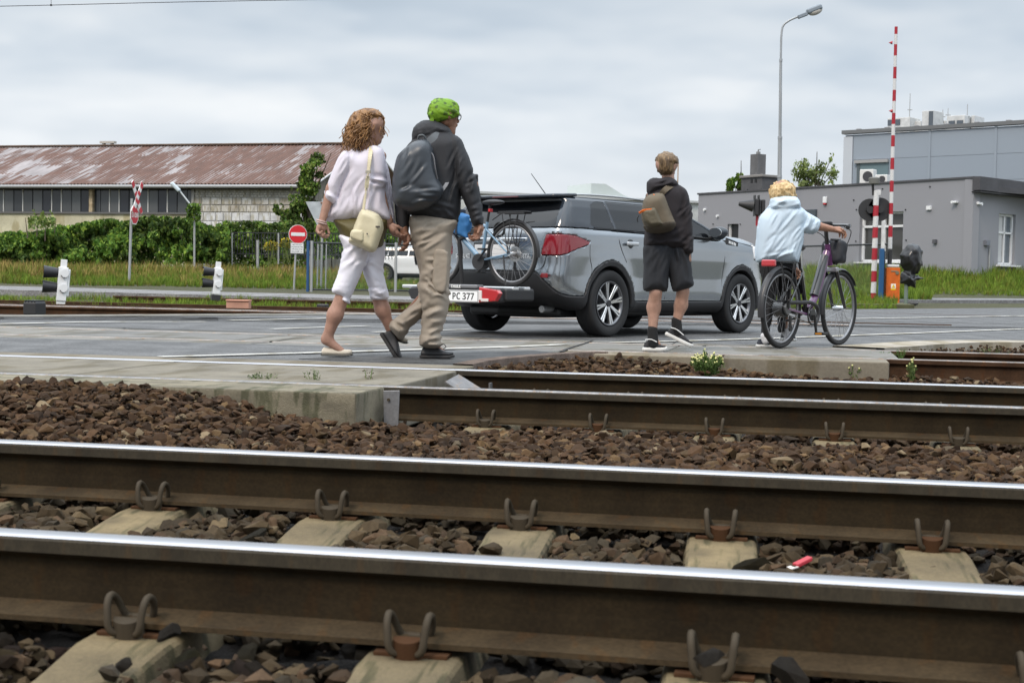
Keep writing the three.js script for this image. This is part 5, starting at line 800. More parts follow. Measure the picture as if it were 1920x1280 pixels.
  // horn shaped crossing light behind the woman's shoulder
  const hb = D(1421, 560, 37), ht = thing('crossing_light', 'black hooded crossing light on a red and white mast behind the car bonnet', 'signal', hb), k3 = ppm(37), P = (x, y) => D(x, y, 37).sub(hb); for (let i = 0; i < 8; i++) part(i % 2 ? 'white_band' : 'red_band', rod([0, P(1421, 562 - i * 19).y, 0], [0, P(1421, 562 - (i + 1) * 19).y, 0], 5 / k3, 5 / k3, 10), i % 2 ? wM : rM, ht);
  { const a = P(1411, 384), c = new THREE.CylinderGeometry(0.16, 0.05, 0.36, 18, 1, false); c.rotateZ(-Math.PI / 2 - 0.12); c.translate(a.x - 0.17, a.y, 0.05); part('hood', c, mats.blackPlastic, ht); part('housing', [box(0.14, 0.42, 0.3, a.x + 0.12, a.y - 0.06, 0, 0.03), box(0.1, 0.36, 0.24, a.x + 0.27, a.y - 0.04, -0.04, 0.03)], mats.blackPlastic, ht); for (const q of [0.05, 0.15]) part('fin', box(0.02, 0.52, 0.26, a.x + q, a.y - 0.02, 0.02), mats.blackPlastic, ht); part('bracket', box(0.06, 0.34, 0.08, a.x + 0.13, a.y - 0.35, 0), rM, ht); }
  const sg = D(1267, 345, 47), st2 = thing('slim_pole', 'slim pale pole rising beside the boy head', 'pole', D(1266, 520, 47)); part('pole', rod([0, 0, 0], [0.02, sg.y + 0.7 - st2.position.y, 0], 0.025, 0.02, 8), M([0.4, 0.3, 0.22], 0.7), st2);
}

// ================= CAR =================
// car frame: x forward from the rear bumper, y up, z to the car's right
function grid2(f, x0, x1, y0, y1, h) {
  const nx = Math.ceil((x1 - x0) / h) + 2, ny = Math.ceil((y1 - y0) / h) + 2, a = new Float32Array(nx * ny);
  for (let j = 0; j < ny; j++) for (let i = 0; i < nx; i++) a[i + j * nx] = f(x0 + i * h, y0 + j * h);
  return (x, y) => { let u = clamp((x - x0) / h, 0, nx - 1.001), v = clamp((y - y0) / h, 0, ny - 1.001); const i = u | 0, j = v | 0; u -= i; v -= j; const o = i + j * nx; return (a[o] * (1 - u) + a[o + 1] * u) * (1 - v) + (a[o + nx] * (1 - u) + a[o + nx + 1] * u) * v; };
}
function spl(pts, n = 5) { const c = new THREE.CatmullRomCurve3(pts.map(p => V3(p[0], p[1], 0)), true, 'catmullrom', 0.35); return c.getPoints(pts.length * n).slice(0, -1).map(p => [p.x, p.y]); }
const carSide = grid2(poly2(spl([[0.03, 0.50], [0.0, 0.62], [0.045, 0.72], [0.05, 0.86], [0.075, 0.98], [0.11, 1.05], [0.24, 1.27], [0.37, 1.46], [0.375, 1.53], [0.5, 1.565], [0.75, 1.592], [1.1, 1.605], [1.6, 1.595], [2.05, 1.555], [2.3, 1.5], [2.6, 1.33], [2.95, 1.12], [3.08, 1.07], [3.4, 1.045], [3.75, 1.0], [4.0, 0.925], [4.11, 0.83], [4.15, 0.7], [4.17, 0.55], [4.15, 0.4], [4.05, 0.29], [3.8, 0.25], [2.0, 0.25], [0.7, 0.26], [0.3, 0.31], [0.1, 0.4]], 4)), -0.3, 4.5, 0, 1.9, 0.012);
const carPlan = grid2(poly2((() => { const h = [[0.0, 0.0], [0.0, 0.5], [0.03, 0.68], [0.12, 0.79], [0.35, 0.85], [0.7, 0.88], [1.2, 0.886], [2.2, 0.882], [3.0, 0.886], [3.5, 0.878], [3.85, 0.82], [4.05, 0.7], [4.14, 0.5], [4.17, 0.2]]; return spl([...h, ...h.slice(1).reverse().map(p => [p[0], -p[1]])], 4); })()), -0.3, 4.5, -1.2, 1.2, 0.012);
const carSect = grid2(poly2((() => { const h = [[0, 0.18], [0.8, 0.2], [0.865, 0.3], [0.875, 0.45], [0.872, 0.6], [0.89, 0.78], [0.885, 0.9], [0.866, 0.985], [0.835, 1.03], [0.78, 1.18], [0.71, 1.38], [0.655, 1.5], [0.58, 1.57], [0.4, 1.605], [0, 1.62]]; return [...h, ...h.slice(1, -1).reverse().map(p => [-p[0], p[1]])]; })()), -1.2, 1.2, 0, 1.9, 0.012);
const base0 = (x, y, z) => smax(smax(carSide(x, y), carPlan(x, z), 0.16), carSect(z, y), 0.07);
const RAX = 0.84, FAX = 3.34, AXY = 0.334;
const carBase = (x, y, z) => { const az = Math.abs(z); let d = base0(x, y, z); const fl = Math.max(0, 1 - Math.abs(Math.hypot(x - RAX, y - AXY) - 0.42) / 0.16) + Math.max(0, 1 - Math.abs(Math.hypot(x - FAX, y - AXY) - 0.42) / 0.16); if (az > 0.6 && y < 0.95) d -= 0.012 * fl * fl; return d; };
function smoothN(g, f, e = 0.012) { const p = g.attributes.position, n = g.attributes.normal; for (let i = 0; i < p.count; i++) { const x = p.getX(i), y = p.getY(i), z = p.getZ(i), v = V3(f(x + e, y, z) - f(x - e, y, z), f(x, y + e, z) - f(x, y - e, z), f(x, y, z + e) - f(x, y, z - e)).normalize(), o = V3(n.getX(i), n.getY(i), n.getZ(i)); if (v.dot(o) > 0.72) n.setXYZ(i, v.x, v.y, v.z); } return g; }
const wheelWell = (x, y, z) => { const r = Math.min(Math.hypot(x - RAX, y - AXY), Math.hypot(x - FAX, y - AXY)); return r; };
const beltY = x => x < 2.9 ? mix(1.035, 0.995, sstep(0.2, 2.9, x)) : 3;
const DLO = [[[0.585, 1.10], [0.62, 1.075], [0.935, 1.065], [0.955, 1.48], [0.82, 1.475], [0.73, 1.42]], [[1.0, 1.06], [1.77, 1.04], [1.78, 1.5], [1.02, 1.495]], [[1.86, 1.035], [2.88, 1.015], [2.7, 1.16], [2.28, 1.44], [2.16, 1.485], [1.86, 1.5]]].map(p => { const f = poly2(p); return grid2((x, y) => f(x, y) - 0.012, 0.45, 3.0, 0.9, 1.7, 0.01); });
const sideGlass = (x, y, z) => Math.abs(z) > 0.45 && x > 0.47 && x < 3 && y > 0.95 ? Math.min(DLO[0](x, y), DLO[1](x, y), DLO[2](x, y)) : 1;
const rgPoly = poly2([[-0.68, 1.075], [0.68, 1.075], [0.57, 1.455], [-0.57, 1.455]]), wsPoly = poly2([[-0.72, 1.12], [0.72, 1.12], [0.58, 1.475], [-0.58, 1.475]]);
const rearGlass = (x, y, z) => x < 0.8 ? rgPoly(z, y) - 0.02 : 1, frontGlass = (x, y, z) => x > 2.1 ? wsPoly(z, y) - 0.02 : 1;
const lampSide = poly2([[-0.3, 0.965], [0.15, 0.972], [0.3, 0.962], [0.5, 0.91], [0.47, 0.888], [0.32, 0.85], [0.18, 0.80], [0.11, 0.785], [-0.3, 0.825]]);
const tailLamp = (x, y, z) => x < 0.9 ? Math.max(lampSide(x, y), 0.60 + (y - 0.85) * 0.25 - Math.abs(z)) : 1;
const headLamp = (x, y, z) => x > 3.4 ? Math.max(Math.abs(y - 0.84 - (4.1 - x) * 0.12) - 0.075, 0.42 - Math.abs(z), 3.62 - x) : 1;
const cladLine = (x, y, z) => { const az = Math.abs(z); return Math.min(y - 0.355, Math.max(x - 1.0, y - mix(0.635, 0.40, sstep(0.5, 0.84, az)) - 0.02 * sstep(0.3, 0.7, x)), Math.max(3.4 - x, y - mix(0.62, 0.36, sstep(0.55, 0.86, az)))); };
const archR = 0.418, wellR = 0.366;
const wellCut = (x, y, z) => Math.max(wheelWell(x, y, z) - wellR, 0.48 - Math.abs(z));
const arch = (x, y, z) => Math.max(wheelWell(x, y, z) - archR, 0.3 - Math.abs(z));
const paintM = MP([0.305, 0.33, 0.355], 0.22, { metalness: 0.85, clearcoat: 1, clearcoatRoughness: 0.04 }), roofM = MP([0.02, 0.026, 0.036], 0.1, { ior: 1.65 });
const glassM = MP([0.008, 0.009, 0.011], 0.03), lampM = MP([0.20, 0.01, 0.018], 0.12, { clearcoat: 1, clearcoatRoughness: 0.02 }), lampDark = MP([0.09, 0.006, 0.01], 0.1, { clearcoat: 1 }), chrome = M([0.7, 0.71, 0.72], 0.1, { metalness: 1 });
const carGeo = {};
{
  const cell = 0.0165, lo = [-0.06, 0.2, -0.96], hi = [4.24, 1.68, 0.96];
  const notLower = (x, y, z) => Math.min(cladLine(x, y, z), 0);
  carGeo.lower = smoothN(nets(lo, [4.24, 1.2, 0.96], cell, (x, y, z) => { let d = carBase(x, y, z); if (d > 0.05) return d; d = Math.max(d, y - beltY(x) + 0.004, -(cladLine(x, y, z) - 0.004), -(wheelWell(x, y, z) - archR - 0.003), -(tailLamp(x, y, z) - 0.004), -(headLamp(x, y, z) - 0.004), -(frontGlass(x, y, z) - 0.004)); return d; }), carBase);
  carGeo.upper = smoothN(nets([-0.06, 0.95, -0.96], [3.2, 1.68, 0.96], 0.0125, (x, y, z) => { let d = carBase(x, y, z); if (d > 0.05) return d; return Math.max(d, beltY(x) + 0.004 - y, -sideGlass(x, y, z), -rearGlass(x, y, z), -frontGlass(x, y, z), x - 3.1); }), carBase);
  carGeo.clad = smoothN(nets(lo, [4.24, 0.86, 0.96], cell, (x, y, z) => { let d = carBase(x, y, z) - 0.012; if (d > 0.05) return d; d = Math.max(d, Math.min(cladLine(x, y, z), wheelWell(x, y, z) - archR)); return Math.max(d, -wellCut(x, y, z)); }), carBase);
  const gl = (f, b) => smoothN(nets(b[0], b[1], 0.0165, (x, y, z) => { const d = carBase(x, y, z) + 0.007; if (d > 0.05) return d; return Math.max(d, f(x, y, z) - 0.02, -d - 0.05); }), carBase);
  carGeo.rear = gl(rearGlass, [[-0.02, 1.0, -0.75], [0.6, 1.52, 0.75]]); carGeo.front = gl(frontGlass, [[2.1, 1.0, -0.8], [3.2, 1.56, 0.8]]);
  carGeo.sides = []; for (const s of [-1, 1]) for (let i = 0; i < 3; i++) { const x0 = [0.5, 0.94, 1.78][i], x1 = [1.02, 1.86, 2.98][i]; carGeo.sides.push(gl((x, y, z) => z * s > 0.4 ? DLO[i](x, y) : 1, s > 0 ? [[x0, 0.96, 0.5], [x1, 1.56, 0.95]] : [[x0, 0.96, -0.95], [x1, 1.56, -0.5]])); }
  carGeo.lamps = [1, -1].map(s => smoothN(nets(s > 0 ? [-0.06, 0.68, 0.4] : [-0.06, 0.68, -0.95], s > 0 ? [0.75, 1.05, 0.95] : [0.75, 1.05, -0.4], 0.011, (x, y, z) => { const d = carBase(x, y, z) - 0.008; if (d > 0.05) return d; return Math.max(d, tailLamp(x, y, z), -d - 0.06); }), carBase));
  carGeo.heads = [1, -1].map(s => nets(s > 0 ? [3.5, 0.7, 0.36] : [3.5, 0.7, -0.95], s > 0 ? [4.24, 1.05, 0.95] : [4.24, 1.05, -0.36], 0.018, (x, y, z) => Math.max(carBase(x, y, z) - 0.004, headLamp(x, y, z))));
}
const warpY = y => y < 0.62 ? y : y < 1.035 ? 0.62 + (y - 0.62) * 1.085 : 1.07 + (y - 1.035) * 0.62;
const warped = new Set(); function warpG(g) { if (warped.has(g)) return g; warped.add(g); const p = g.attributes.position; for (let i = 0; i < p.count; i++) p.setY(i, warpY(p.getY(i))); p.needsUpdate = true; return g; }
for (const g of [carGeo.lower, carGeo.upper, carGeo.clad, carGeo.rear, carGeo.front, ...carGeo.sides, ...carGeo.lamps, ...carGeo.heads]) warpG(g);
// point on the car's skin at side coordinates (x,y), right side
function skin(x, y, s = 1, out = 0.001) { let lo = 0.2, hi = 1.1; for (let i = 0; i < 26; i++) { const m = (lo + hi) / 2; if (carBase(x, y, m) < 0) lo = m; else hi = m; } return V3(x, y, s * (lo + out)); }
function skinRear(z, y, out = 0.001) { let lo = -0.2, hi = 1; for (let i = 0; i < 26; i++) { const m = (lo + hi) / 2; if (carBase(m, y, z) < 0) hi = m; else lo = m; } return V3(hi - out, y, z); }
// ---------- wheels ----------
const tyreG = (() => { const p = [[0.215, -0.075], [0.235, -0.095], [0.27, -0.108], [0.305, -0.108], [0.324, -0.1], [0.333, -0.085], [0.334, -0.03], [0.331, -0.028], [0.331, -0.022], [0.334, -0.02], [0.334, 0.02], [0.331, 0.022], [0.331, 0.028], [0.334, 0.03], [0.333, 0.085], [0.324, 0.1], [0.305, 0.108], [0.27, 0.108], [0.235, 0.095], [0.215, 0.075]]; const g = new THREE.LatheGeometry(p.map(q => new THREE.Vector2(q[0], q[1])), 56); g.rotateX(Math.PI / 2); return g; })();
const rimG = (() => { const p = [[0.19, -0.08], [0.205, 0.0], [0.212, 0.07], [0.224, 0.092], [0.222, 0.1], [0.208, 0.094], [0.2, 0.07]]; const g = new THREE.LatheGeometry(p.map(q => new THREE.Vector2(q[0], q[1])), 48); g.rotateX(Math.PI / 2); return g; })();
const spokeG = (() => { const s = shapeOf([[0.03, -0.016], [0.12, -0.022], [0.208, -0.036], [0.212, -0.012], [0.13, -0.004], [0.13, 0.004], [0.212, 0.012], [0.208, 0.036], [0.12, 0.022], [0.03, 0.016]]); const g = new THREE.ExtrudeGeometry(s, { depth: 0.022, bevelEnabled: true, bevelThickness: 0.005, bevelSize: 0.004, bevelSegments: 1 }); const p = g.attributes.position; for (let i = 0; i < p.count; i++) p.setZ(i, p.getZ(i) + 0.05 + 0.02 * p.getX(i) / 0.21); g.computeVertexNormals(); return g; })();
function carWheel(parent, x, s) {
  const w = new THREE.Group(); w.name = 'wheel'; parent.add(w); w.position.set(x, AXY, s * 0.765); if (s < 0) w.rotation.y = Math.PI;
  part('tyre', tyreG, mats.rubber, w); part('rim', rimG, M([0.2, 0.2, 0.21], 0.35, { metalness: 1, side: THREE.DoubleSide }), w); part('brake_disc', disc(0.19, 0.02, 32).translate(0, 0, -0.03), M([0.02, 0.02, 0.022], 0.6), w);
  for (let k = 0; k < 8; k++) { const m = part('spoke', spokeG, M([0.62, 0.63, 0.64], 0.22, { metalness: 0.9 }), w); m.rotation.z = k * Math.PI / 4 + 0.2; m.scale.y = 0.72; }
  part('hub_cap', disc(0.034, 0.05, 20).translate(0, 0, 0.065), M([0.05, 0.05, 0.055], 0.4, { metalness: 0.6 }), w); return w;
}
function suv(name, label, paint, upper, pos, turn, full) {
  const c = thing(name, label, 'car', pos, turn);
  const body = part('body', carGeo.lower, paint, c); part('roof_and_pillars', carGeo.upper, upper, c); part('cladding', carGeo.clad, mats.blackPlastic, c);
  part('rear_window', carGeo.rear, glassM, c); part('windscreen', carGeo.front, glassM, c); carGeo.sides.forEach(g => part('side_window', g, glassM, c));
  carGeo.lamps.forEach(g => part('tail_lamp', g, lampM, c)); carGeo.heads.forEach(g => part('headlamp', g, M([0.75, 0.76, 0.77], 0.12), c));
  for (const s of [1, -1]) for (const x of [RAX, FAX]) carWheel(c, x, s);
  part('underbody', box(3.4, 0.1, 1.2, 2.05, 0.24, 0, 0.04), mats.black, c); part('axle', rod([RAX, 0.3, -0.7], [RAX, 0.3, 0.7], 0.05), mats.black, c);
  return c;
}
const CARYAW = 50 * Math.PI / 180, carH = [Math.cos(CARYAW), Math.sin(CARYAW)], carR = [Math.sin(CARYAW), -Math.cos(CARYAW)];
const rw = G(1139, 631), carPos = V3(rw.x - RAX * carH[0] - 0.84 * carR[0], 0.0, rw.z + RAX * carH[1] + 0.84 * carR[1]);
const car = suv('suv', 'silver grey sport utility car with black roof and a bicycle rack behind', paintM, roofM, carPos, CARYAW, true);
{
  const seam = M([0.008, 0.008, 0.009], 0.7), ln = (pts, s, r = 0.0045) => part('panel_gap', tube(pts.map(p => skin(p[0], p[1], s, -0.001)), r, pts.length * 8, 5), seam, car);
  for (const s of [1, -1]) {
    ln([[0.975, 1.03], [0.98, 0.93], [1.03, 0.83], [1.1, 0.74]], s); ln([[1.82, 1.02], [1.83, 0.8], [1.83, 0.6], [1.82, 0.38]], s); ln([[3.0, 0.99], [2.97, 0.8], [2.93, 0.6], [2.92, 0.38]], s); ln([[0.5, 0.89], [0.5, 0.78], [0.53, 0.66], [0.5, 0.56]], s, 0.0035);
    ln([[3.0, 1.0], [3.3, 0.985], [3.6, 0.955], [3.9, 0.9]], s, 0.004);
    ln([[0.6, 1.055], [1.5, 1.04], [2.2, 1.025], [2.9, 1.0]], s, 0.009);
    for (const x of [1.17, 2.02]) { const p = skin(x, 0.915, s, 0.03); const rc = part('door_handle', (() => { const g = new RoundedBoxGeometry(0.2, 0.036, 0.024, 3, 0.012); g.translate(p.x, p.y, p.z); return g; })(), M([0.5, 0.52, 0.54], 0.2, { metalness: 0.6 }), car); const q = skin(x, 0.915, s, 0.002), cup = new THREE.SphereGeometry(0.05, 14, 8); cup.scale(1, 0.9, 0.12); cup.translate(q.x, q.y, q.z); part('handle_recess', cup, M([0.05, 0.055, 0.06], 0.4), rc); }
    // diagonal crease low on the doors
    const mp = skin(2.72, 1.03, s, 0.11), mr = part('wing_mirror', (() => { const g = new THREE.SphereGeometry(0.13, 20, 14); g.scale(0.62, 0.8, 0.85); g.translate(mp.x, mp.y + 0.07, mp.z); return g; })(), roofM, car); part('mirror_glass', (() => { const g = new THREE.CylinderGeometry(0.1, 0.1, 0.012, 24); g.rotateZ(Math.PI / 2); g.scale(1, 0.78, 0.82); g.translate(mp.x - 0.078, mp.y + 0.07, mp.z); return g; })(), chrome, mr); part('mirror_stalk', rod([mp.x + 0.02, mp.y - 0.02, mp.z - s * 0.14], [mp.x, mp.y + 0.02, mp.z], 0.025), mats.blackPlastic, mr);
    const vp = skin(3.14, 0.945, s, 0.004); const vt = part('wing_vent', (() => { const g = box(0.26, 0.075, 0.012, 0, 0, 0, 0.004); g.rotateZ(-0.16); g.translate(vp.x, vp.y + 0.03, vp.z - s * 0.012); return g; })(), mats.blackPlastic, car); for (let i = 0; i < 3; i++) part('vent_blade', (() => { const g = box(0.045, 0.03, 0.012, 0, 0, 0, 0.003); g.rotateZ(-0.16); g.translate(vp.x - 0.05 + i * 0.055, vp.y + 0.04 - i * 0.009, vp.z + s * 0.003 - s * 0.012); return g; })(), M([0.8, 0.8, 0.8], 0.2, { metalness: 0.8 }), vt);
    part('roof_rail', tube([[0.5, 1.575, s * 0.56], [0.7, 1.6, s * 0.575], [1.3, 1.615, s * 0.585], [1.9, 1.595, s * 0.575], [2.15, 1.575, s * 0.56]], 0.016, 30, 8), M([0.42, 0.43, 0.44], 0.35, { metalness: 0.6 }), car);
    part('bumper_reflector', (() => { const g = new RoundedBoxGeometry(0.02, 0.045, 0.2, 2, 0.008), p = skinRear(0.62 * s, 0.60); g.rotateY(s * -0.42); g.translate(p.x + 0.005, p.y, p.z); return g; })(), M([0.28, 0.01, 0.015], 0.3), car);
  }
  // tailgate outline, handle bar, badge lettering, plate recess
  const rl = (pts, r = 0.0045) => part('panel_gap', tube(pts.map(p => skinRear(p[0], p[1], -0.001)), r, pts.length * 8, 5), seam, car);
  rl([[-0.72, 1.06], [-0.66, 0.9], [-0.64, 0.76], [-0.6, 0.665], [0, 0.645], [0.6, 0.665], [0.64, 0.76], [0.66, 0.9], [0.72, 1.06]]); 
  const gp = skinRear(0, 0.93); part('gate_trim', box(0.03, 0.035, 0.8, gp.x, 0.925, 0, 0.01), chrome, car); part('plate_recess', box(0.02, 0.15, 0.56, skinRear(0, 0.82).x - 0.003, 0.825, 0, 0.006), mats.blackPlastic, car);
  const pl = part('rear_plate', box(0.008, 0.11, 0.52, skinRear(0, 0.82).x - 0.017, 0.825, 0, 0.002), M([0.72, 0.72, 0.72], 0.4), car);
  const F = globalThis.__f, txt = (s, size, z, y) => { const g = new TextGeometry(s, { font: F, size, depth: 0.006, curveSegments: 2 }); g.computeBoundingBox(); g.translate(-g.boundingBox.max.x / 2, 0, 0); g.rotateY(-Math.PI / 2); const p = skinRear(z, y, 0.006); g.translate(p.x, y, z); return g; };
  part('badge_letters', txt('VITARA', 0.04, 0.43, 0.755), chrome, car); part('badge_letters', txt('SUZUKI', 0.04, -0.43, 0.755), chrome, car);
  const sp = part('roof_spoiler', (() => { const g = nets([0.08, 1.46, -0.7], [0.6, 1.64, 0.7], 0.015, (x, y, z) => smax(smax(Math.abs(z) - 0.6 + (0.3 - x) * 0.1, Math.abs(y - 1.555 - (x - 0.3) * 0.1) - 0.03, 0.03), Math.max(0.2 + z * z * 0.14 - x, x - 0.6), 0.04)); return g; })(), roofM, car); part('brake_light', box(0.02, 0.025, 0.34, 0.208, 1.54, 0, 0.006), lampDark, sp);
  part('antenna', rod([0.62, 1.59, 0.2], [0.4, 1.93, 0.17], 0.006, 0.0035, 6), mats.black, car); part('antenna_base', new THREE.SphereGeometry(0.05, 12, 8).scale(1.4, 0.6, 0.7).translate(0.62, 1.59, 0.2), mats.blackPlastic, car);
  part('wiper', rod([0.12, 1.09, 0.05], [0.17, 1.13, 0.42], 0.01), mats.black, car);
  part('skid_plate', box(0.05, 0.14, 0.8, 0.09, 0.42, 0, 0.02), M([0.05, 0.05, 0.055], 0.5), car); part('exhaust', rod([0.2, 0.27, 0.5], [0.6, 0.28, 0.5], 0.035, 0.035, 12), mats.steel, car); part('spare_tray', box(0.7, 0.12, 0.7, 0.7, 0.24, 0.1, 0.05), mats.black, car);
}
car.traverse(o => { if (o.isMesh && !(o.parent && o.parent.name === 'wheel')) warpG(o.geometry); });
// ---------- rack on the tow bar, with its own plate and lamps ----------
{
  const loc = (x, z) => V3(carPos.x + x * carH[0] + z * carR[0], 0, carPos.z - x * carH[1] - z * carR[1]);
  const r = thing('bicycle_rack', 'black tow bar bicycle rack with number plate and red lamps', 'bicycle rack', carPos.clone().setY(-0.065), CARYAW);
  part('tow_bar', rod([0.1, 0.36, 0], [-0.3, 0.42, 0], 0.03), mats.black, r); part('lamp_beam', box(0.12, 0.14, 1.12, -0.62, 0.47, 0.14, 0.03), mats.blackPlastic, r); part('frame_bar', box(0.55, 0.06, 0.07, -0.35, 0.46, 0.32, 0.02), mats.blackPlastic, r); part('frame_bar', box(0.55, 0.06, 0.07, -0.35, 0.46, -0.32, 0.02), mats.blackPlastic, r); part('side_cover', box(0.42, 0.12, 0.06, -0.4, 0.475, 0.7, 0.025), mats.blackPlastic, r); part('side_cover', box(0.42, 0.12, 0.06, -0.4, 0.475, -0.5, 0.025), mats.blackPlastic, r);
  for (const x of [-0.3, -0.47]) for (const s of [1, -1]) { const g = box(0.09, 0.035, 0.62, x, 0.535, s * 0.42, 0.012); part('wheel_tray', g, M([0.7, 0.71, 0.72], 0.3, { metalness: 0.8 }), r); }
  const pt = canvasTex(512, 112, (x, w, h) => { x.fillStyle = '#e9eaea'; x.fillRect(0, 0, w, h); x.strokeStyle = '#111'; x.lineWidth = 5; x.strokeRect(5, 5, w - 10, h - 10); x.fillStyle = '#0e0f10'; x.font = 'bold 92px sans-serif'; x.fillText('B', 48, 89, 52); x.fillText('PC', 182, 89, 108); x.fillText('377', 312, 89, 150); });
  const pp = part('number_plate', box(0.012, 0.115, 0.53, -0.695, 0.455, 0.2, 0.003), M([0.7, 0.7, 0.7], 0.4), r); const pg = new THREE.PlaneGeometry(0.52, 0.11); pg.rotateY(-Math.PI / 2); pg.translate(-0.7035, 0.455, 0.2); part('plate_print', pg, M([1, 1, 1], 0.45, { map: pt }), pp);
  for (const s of [1, -1]) { const g = extr([[0.0, -0.07], [0.2, -0.055], [0.25, 0.02], [0.22, 0.05], [0.0, 0.075]], 0.06, 0.01); g.rotateY(-Math.PI / 2); g.scale(1, 1, s); g.translate(-0.66, 0.47, s > 0 ? 0.48 : -0.2); const g2 = s < 0 ? (() => { const i = g.toNonIndexed(); i.computeVertexNormals(); return i; })() : g; const lm = part('rack_lamp', g2, s > 0 ? MP([0.42, 0.01, 0.016], 0.12, { clearcoat: 1 }) : mats.blackPlastic, r); if (s > 0) part('lamp_clear', box(0.014, 0.09, 0.035, -0.725, 0.468, 0.505, 0.004), M([0.7, 0.66, 0.64], 0.2), lm); if (s > 0) part('lamp_lower', box(0.014, 0.028, 0.09, -0.725, 0.424, 0.56, 0.004), M([0.66, 0.6, 0.58], 0.2), lm); }
  part('front_cover', box(0.1, 0.035, 0.7, -0.64, 0.548, 0.08, 0.012), M([0.2, 0.2, 0.21], 0.45, { metalness: 0.3 }), r);
  const F = globalThis.__f, tg = new TextGeometry('THULE', { font: F, size: 0.03, depth: 0.004, curveSegments: 2 }); tg.rotateY(-Math.PI / 2); tg.translate(-0.692, 0.532, 0.1); part('letters', tg, mats.white, r);
  part('hold_arm', [rod([-0.35, 0.46, -0.05], [-0.42, 1.0, -0.05], 0.02), rod([-0.42, 1.0, -0.05], [-0.4, 1.08, 0.12], 0.018)], mats.blackPlastic, r);
  part('clamp', box(0.05, 0.06, 0.05, -0.4, 1.08, 0.12, 0.015), mats.blackPlastic, r);
  // red cloth or bag lashed by the frame is part of the load
}
{ // white car behind the fence
  const wp = MP([0.74, 0.75, 0.76], 0.35, { clearcoat: 1, clearcoatRoughness: 0.05 }), wc = suv('parked_car', 'white sport utility car parked behind the mesh fence in tall grass', wp, wp, D(694, 545, 60).setY(0.38), -0.2); 
  for (let i = 0; i < 6; i++) part('grille_slot', box(0.02, 0.14, 0.05, 4.165 - Math.pow((i - 2.5) / 2.5, 2) * 0.02, 0.74, -0.24 + i * 0.095, 0.01), mats.black, wc);
}
// ================= BICYCLES =================
// bicycle frame: x forward from the rear hub, y up, z to its right
function bikeWheel(b, x, R, label, disc_) {
  const w = new THREE.Group(); w.name = 'wheel'; w.position.set(x, R, 0); b.add(w);
  part('tyre', new THREE.TorusGeometry(R - 0.021, 0.021, 10, 60), mats.rubber, w); part('rim', (() => { const g = new THREE.TorusGeometry(R - 0.05, 0.012, 6, 60); g.scale(1, 1, 1); return g; })(), M([0.28, 0.28, 0.29], 0.35, { metalness: 0.6 }), w); part('hub', disc(0.025, 0.11, 14), mats.alu, w);
  const sp = []; for (let k = 0; k < 28; k++) { const a = k / 28 * 6.2832, o = (k % 4 < 2 ? 1 : -1) * 0.42, s = k % 2 ? 1 : -1; sp.push(rod([Math.cos(a + o) * 0.022, Math.sin(a + o) * 0.022, s * 0.03], [Math.cos(a) * (R - 0.055), Math.sin(a) * (R - 0.055), 0], 0.0016, 0.0016, 4)); } const s = part('spokes', sp, M([0.3, 0.3, 0.31], 0.4, { metalness: 0.8 }), w); s.userData.kind = 'stuff';
  if (disc_) { const q = new THREE.RingGeometry(0.055, 0.082, 30); q.translate(0, 0, disc_ * 0.045); part('brake_disc', q, M([0.5, 0.5, 0.5], 0.3, { metalness: 1, side: THREE.DoubleSide }), w); }
  return w;
}
const arcTube = (cx, cy, r, a0, a1, tr, z = 0, n = 20) => tube([...Array(n + 1)].map((_, i) => { const a = mix(a0, a1, i / n); return [cx + Math.cos(a) * r, cy + Math.sin(a) * r, z]; }), tr, n * 2, 6);
function fender(cx, cy, r, a0, a1, w = 0.055) { const pts = [], idx = []; const n = 26; for (let i = 0; i <= n; i++) { const a = mix(a0, a1, i / n); for (let j = 0; j <= 4; j++) { const q = (j / 4 - 0.5) * 2, rr_ = r - 0.016 * q * q; pts.push(cx + Math.cos(a) * rr_, cy + Math.sin(a) * rr_, q * w / 2); } } for (let i = 0; i < n; i++) for (let j = 0; j < 4; j++) { const a = i * 5 + j, b = a + 5; idx.push(a, b, a + 1, b, b + 1, a + 1); } const g = new THREE.BufferGeometry(); g.setAttribute('position', new THREE.Float32BufferAttribute(pts, 3)); g.setIndex(idx); g.computeVertexNormals(); return uvBox(g); }
const dbl = (c, r, o = {}) => M(c, r, { side: THREE.DoubleSide, ...o });
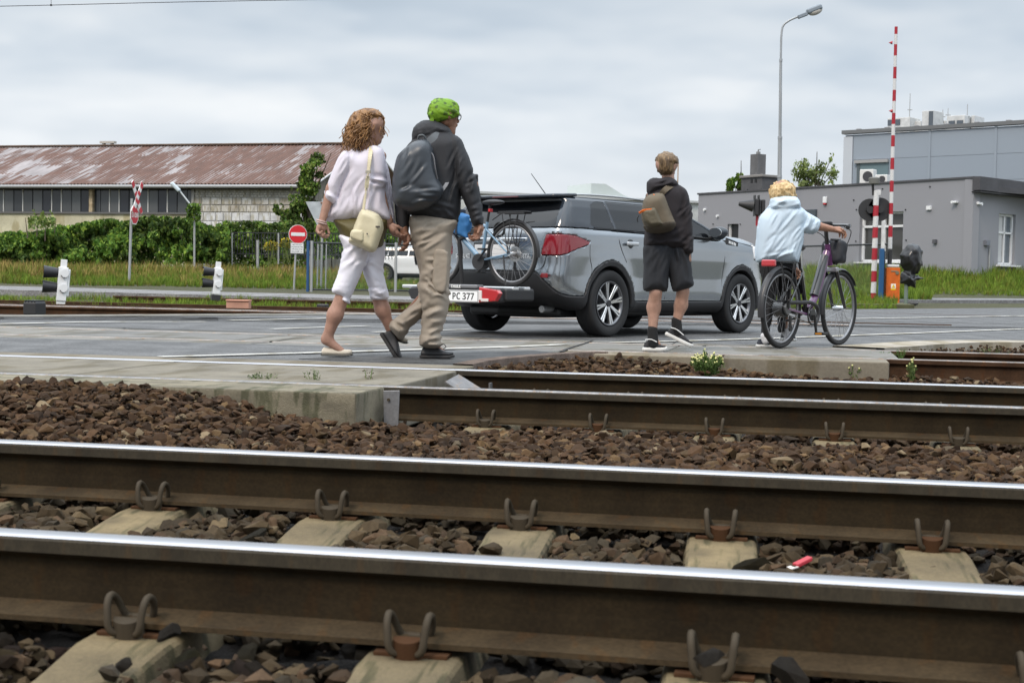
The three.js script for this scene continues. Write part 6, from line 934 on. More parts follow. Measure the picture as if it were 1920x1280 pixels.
{ // blue bicycle on the rack, facing the car's left
  const c = V3(carPos.x - 0.385 * carH[0] + 0.6 * carR[0], 0.486, carPos.z + 0.385 * carH[1] - 0.6 * carR[1]);
  const b = thing('touring_bicycle', 'light blue touring bicycle strapped upright on the rack behind the car', 'bicycle', c, CARYAW + Math.PI / 2), R = 0.343, blue = MP([0.15, 0.26, 0.37], 0.3, { clearcoat: 1 }), bk = mats.blackPlastic, W = 1.04;
  b.scale.setScalar(0.91); bikeWheel(b, 0, R, '', 1); bikeWheel(b, W, R, '', 1);
  const BB = [0.42, 0.27, 0], ST = [0.35, 0.68, 0], HT = [0.80, 0.80, 0], HB = [0.85, 0.64, 0];
  part('down_tube', rod(BB, HB, 0.028, 0.026, 12), blue, b); part('seat_tube', rod(BB, ST, 0.019, 0.018, 12), blue, b); part('top_tube', rod([0.36, 0.63, 0], [0.81, 0.77, 0], 0.018, 0.02, 12), blue, b); part('head_tube', rod(HB, HT, 0.026, 0.026, 12), blue, b);
  for (const s of [-1, 1]) { part('chain_stay', rod([BB[0], BB[1], s * 0.03], [0, R, s * 0.06], 0.013, 0.009, 8), blue, b); part('seat_stay', rod([ST[0], ST[1] - 0.08, s * 0.02], [0, R, s * 0.06], 0.011, 0.009, 8), blue, b); part('fork_blade', rod([0.87, 0.6, s * 0.04], [W, R, s * 0.05], 0.015, 0.01, 8), bk, b); }
  part('seat_post', rod(ST, [0.315, 0.87, 0], 0.0135), mats.black, b); part('saddle', (() => { const g = nets([0.12, 0.82, -0.12], [0.5, 0.96, 0.12], 0.008, (x, y, z) => ell(x, y, z, [0.28, 0.885, 0], [0.15, 0.03, 0.075 - (x - 0.2) * 0.22])); return g; })(), mats.black, b);
  part('stem', [rod(HT, [0.78, 0.9, 0], 0.016), rod([0.78, 0.9, 0], [0.85, 0.93, 0], 0.016)], mats.black, b); part('handlebar', tube([[0.72, 0.97, 0.31], [0.8, 0.965, 0.2], [0.85, 0.93, 0.05], [0.85, 0.93, -0.05], [0.8, 0.965, -0.2], [0.72, 0.97, -0.31]], 0.0125, 30, 8), mats.black, b);
  part('rear_fender', fender(0, R, 0.368, 0.75, 3.25), dbl([0.025, 0.025, 0.028], 0.45), b); part('front_fender', fender(W, R, 0.368, -0.35, 2.5), dbl([0.025, 0.025, 0.028], 0.45), b);
  const rk = part('luggage_rack', [box(0.36, 0.012, 0.11, -0.02, 0.78, 0, 0.004), box(0.36, 0.014, 0.012, -0.02, 0.765, 0.06), box(0.36, 0.014, 0.012, -0.02, 0.765, -0.06), ...[-1, 1].flatMap(s => [rod([-0.12, 0.77, s * 0.06], [0, R, s * 0.07], 0.005, 0.005, 6), rod([0.1, 0.77, s * 0.06], [0, R, s * 0.07], 0.005, 0.005, 6), rod([-0.02, 0.77, s * 0.06], [0.01, R, s * 0.07], 0.005, 0.005, 6)]), rod([0.15, 0.77, 0], [0.28, 0.7, 0], 0.006)], bk, b);
  part('rear_light', box(0.03, 0.035, 0.05, 0.31, 0.8, 0, 0.008), mats.red, b);
  part('chainring', [arcTube(BB[0], BB[1], 0.08, 0, 6.283, 0.006, 0.05, 28), disc(0.05, 0.008, 20).translate(BB[0], BB[1], 0.05)], bk, b); part('motor', disc(0.085, 0.1, 24).translate(BB[0] + 0.01, BB[1] - 0.01, 0), bk, b); part('crank', [rod([BB[0], BB[1], 0.07], [BB[0] + 0.12, BB[1] - 0.12, 0.075], 0.011), rod([BB[0], BB[1], -0.07], [BB[0] - 0.12, BB[1] + 0.12, -0.075], 0.011)], mats.black, b); for (const [x, y, z] of [[BB[0] + 0.12, BB[1] - 0.12, 0.12], [BB[0] - 0.12, BB[1] + 0.12, -0.12]]) part('pedal', box(0.09, 0.02, 0.09, x, y, z, 0.006), mats.black, b);
  part('cassette', [disc(0.05, 0.03, 20).translate(0, R, 0.045), disc(0.035, 0.05, 20).translate(0, R, 0.045)], M([0.3, 0.3, 0.3], 0.4, { metalness: 0.9 }), b); part('derailleur', [box(0.03, 0.1, 0.02, 0.02, R - 0.1, 0.07, 0.008), disc(0.025, 0.012, 12).translate(0.02, R - 0.15, 0.07)], mats.black, b); part('kickstand', rod([0.06, R - 0.02, -0.07], [-0.02, 0.02, -0.12], 0.009), mats.black, b); part('lock', arcTube(0.2, 0.6, 0.07, 0, 6.28, 0.013, 0.02, 20), mats.black, b);
  const bg0 = 0.91, bg = thing('frame_bag', 'blue frame bag hanging on the bicycle behind the car', 'bag', c, CARYAW + Math.PI / 2); bg.scale.setScalar(bg0); part('bag', nets([0.5, 0.4, -0.16], [0.95, 0.86, 0.16], 0.012, (x, y, z) => smax(Math.abs(z + 0.02) - 0.06, poly2([[0.60, 0.52], [0.86, 0.60], [0.82, 0.80], [0.6, 0.74]])(x, y) - 0.01, 0.04) + (fbm(x * 14, y * 14, z * 14, 2) - 0.5) * 0.02), M([0.02, 0.12, 0.3], 0.7), bg); part('strap', box(0.03, 0.28, 0.15, 0.72, 0.68, -0.02, 0.01), M([0.02, 0.03, 0.05], 0.8), bg);
}
{ // purple bicycle pushed by the woman
  const rh = G(1463, 653), hd = 51 * Math.PI / 180, b = thing('electric_bicycle', 'black and purple step through bicycle with carrier pushed by the woman', 'bicycle', rh, hd), R = 0.345, W = 1.1;
  const pur = MP([0.12, 0.03, 0.12], 0.3, { clearcoat: 1 }), bk = MP([0.012, 0.012, 0.014], 0.3, { clearcoat: 1 }), pl = mats.blackPlastic, al = M([0.4, 0.4, 0.42], 0.35, { metalness: 0.8 });
  bikeWheel(b, 0, R, '', 0); const fw = bikeWheel(b, W, R, '', 0); b.rotation.z = 0; 
  part('rear_hub_motor', disc(0.075, 0.09, 24).translate(0, R, 0), bk, b); part('cassette', disc(0.05, 0.02, 20).translate(0, R, 0.06), M([0.16, 0.16, 0.16], 0.4, { metalness: 0.9 }), b);
  const BB = [0.47, 0.29, 0], ST = [0.33, 0.70, 0];
  part('down_tube', tube([[0.44, 0.34, 0], [0.52, 0.36, 0], [0.66, 0.5, 0], [0.83, 0.86, 0]], 0.034, 30, 12), pur, b); part('battery', rod([0.6, 0.46, 0.0], [0.79, 0.82, 0.0], 0.041, 0.036, 12), bk, b); part('seat_tube', rod(BB, ST, 0.02, 0.019, 12), bk, b); part('head_tube', rod([0.9, 0.74, 0], [0.83, 0.93, 0], 0.028, 0.026, 12), pur, b);
  part('stem', [rod([0.83, 0.93, 0], [0.80, 1.06, 0], 0.02), rod([0.80, 1.06, 0], [0.84, 1.1, 0], 0.018)], bk, b); part('handlebar', tube([[0.62, 1.07, 0.31], [0.72, 1.09, 0.27], [0.82, 1.1, 0.12], [0.84, 1.1, 0], [0.82, 1.1, -0.12], [0.72, 1.09, -0.27], [0.62, 1.07, -0.31]], 0.013, 40, 8), bk, b);
  for (const s of [-1, 1]) { part('grip', rod([0.6, 1.067, s * 0.313], [0.71, 1.088, s * 0.275], 0.018, 0.017, 10), mats.rubber, b); part('brake_lever', rod([0.74, 1.075, s * 0.255], [0.66, 1.05, s * 0.3], 0.007), al, b); part('chain_stay', rod([BB[0] - 0.03, BB[1], s * 0.035], [0, R, s * 0.065], 0.013, 0.01, 8), s > 0 ? pur : bk, b); part('seat_stay', rod([ST[0] - 0.01, ST[1] - 0.04, s * 0.025], [0, R, s * 0.065], 0.011, 0.009, 8), bk, b); part('fork_blade', rod([0.92, 0.68, s * 0.055], [W, R, s * 0.06], 0.02, 0.015, 10), bk, b); }
  part('fork_crown', box(0.05, 0.05, 0.15, 0.915, 0.7, 0, 0.015), al, b); part('cable', tube([[0.76, 1.08, 0.2], [0.98, 1.04, 0.16], [1.0, 0.9, 0.1], [0.92, 0.74, 0.05]], 0.004, 24, 5), mats.black, b); part('cable', tube([[0.76, 1.08, -0.2], [0.96, 1.0, -0.1], [0.95, 0.85, -0.05], [0.86, 0.8, 0]], 0.004, 24, 5), mats.black, b); part('display', box(0.05, 0.03, 0.09, 0.82, 1.12, 0, 0.01), mats.black, b);
  part('seat_post', rod(ST, [0.29, 0.85, 0], 0.014), bk, b); part('saddle', nets([0.06, 0.8, -0.14], [0.46, 0.96, 0.14], 0.008, (x, y, z) => ell(x, y, z, [0.24, 0.885, 0], [0.17, 0.04, 0.095 - (x - 0.15) * 0.26])), MP([0.014, 0.014, 0.015], 0.45), b);
  part('rear_fender', fender(0, R, 0.372, 0.35, 3.35, 0.06), dbl([0.03, 0.03, 0.033], 0.4), b); part('front_fender', fender(W, R, 0.372, 0.6, 3.3, 0.06), dbl([0.03, 0.03, 0.033], 0.4), b); for (const s of [-1, 1]) { part('fender_stay', rod([-0.35, 0.46, s * 0.03], [0, R, s * 0.07], 0.003, 0.003, 5), al, b); part('fender_stay', rod([W - 0.33, 0.25, s * 0.03], [W, R, s * 0.07], 0.003, 0.003, 5), al, b); }
  const ck = []; for (const s of [-1, 1]) { ck.push(rod([-0.2, 0.75, s * 0.065], [0.2, 0.75, s * 0.065], 0.006, 0.006, 6), rod([-0.14, 0.75, s * 0.07], [0.0, R, s * 0.075], 0.006, 0.006, 6), rod([0.08, 0.75, s * 0.07], [0.0, R, s * 0.075], 0.006, 0.006, 6), rod([-0.16, 0.75, s * 0.07], [-0.14, 0.52, s * 0.12], 0.005, 0.005, 6), rod([0.08, 0.75, s * 0.07], [0.06, 0.52, s * 0.12], 0.005, 0.005, 6), rod([-0.14, 0.52, s * 0.12], [0.06, 0.52, s * 0.12], 0.005, 0.005, 6)); } for (const x of [-0.18, -0.08, 0.02, 0.12]) ck.push(rod([x, 0.752, -0.065], [x, 0.752, 0.065], 0.006, 0.006, 6)); ck.push(rod([0.2, 0.75, 0], [0.3, 0.68, 0], 0.006)); part('carrier', ck, mats.black, b);
  part('rear_light', box(0.045, 0.06, 0.13, -0.235, 0.735, 0, 0.015), MP([0.42, 0.01, 0.018], 0.15, { clearcoat: 1 }), b); part('headlight', disc(0.035, 0.06, 14).rotateY(Math.PI / 2).translate(0.98, 0.78, 0), pl, b);
  part('chain_guard', [tube([[0.02, R + 0.055, 0.06], [0.25, 0.4, 0.06], [0.45, 0.395, 0.06], [0.56, 0.35, 0.06], [0.575, 0.28, 0.06], [0.52, 0.2, 0.06]], 0.018, 30, 8)], pl, b); part('chainring', [arcTube(BB[0], BB[1], 0.085, 0, 6.283, 0.008, 0.06, 28), disc(0.055, 0.01, 20).translate(BB[0], BB[1], 0.06)], M([0.08, 0.08, 0.08], 0.35, { metalness: 0.8 }), b); part('chain', [rod([0, R - 0.05, 0.06], [BB[0], BB[1] - 0.085, 0.06], 0.005, 0.005, 5)], M([0.15, 0.13, 0.11], 0.5, { metalness: 0.7 }), b);
  part('crank', [rod([BB[0], BB[1], 0.08], [BB[0] + 0.03, BB[1] - 0.165, 0.085], 0.012), rod([BB[0], BB[1], -0.08], [BB[0] - 0.03, BB[1] + 0.165, -0.085], 0.012)], mats.black, b); for (const [x, y, z] of [[BB[0] + 0.03, BB[1] - 0.165, 0.135], [BB[0] - 0.03, BB[1] + 0.165, -0.135]]) { const pd = part('pedal', box(0.1, 0.025, 0.09, x, y, z, 0.006), mats.black, b); part('reflector', box(0.012, 0.014, 0.06, x - 0.053, y, z), M([0.5, 0.2, 0.02], 0.3), pd); }
  part('derailleur', [box(0.03, 0.1, 0.02, 0.03, R - 0.11, 0.075, 0.008), disc(0.025, 0.012, 12).translate(0.04, R - 0.17, 0.075)], mats.black, b); part('kickstand', rod([0.4, 0.26, -0.06], [0.14, 0.22, -0.09], 0.01), mats.black, b);
  const hb = thing('handlebar_bag', 'small black bag hanging below the handlebar of the pushed bicycle', 'bag', rh, hd); part('bag', nets([0.84, 0.72, -0.16], [1.12, 1.02, 0.16], 0.01, (x, y, z) => smax(smax(Math.abs(x - 0.97) - 0.075 + (y - 0.86) * 0.15, Math.abs(y - 0.865) - 0.105, 0.04), Math.abs(z) - 0.11, 0.05) + (fbm(x * 12, y * 12, z * 12, 2) - 0.5) * 0.02), M([0.018, 0.02, 0.026], 0.7), hb); part('strap', box(0.16, 0.02, 0.03, 0.9, 0.97, 0.05, 0.005), mats.black, hb);
}

// ================= PEOPLE =================
const sub3 = (a, b) => [a[0] - b[0], a[1] - b[1], a[2] - b[2]], add3 = (a, b, k = 1) => [a[0] + b[0] * k, a[1] + b[1] * k, a[2] + b[2] * k], nrm3 = a => { const l = Math.hypot(...a) || 1; return [a[0] / l, a[1] / l, a[2] / l]; }, cr3 = (a, b) => [a[1] * b[2] - a[2] * b[1], a[2] * b[0] - a[0] * b[2], a[0] * b[1] - a[1] * b[0]];
const ridge = (x, y, z) => 1 - Math.abs(2 * fbm(x * 1.9 + 1.3, y * 1.9, z * 1.9, 3) - 1);
function handPrims(w, dir, nrm, thumbSide, curl, sc = 1) {   // wrist, direction of the fingers, palm normal, side of the thumb (+/- across)
  dir = nrm3(dir); let ac = nrm3(cr3(dir, nrm)); const pn = nrm3(cr3(ac, dir)), out = [];
  const at = (l, a, n) => add3(add3(add3(w, dir, l * sc), ac, a * sc * thumbSide), pn, n * sc);
  out.push([at(0, 0, 0), at(0.05, 0.012, 0), 0.026 * sc, 0.03 * sc], [at(0.05, 0.014, 0), at(0.085, 0.022, 0), 0.022 * sc, 0.015 * sc], [at(0.05, -0.016, 0), at(0.08, -0.024, 0), 0.021 * sc, 0.014 * sc]);
  [[0.030, 0.086, 1.0], [0.010, 0.09, 1.08], [-0.010, 0.087, 1.0], [-0.029, 0.08, 0.8]].forEach(([a, l, len], i) => { let p = at(l - 0.008, a, 0), an = curl * (0.5 + i * 0.05); for (let k = 0; k < 3; k++) { const sl = [0.036, 0.026, 0.02][k] * len * sc, q = add3(add3(p, dir, Math.cos(an) * sl), pn, Math.sin(an) * sl); out.push([p, q, (0.0092 - k * 0.0008) * sc, (0.0085 - k * 0.0008) * sc]); p = q; an += curl * [0.75, 0.6, 0][k]; } });
  let p = at(0.02, 0.026, 0.008), q = at(0.05, 0.046, 0.02), r = at(0.078, 0.05, 0.03 + curl * 0.008); out.push([p, q, 0.013 * sc, 0.0105 * sc], [q, r, 0.0105 * sc, 0.0085 * sc]); return out;
}
function headPrims(c, f, s = 1) {
  f = nrm3(f); const rt = nrm3(cr3(f, [0, 1, 0])), P = (a, b, e) => add3(add3(add3(c, f, a * s), [0, 1, 0], b * s), rt, e * s);
  return [[P(0.012, 0.028, 0.018), P(-0.028, 0.02, 0.012), 0.076 * s, 0.078 * s], [P(0.012, 0.028, -0.018), P(-0.028, 0.02, -0.012), 0.076 * s, 0.078 * s], [P(0.035, -0.02, 0), P(0.055, -0.085, 0), 0.058 * s, 0.034 * s], [P(0.0, -0.045, 0.03), P(0.04, -0.085, 0.012), 0.04 * s, 0.026 * s], [P(0.0, -0.045, -0.03), P(0.04, -0.085, -0.012), 0.04 * s, 0.026 * s], [P(0.088, 0.012, 0), P(0.108, -0.025, 0), 0.01 * s, 0.014 * s], [P(0.09, -0.055, 0.015), P(0.09, -0.055, -0.015), 0.009 * s, 0.009 * s], [P(-0.01, 0.012, 0.082), P(-0.012, -0.022, 0.08), 0.015 * s, 0.01 * s], [P(-0.01, 0.012, -0.082), P(-0.012, -0.022, -0.08), 0.015 * s, 0.01 * s]];
}
function mkPerson(label, px, py, skin) {
  const base = G(px, py), d = -base.z, k = ppm(d), g = thing('person', label, 'person', base);
  const J = (x, y, dz = 0) => { const p = D(x, y, d + dz).sub(base); return [p.x, p.y, p.z]; };
  const px2 = pts => pts.map(q => { const p = J(q[0], q[1], 0); return [p[0], p[1]]; });
  const P = { g, J, d, k, base, skinM: MP(skin, 0.55, { sheen: 0.2, map: again(tMottle, 5) }) };
  // rounded volume on an outline: half depth T, roundness over width w, depth offset zc
  P.infl = (pts, T, w, zc = 0, r = 0.0075) => { const pq = px2(pts), xs = pq.map(q => q[0]), ys = pq.map(q => q[1]), f = grid2(poly2(spl(pq, 3)), Math.min(...xs) - 0.12, Math.max(...xs) + 0.12, Math.min(...ys) - 0.12, Math.max(...ys) + 0.12, 0.006), zf = typeof zc === 'function' ? zc : () => zc; return (x, y, z) => { const q = f(x, y), t = clamp(1 + Math.max(q, -w) / w, 0, 1); return smax(q, Math.abs(z + zf(x, y)) - T * Math.sqrt(Math.max(0, 1 - t * t)), 0.02) - r; }; };
  P.bounds = (ptsLists, T, m = 0.05) => { const b = [[9, 9, -T], [-9, -9, T]]; for (const q of ptsLists.flat()) { const p = J(q[0], q[1], 0); for (let i = 0; i < 2; i++) { b[0][i] = Math.min(b[0][i], p[i] - m); b[1][i] = Math.max(b[1][i], p[i] + m); } } return b; };
  P.creases = specs => {                                // folds: [x, y, spread x, spread y (pixels), angle, variation (degrees), count, length (pixels), height (m)]
    const L = []; for (const [x, y, sx, sy, an, va, n, len, amp] of specs) for (let i = 0; i < n; i++) { const c = J(x + rr(-1, 1) * sx, y + rr(-1, 1) * sy), a = (an + rr(-va, va)) * Math.PI / 180, l = len * rr(0.5, 1.3) / k / 2; L.push([c[0], c[1], Math.cos(a), Math.sin(a), l, amp * rr(1.0, 2.1), rr(0.009, 0.017), rr(-2, 2)]); }
    const xs = L.map(q => q[0]), ys = L.map(q => q[1]); if (!L.length) return () => 0;
    const F = (X, Y) => { let s = 0; for (const [cx, cy, ca, sa, l, amp, w, cv] of L) { const dx = X - cx, dy = Y - cy, u = dx * ca + dy * sa; if (Math.abs(u) > l) continue; const t = -dx * sa + dy * ca - cv * u * u; if (Math.abs(t) > w * 5) continue; const win = 1 - (u / l) * (u / l); s += amp * win * (Math.exp(-t * t / (w * w)) - 0.8 * Math.exp(-(t - w * 1.9) * (t - w * 1.9) / (w * w * 1.2))); } return clamp(s, -0.022, 0.022); };
    const g = grid2(F, Math.min(...xs) - 0.15, Math.max(...xs) + 0.15, Math.min(...ys) - 0.15, Math.max(...ys) + 0.15, 0.005); return (x, y) => -g(x, y);
  };
  P.mesh = (name, f, b, cell, m, col, label) => { const o = part(name, nets(b[0], b[1], cell, f, col), m, g, label); return o; };
  P.caps = (list, kk = 0.02) => { const bb = list.map(c => { const r = Math.max(c[2], c[3]); return [[0, 1, 2].map(i => (c[0][i] + c[1][i]) / 2), Math.hypot(...sub3(c[1], c[0])) / 2 + r]; }); return (x, y, z) => { let s = 1; for (let i = 0; i < list.length; i++) { const q = bb[i]; const a = Math.hypot(x - q[0][0], y - q[0][1], z - q[0][2]) - q[1]; if (a > Math.min(s, 0.06) + kk) { s = Math.min(s, a + 0.02); continue; } s = smin(s, cap(x, y, z, ...list[i]), kk); } return s; }; };
  P.body = (list, hands, head) => {                     // one continuous skin mesh: trunk and limbs, with finer grids for head and hands
    const bx = (l, m) => { const b = [[9, 9, 9], [-9, -9, -9]]; for (const c of l) for (const e of [c[0], c[1]]) for (let i = 0; i < 3; i++) { const r = Math.max(c[2], c[3]); b[0][i] = Math.min(b[0][i], e[i] - r - m); b[1][i] = Math.max(b[1][i], e[i] + r + m); } return b; };
    list = list.map(c => c[4] ? c : [c[0], c[1], c[2] * 0.5, c[3] * 0.5]); const gs = []; const b0 = bx(list, 0.03); gs.push(nets(b0[0], b0[1], 0.0125, P.caps(list, 0.035)));
    if (head) { const b1 = bx(head, 0.02); gs.push(nets(b1[0], b1[1], 0.0045, P.caps(head, 0.022))); }
    for (const h of hands) { const b1 = bx(h, 0.012); gs.push(nets(b1[0], b1[1], 0.0032, P.caps(h, 0.006))); }
    return part('body', merge(gs.map(q => q.toNonIndexed())), P.skinM, g);
  };
  return P;
}
const cloth = (c, r = 0.85, o = {}) => MP(c, r, { sheen: 0.35, sheenRoughness: 0.6, bumpMap: tWeave, bumpScale: 0.0012, ...o });
const limb = (a, b, ra, rb) => [a, b, ra, rb], bare = (a, b, ra, rb) => [a, b, ra, rb, 1];   // bare: skin that shows
// sneaker: sole and upper along a line heel -> toe
function shoe(P, name, heel, toe, w, h, upM, soleM, opts = {}) {
  const dir = nrm3(sub3(toe, heel)), L = Math.hypot(...sub3(toe, heel)), up0 = opts.up || [0, 1, 0], sd = nrm3(cr3(dir, up0)), up = nrm3(cr3(sd, dir));
  const loc = (x, y, z) => { const v = sub3([x, y, z], heel); return [v[0] * dir[0] + v[1] * dir[1] + v[2] * dir[2], v[0] * up[0] + v[1] * up[1] + v[2] * up[2], v[0] * sd[0] + v[1] * sd[1] + v[2] * sd[2]]; };
  const out = poly2(spl([[0, 0.0], [0.01, w * 0.62], [L * 0.35, w * 0.72], [L * 0.7, w], [L * 0.92, w * 0.72], [L, 0], [L * 0.92, -w * 0.72], [L * 0.7, -w], [L * 0.35, -w * 0.72], [0.01, -w * 0.62]], 4));
  const m = 0.06, lo = [0, 1, 2].map(i => Math.min(heel[i], toe[i]) - 0.13), hi = [0, 1, 2].map(i => Math.max(heel[i], toe[i]) + 0.13);
  const bend = l => opts.bend ? opts.bend * Math.pow(Math.max(0, l / L - 0.62), 2) * 2.2 : 0.12 * Math.pow(Math.max(0, l / L - 0.75), 2);
  const st = opts.sole || 0.028;
  const fUp = (x, y, z) => { const [l, u0, s] = loc(x, y, z), u = u0 - bend(l), top = mix(h, 0.045, sstep(L * 0.3, L * 0.9, l)); return smax(out(l, s) + 0.004 + Math.max(0, u - 0.03) * 0.35, Math.max(u - top, st - 0.004 - u), 0.02); };
  const fSo = (x, y, z) => { const [l, u0, s] = loc(x, y, z), u = u0 - bend(l); return smax(out(l, s) - 0.003, Math.max(u - st, -u), 0.008); };
  part('sole', nets(lo, hi, 0.007, fSo), soleM, part(name, nets(lo, hi, 0.007, fUp), upM, P.g));
}
const skinA = [0.36, 0.19, 0.135], skinTan = [0.30, 0.15, 0.095];
// ---------- woman with curly hair and handbag ----------
let clasp;
{
  seed(701);
  const P = mkPerson('woman with curly auburn hair in a lavender cardigan and white cropped trousers, walking', 630, 668, [0.42, 0.235, 0.17]), J = P.J, k = P.k;
  const neck = J(687, 275, 0), shL = J(648, 297, -0.06), shR = J(716, 292, 0.02), hipC = J(678, 430, 0), hL = J(664, 440, -0.04), hR = J(694, 440, 0.06), kL = J(645, 548, -0.08), kR = J(706, 545, 0.1), aL = J(612, 636, -0.06), aR = J(732, 617, 0.16);
  const eL = J(621, 352, -0.1), wL = J(604, 413, -0.12), eR = J(711, 352, -0.05), wR = J(727, 413, -0.04), hc = J(694, 238, 0), f = [0.85, -0.12, -0.5];
  const hdL = handPrims(wL, sub3(J(597, 448, -0.12), wL), [0.75, 0.1, 0.6], -1, 1.25, 0.98), wr2 = J(729, 420, -0.03), hdR = handPrims(wr2, sub3(J(748, 447, -0.02), wr2), [0.4, 0.75, -0.5], 1, 0.75, 0.98);
  P.body([bare(neck, J(690, 258, 0), 0.052, 0.05), limb(shL, shR, 0.05, 0.05), limb(J(672, 320), J(676, 400), 0.11, 0.1), limb(hL, hR, 0.1, 0.1), limb(shL, eL, 0.045, 0.038), bare(eL, wL, 0.037, 0.026), limb(shR, eR, 0.045, 0.038), bare(eR, wR, 0.037, 0.026), bare(wR, wr2, 0.026, 0.025), limb(hL, kL, 0.08, 0.055), limb(hR, kR, 0.08, 0.055), bare(kL, J(628, 590, -0.08), 0.05, 0.051), bare(J(628, 590, -0.08), aL, 0.051, 0.032), bare(kR, J(717, 580, 0.12), 0.05, 0.05), bare(J(717, 580, 0.12), aR, 0.05, 0.032), bare(aL, J(640, 658, -0.06), 0.034, 0.025), limb(aR, J(748, 636, 0.17), 0.033, 0.025)], [hdL, hdR], headPrims(hc, f, 0.96));
  // hair: curls round a loose mass
  const hm = P.infl([[660, 212], [683, 202], [704, 203], [719, 214], [722, 224], [712, 226], [706, 240], [701, 262], [694, 270], [682, 274], [668, 280], [652, 276], [643, 262], [645, 244], [652, 226]], 0.11, 0.09, 0.0, -0.003);
  const hcol = (x, y, z) => { const n = fbm(x * 60, y * 22, z * 60, 3), m = fbm(x * 14, y * 14, z * 14, 2); const t = clamp((n - 0.3) * 2, 0, 1), dk = mix(0.75, 1.2, m); return [mix(0.10, 0.33, t) * dk, mix(0.045, 0.17, t) * dk, mix(0.015, 0.06, t) * dk]; };
  const hairM = M([1, 1, 1], 0.55, { vertexColors: true }), hf = (x, y, z) => { let q = hm(x, y, z) + 0.012 - (ridge(x * 12 + Math.sin(y * 34) * 0.9, y * 4.5, z * 12) - 0.55) * 0.036; const fv = sub3([x, y, z], hc); const ff = nrm3(f); const fr = fv[0] * ff[0] + fv[1] * ff[1] + fv[2] * ff[2]; return y > hc[1] + 0.05 ? q : smax(q, fr - mix(0.03, 0.1, sstep(0.0, 0.05, y - hc[1])), 0.015); };
  const hb = P.bounds([[[630, 190], [735, 290]]], 0.17); P.mesh('hair', hf, hb, 0.0055, hairM, hcol);
  const curls = []; for (let i = 0; i < 420; i++) { for (let t = 0; t < 30; t++) { const p = [rr(hb[0][0], hb[1][0]), rr(hb[0][1], hb[1][1]), rr(-0.13, 0.13)], v = hf(...p); if (Math.abs(v) > 0.008) continue; const L = rr(0.05, 0.12), n = 8, ra = rr(0.005, 0.011), ph = rr(0, 6.28), sx = rr(-0.3, 0.3), pts = []; for (let q = 0; q <= n; q++) pts.push([p[0] + sx * L * q / n + Math.cos(ph + q * 1.0) * ra + 0.1 * L * (p[0] - hc[0]) / 0.1 * q / n, p[1] - L * q / n, p[2] + Math.sin(ph + q * 1.0) * ra]); curls.push(tube(pts, rr(0.0016, 0.0036), 16, 4)); break; } }
  const cg = merge(curls), cp = cg.attributes.position, cc = new Float32Array(cp.count * 3); for (let i = 0; i < cp.count; i++) { const c = hcol(cp.getX(i), cp.getY(i), cp.getZ(i)); cc.set(c.map(v => v * 1.15), 3 * i); } cg.setAttribute('color', new THREE.BufferAttribute(cc, 3)); part('curls', cg, hairM, P.g).userData.kind = 'stuff';
  // olive top under the cardigan
  const tp = [[628, 408], [728, 408], [722, 440], [716, 462], [690, 470], [664, 468], [645, 452], [634, 430]]; const tf = P.infl(tp, 0.15, 0.1, 0); P.mesh('top', (x, y, z) => tf(x, y, z) + (ridge(x * 9 + y * 7, y * 3, z * 9) - 0.5) * 0.012, P.bounds([tp], 0.2), 0.009, cloth([0.085, 0.068, 0.018], 0.6));
  // trousers
  const tL = [[640, 440], [700, 440], [690, 480], [676, 520], [662, 552], [655, 568], [640, 560], [624, 548], [628, 532], [636, 512], [640, 490], [646, 466], [640, 450]], tR = [[660, 440], [716, 445], [718, 480], [716, 510], [724, 540], [727, 560], [710, 563], [693, 561], [688, 540], [680, 515], [672, 480]];
  const f1 = P.infl(tL, 0.1, 0.075, (x, y) => -0.05 - (0.85 - y) * 0.04), f2 = P.infl(tR, 0.1, 0.07, (x, y) => 0.07 + (0.85 - y) * 0.06); const crT = P.creases([[640, 552, 14, 12, -15, 14, 9, 34, 0.006], [710, 552, 12, 10, -5, 14, 7, 30, 0.006], [668, 480, 20, 26, 35, 25, 9, 40, 0.006], [700, 500, 14, 30, -40, 25, 6, 36, 0.005]]);
  const wr = (x, y, z) => crT(x, y) + 0.5 * (ridge(x * 5 + 3, y * 15 + x * 5, z * 5) - 0.5) * 0.016 * (0.4 + sstep(0.6, 0.45, y)) + (fbm(x * 12, y * 12, z * 12, 2) - 0.5) * 0.006;
  P.mesh('trousers', (x, y, z) => smin(f1(x, y, z), f2(x, y, z), 0.03) + wr(x, y, z), P.bounds([tL, tR], 0.26), 0.008, cloth([0.70, 0.69, 0.76], 0.8));
  // cardigan: back panel, sleeves, loose front edge
  const cb = [[664, 276], [676, 283], [700, 272], [716, 280], [722, 300], [724, 340], [728, 380], [736, 412], [722, 417], [700, 415], [690, 418], [672, 414], [650, 420], [628, 416], [606, 415], [616, 390], [632, 355], [640, 320], [642, 296], [650, 284]], sl = [[650, 284], [662, 296], [654, 330], [642, 352], [636, 372], [628, 384], [612, 374], [616, 350], [628, 318], [638, 296]], sr = [[700, 275], [718, 282], [724, 304], [725, 335], [723, 352], [698, 354], [694, 330], [692, 300]], fe = [[716, 300], [724, 310], [731, 350], [736, 400], [739, 438], [731, 436], [725, 400], [722, 350]];
  const g1 = P.infl(cb, 0.13, 0.11, 0), g2 = P.infl(sl, 0.07, 0.05, -0.08), g3 = P.infl(sr, 0.07, 0.055, -0.06), g4 = P.infl(fe, 0.03, 0.03, 0.1);
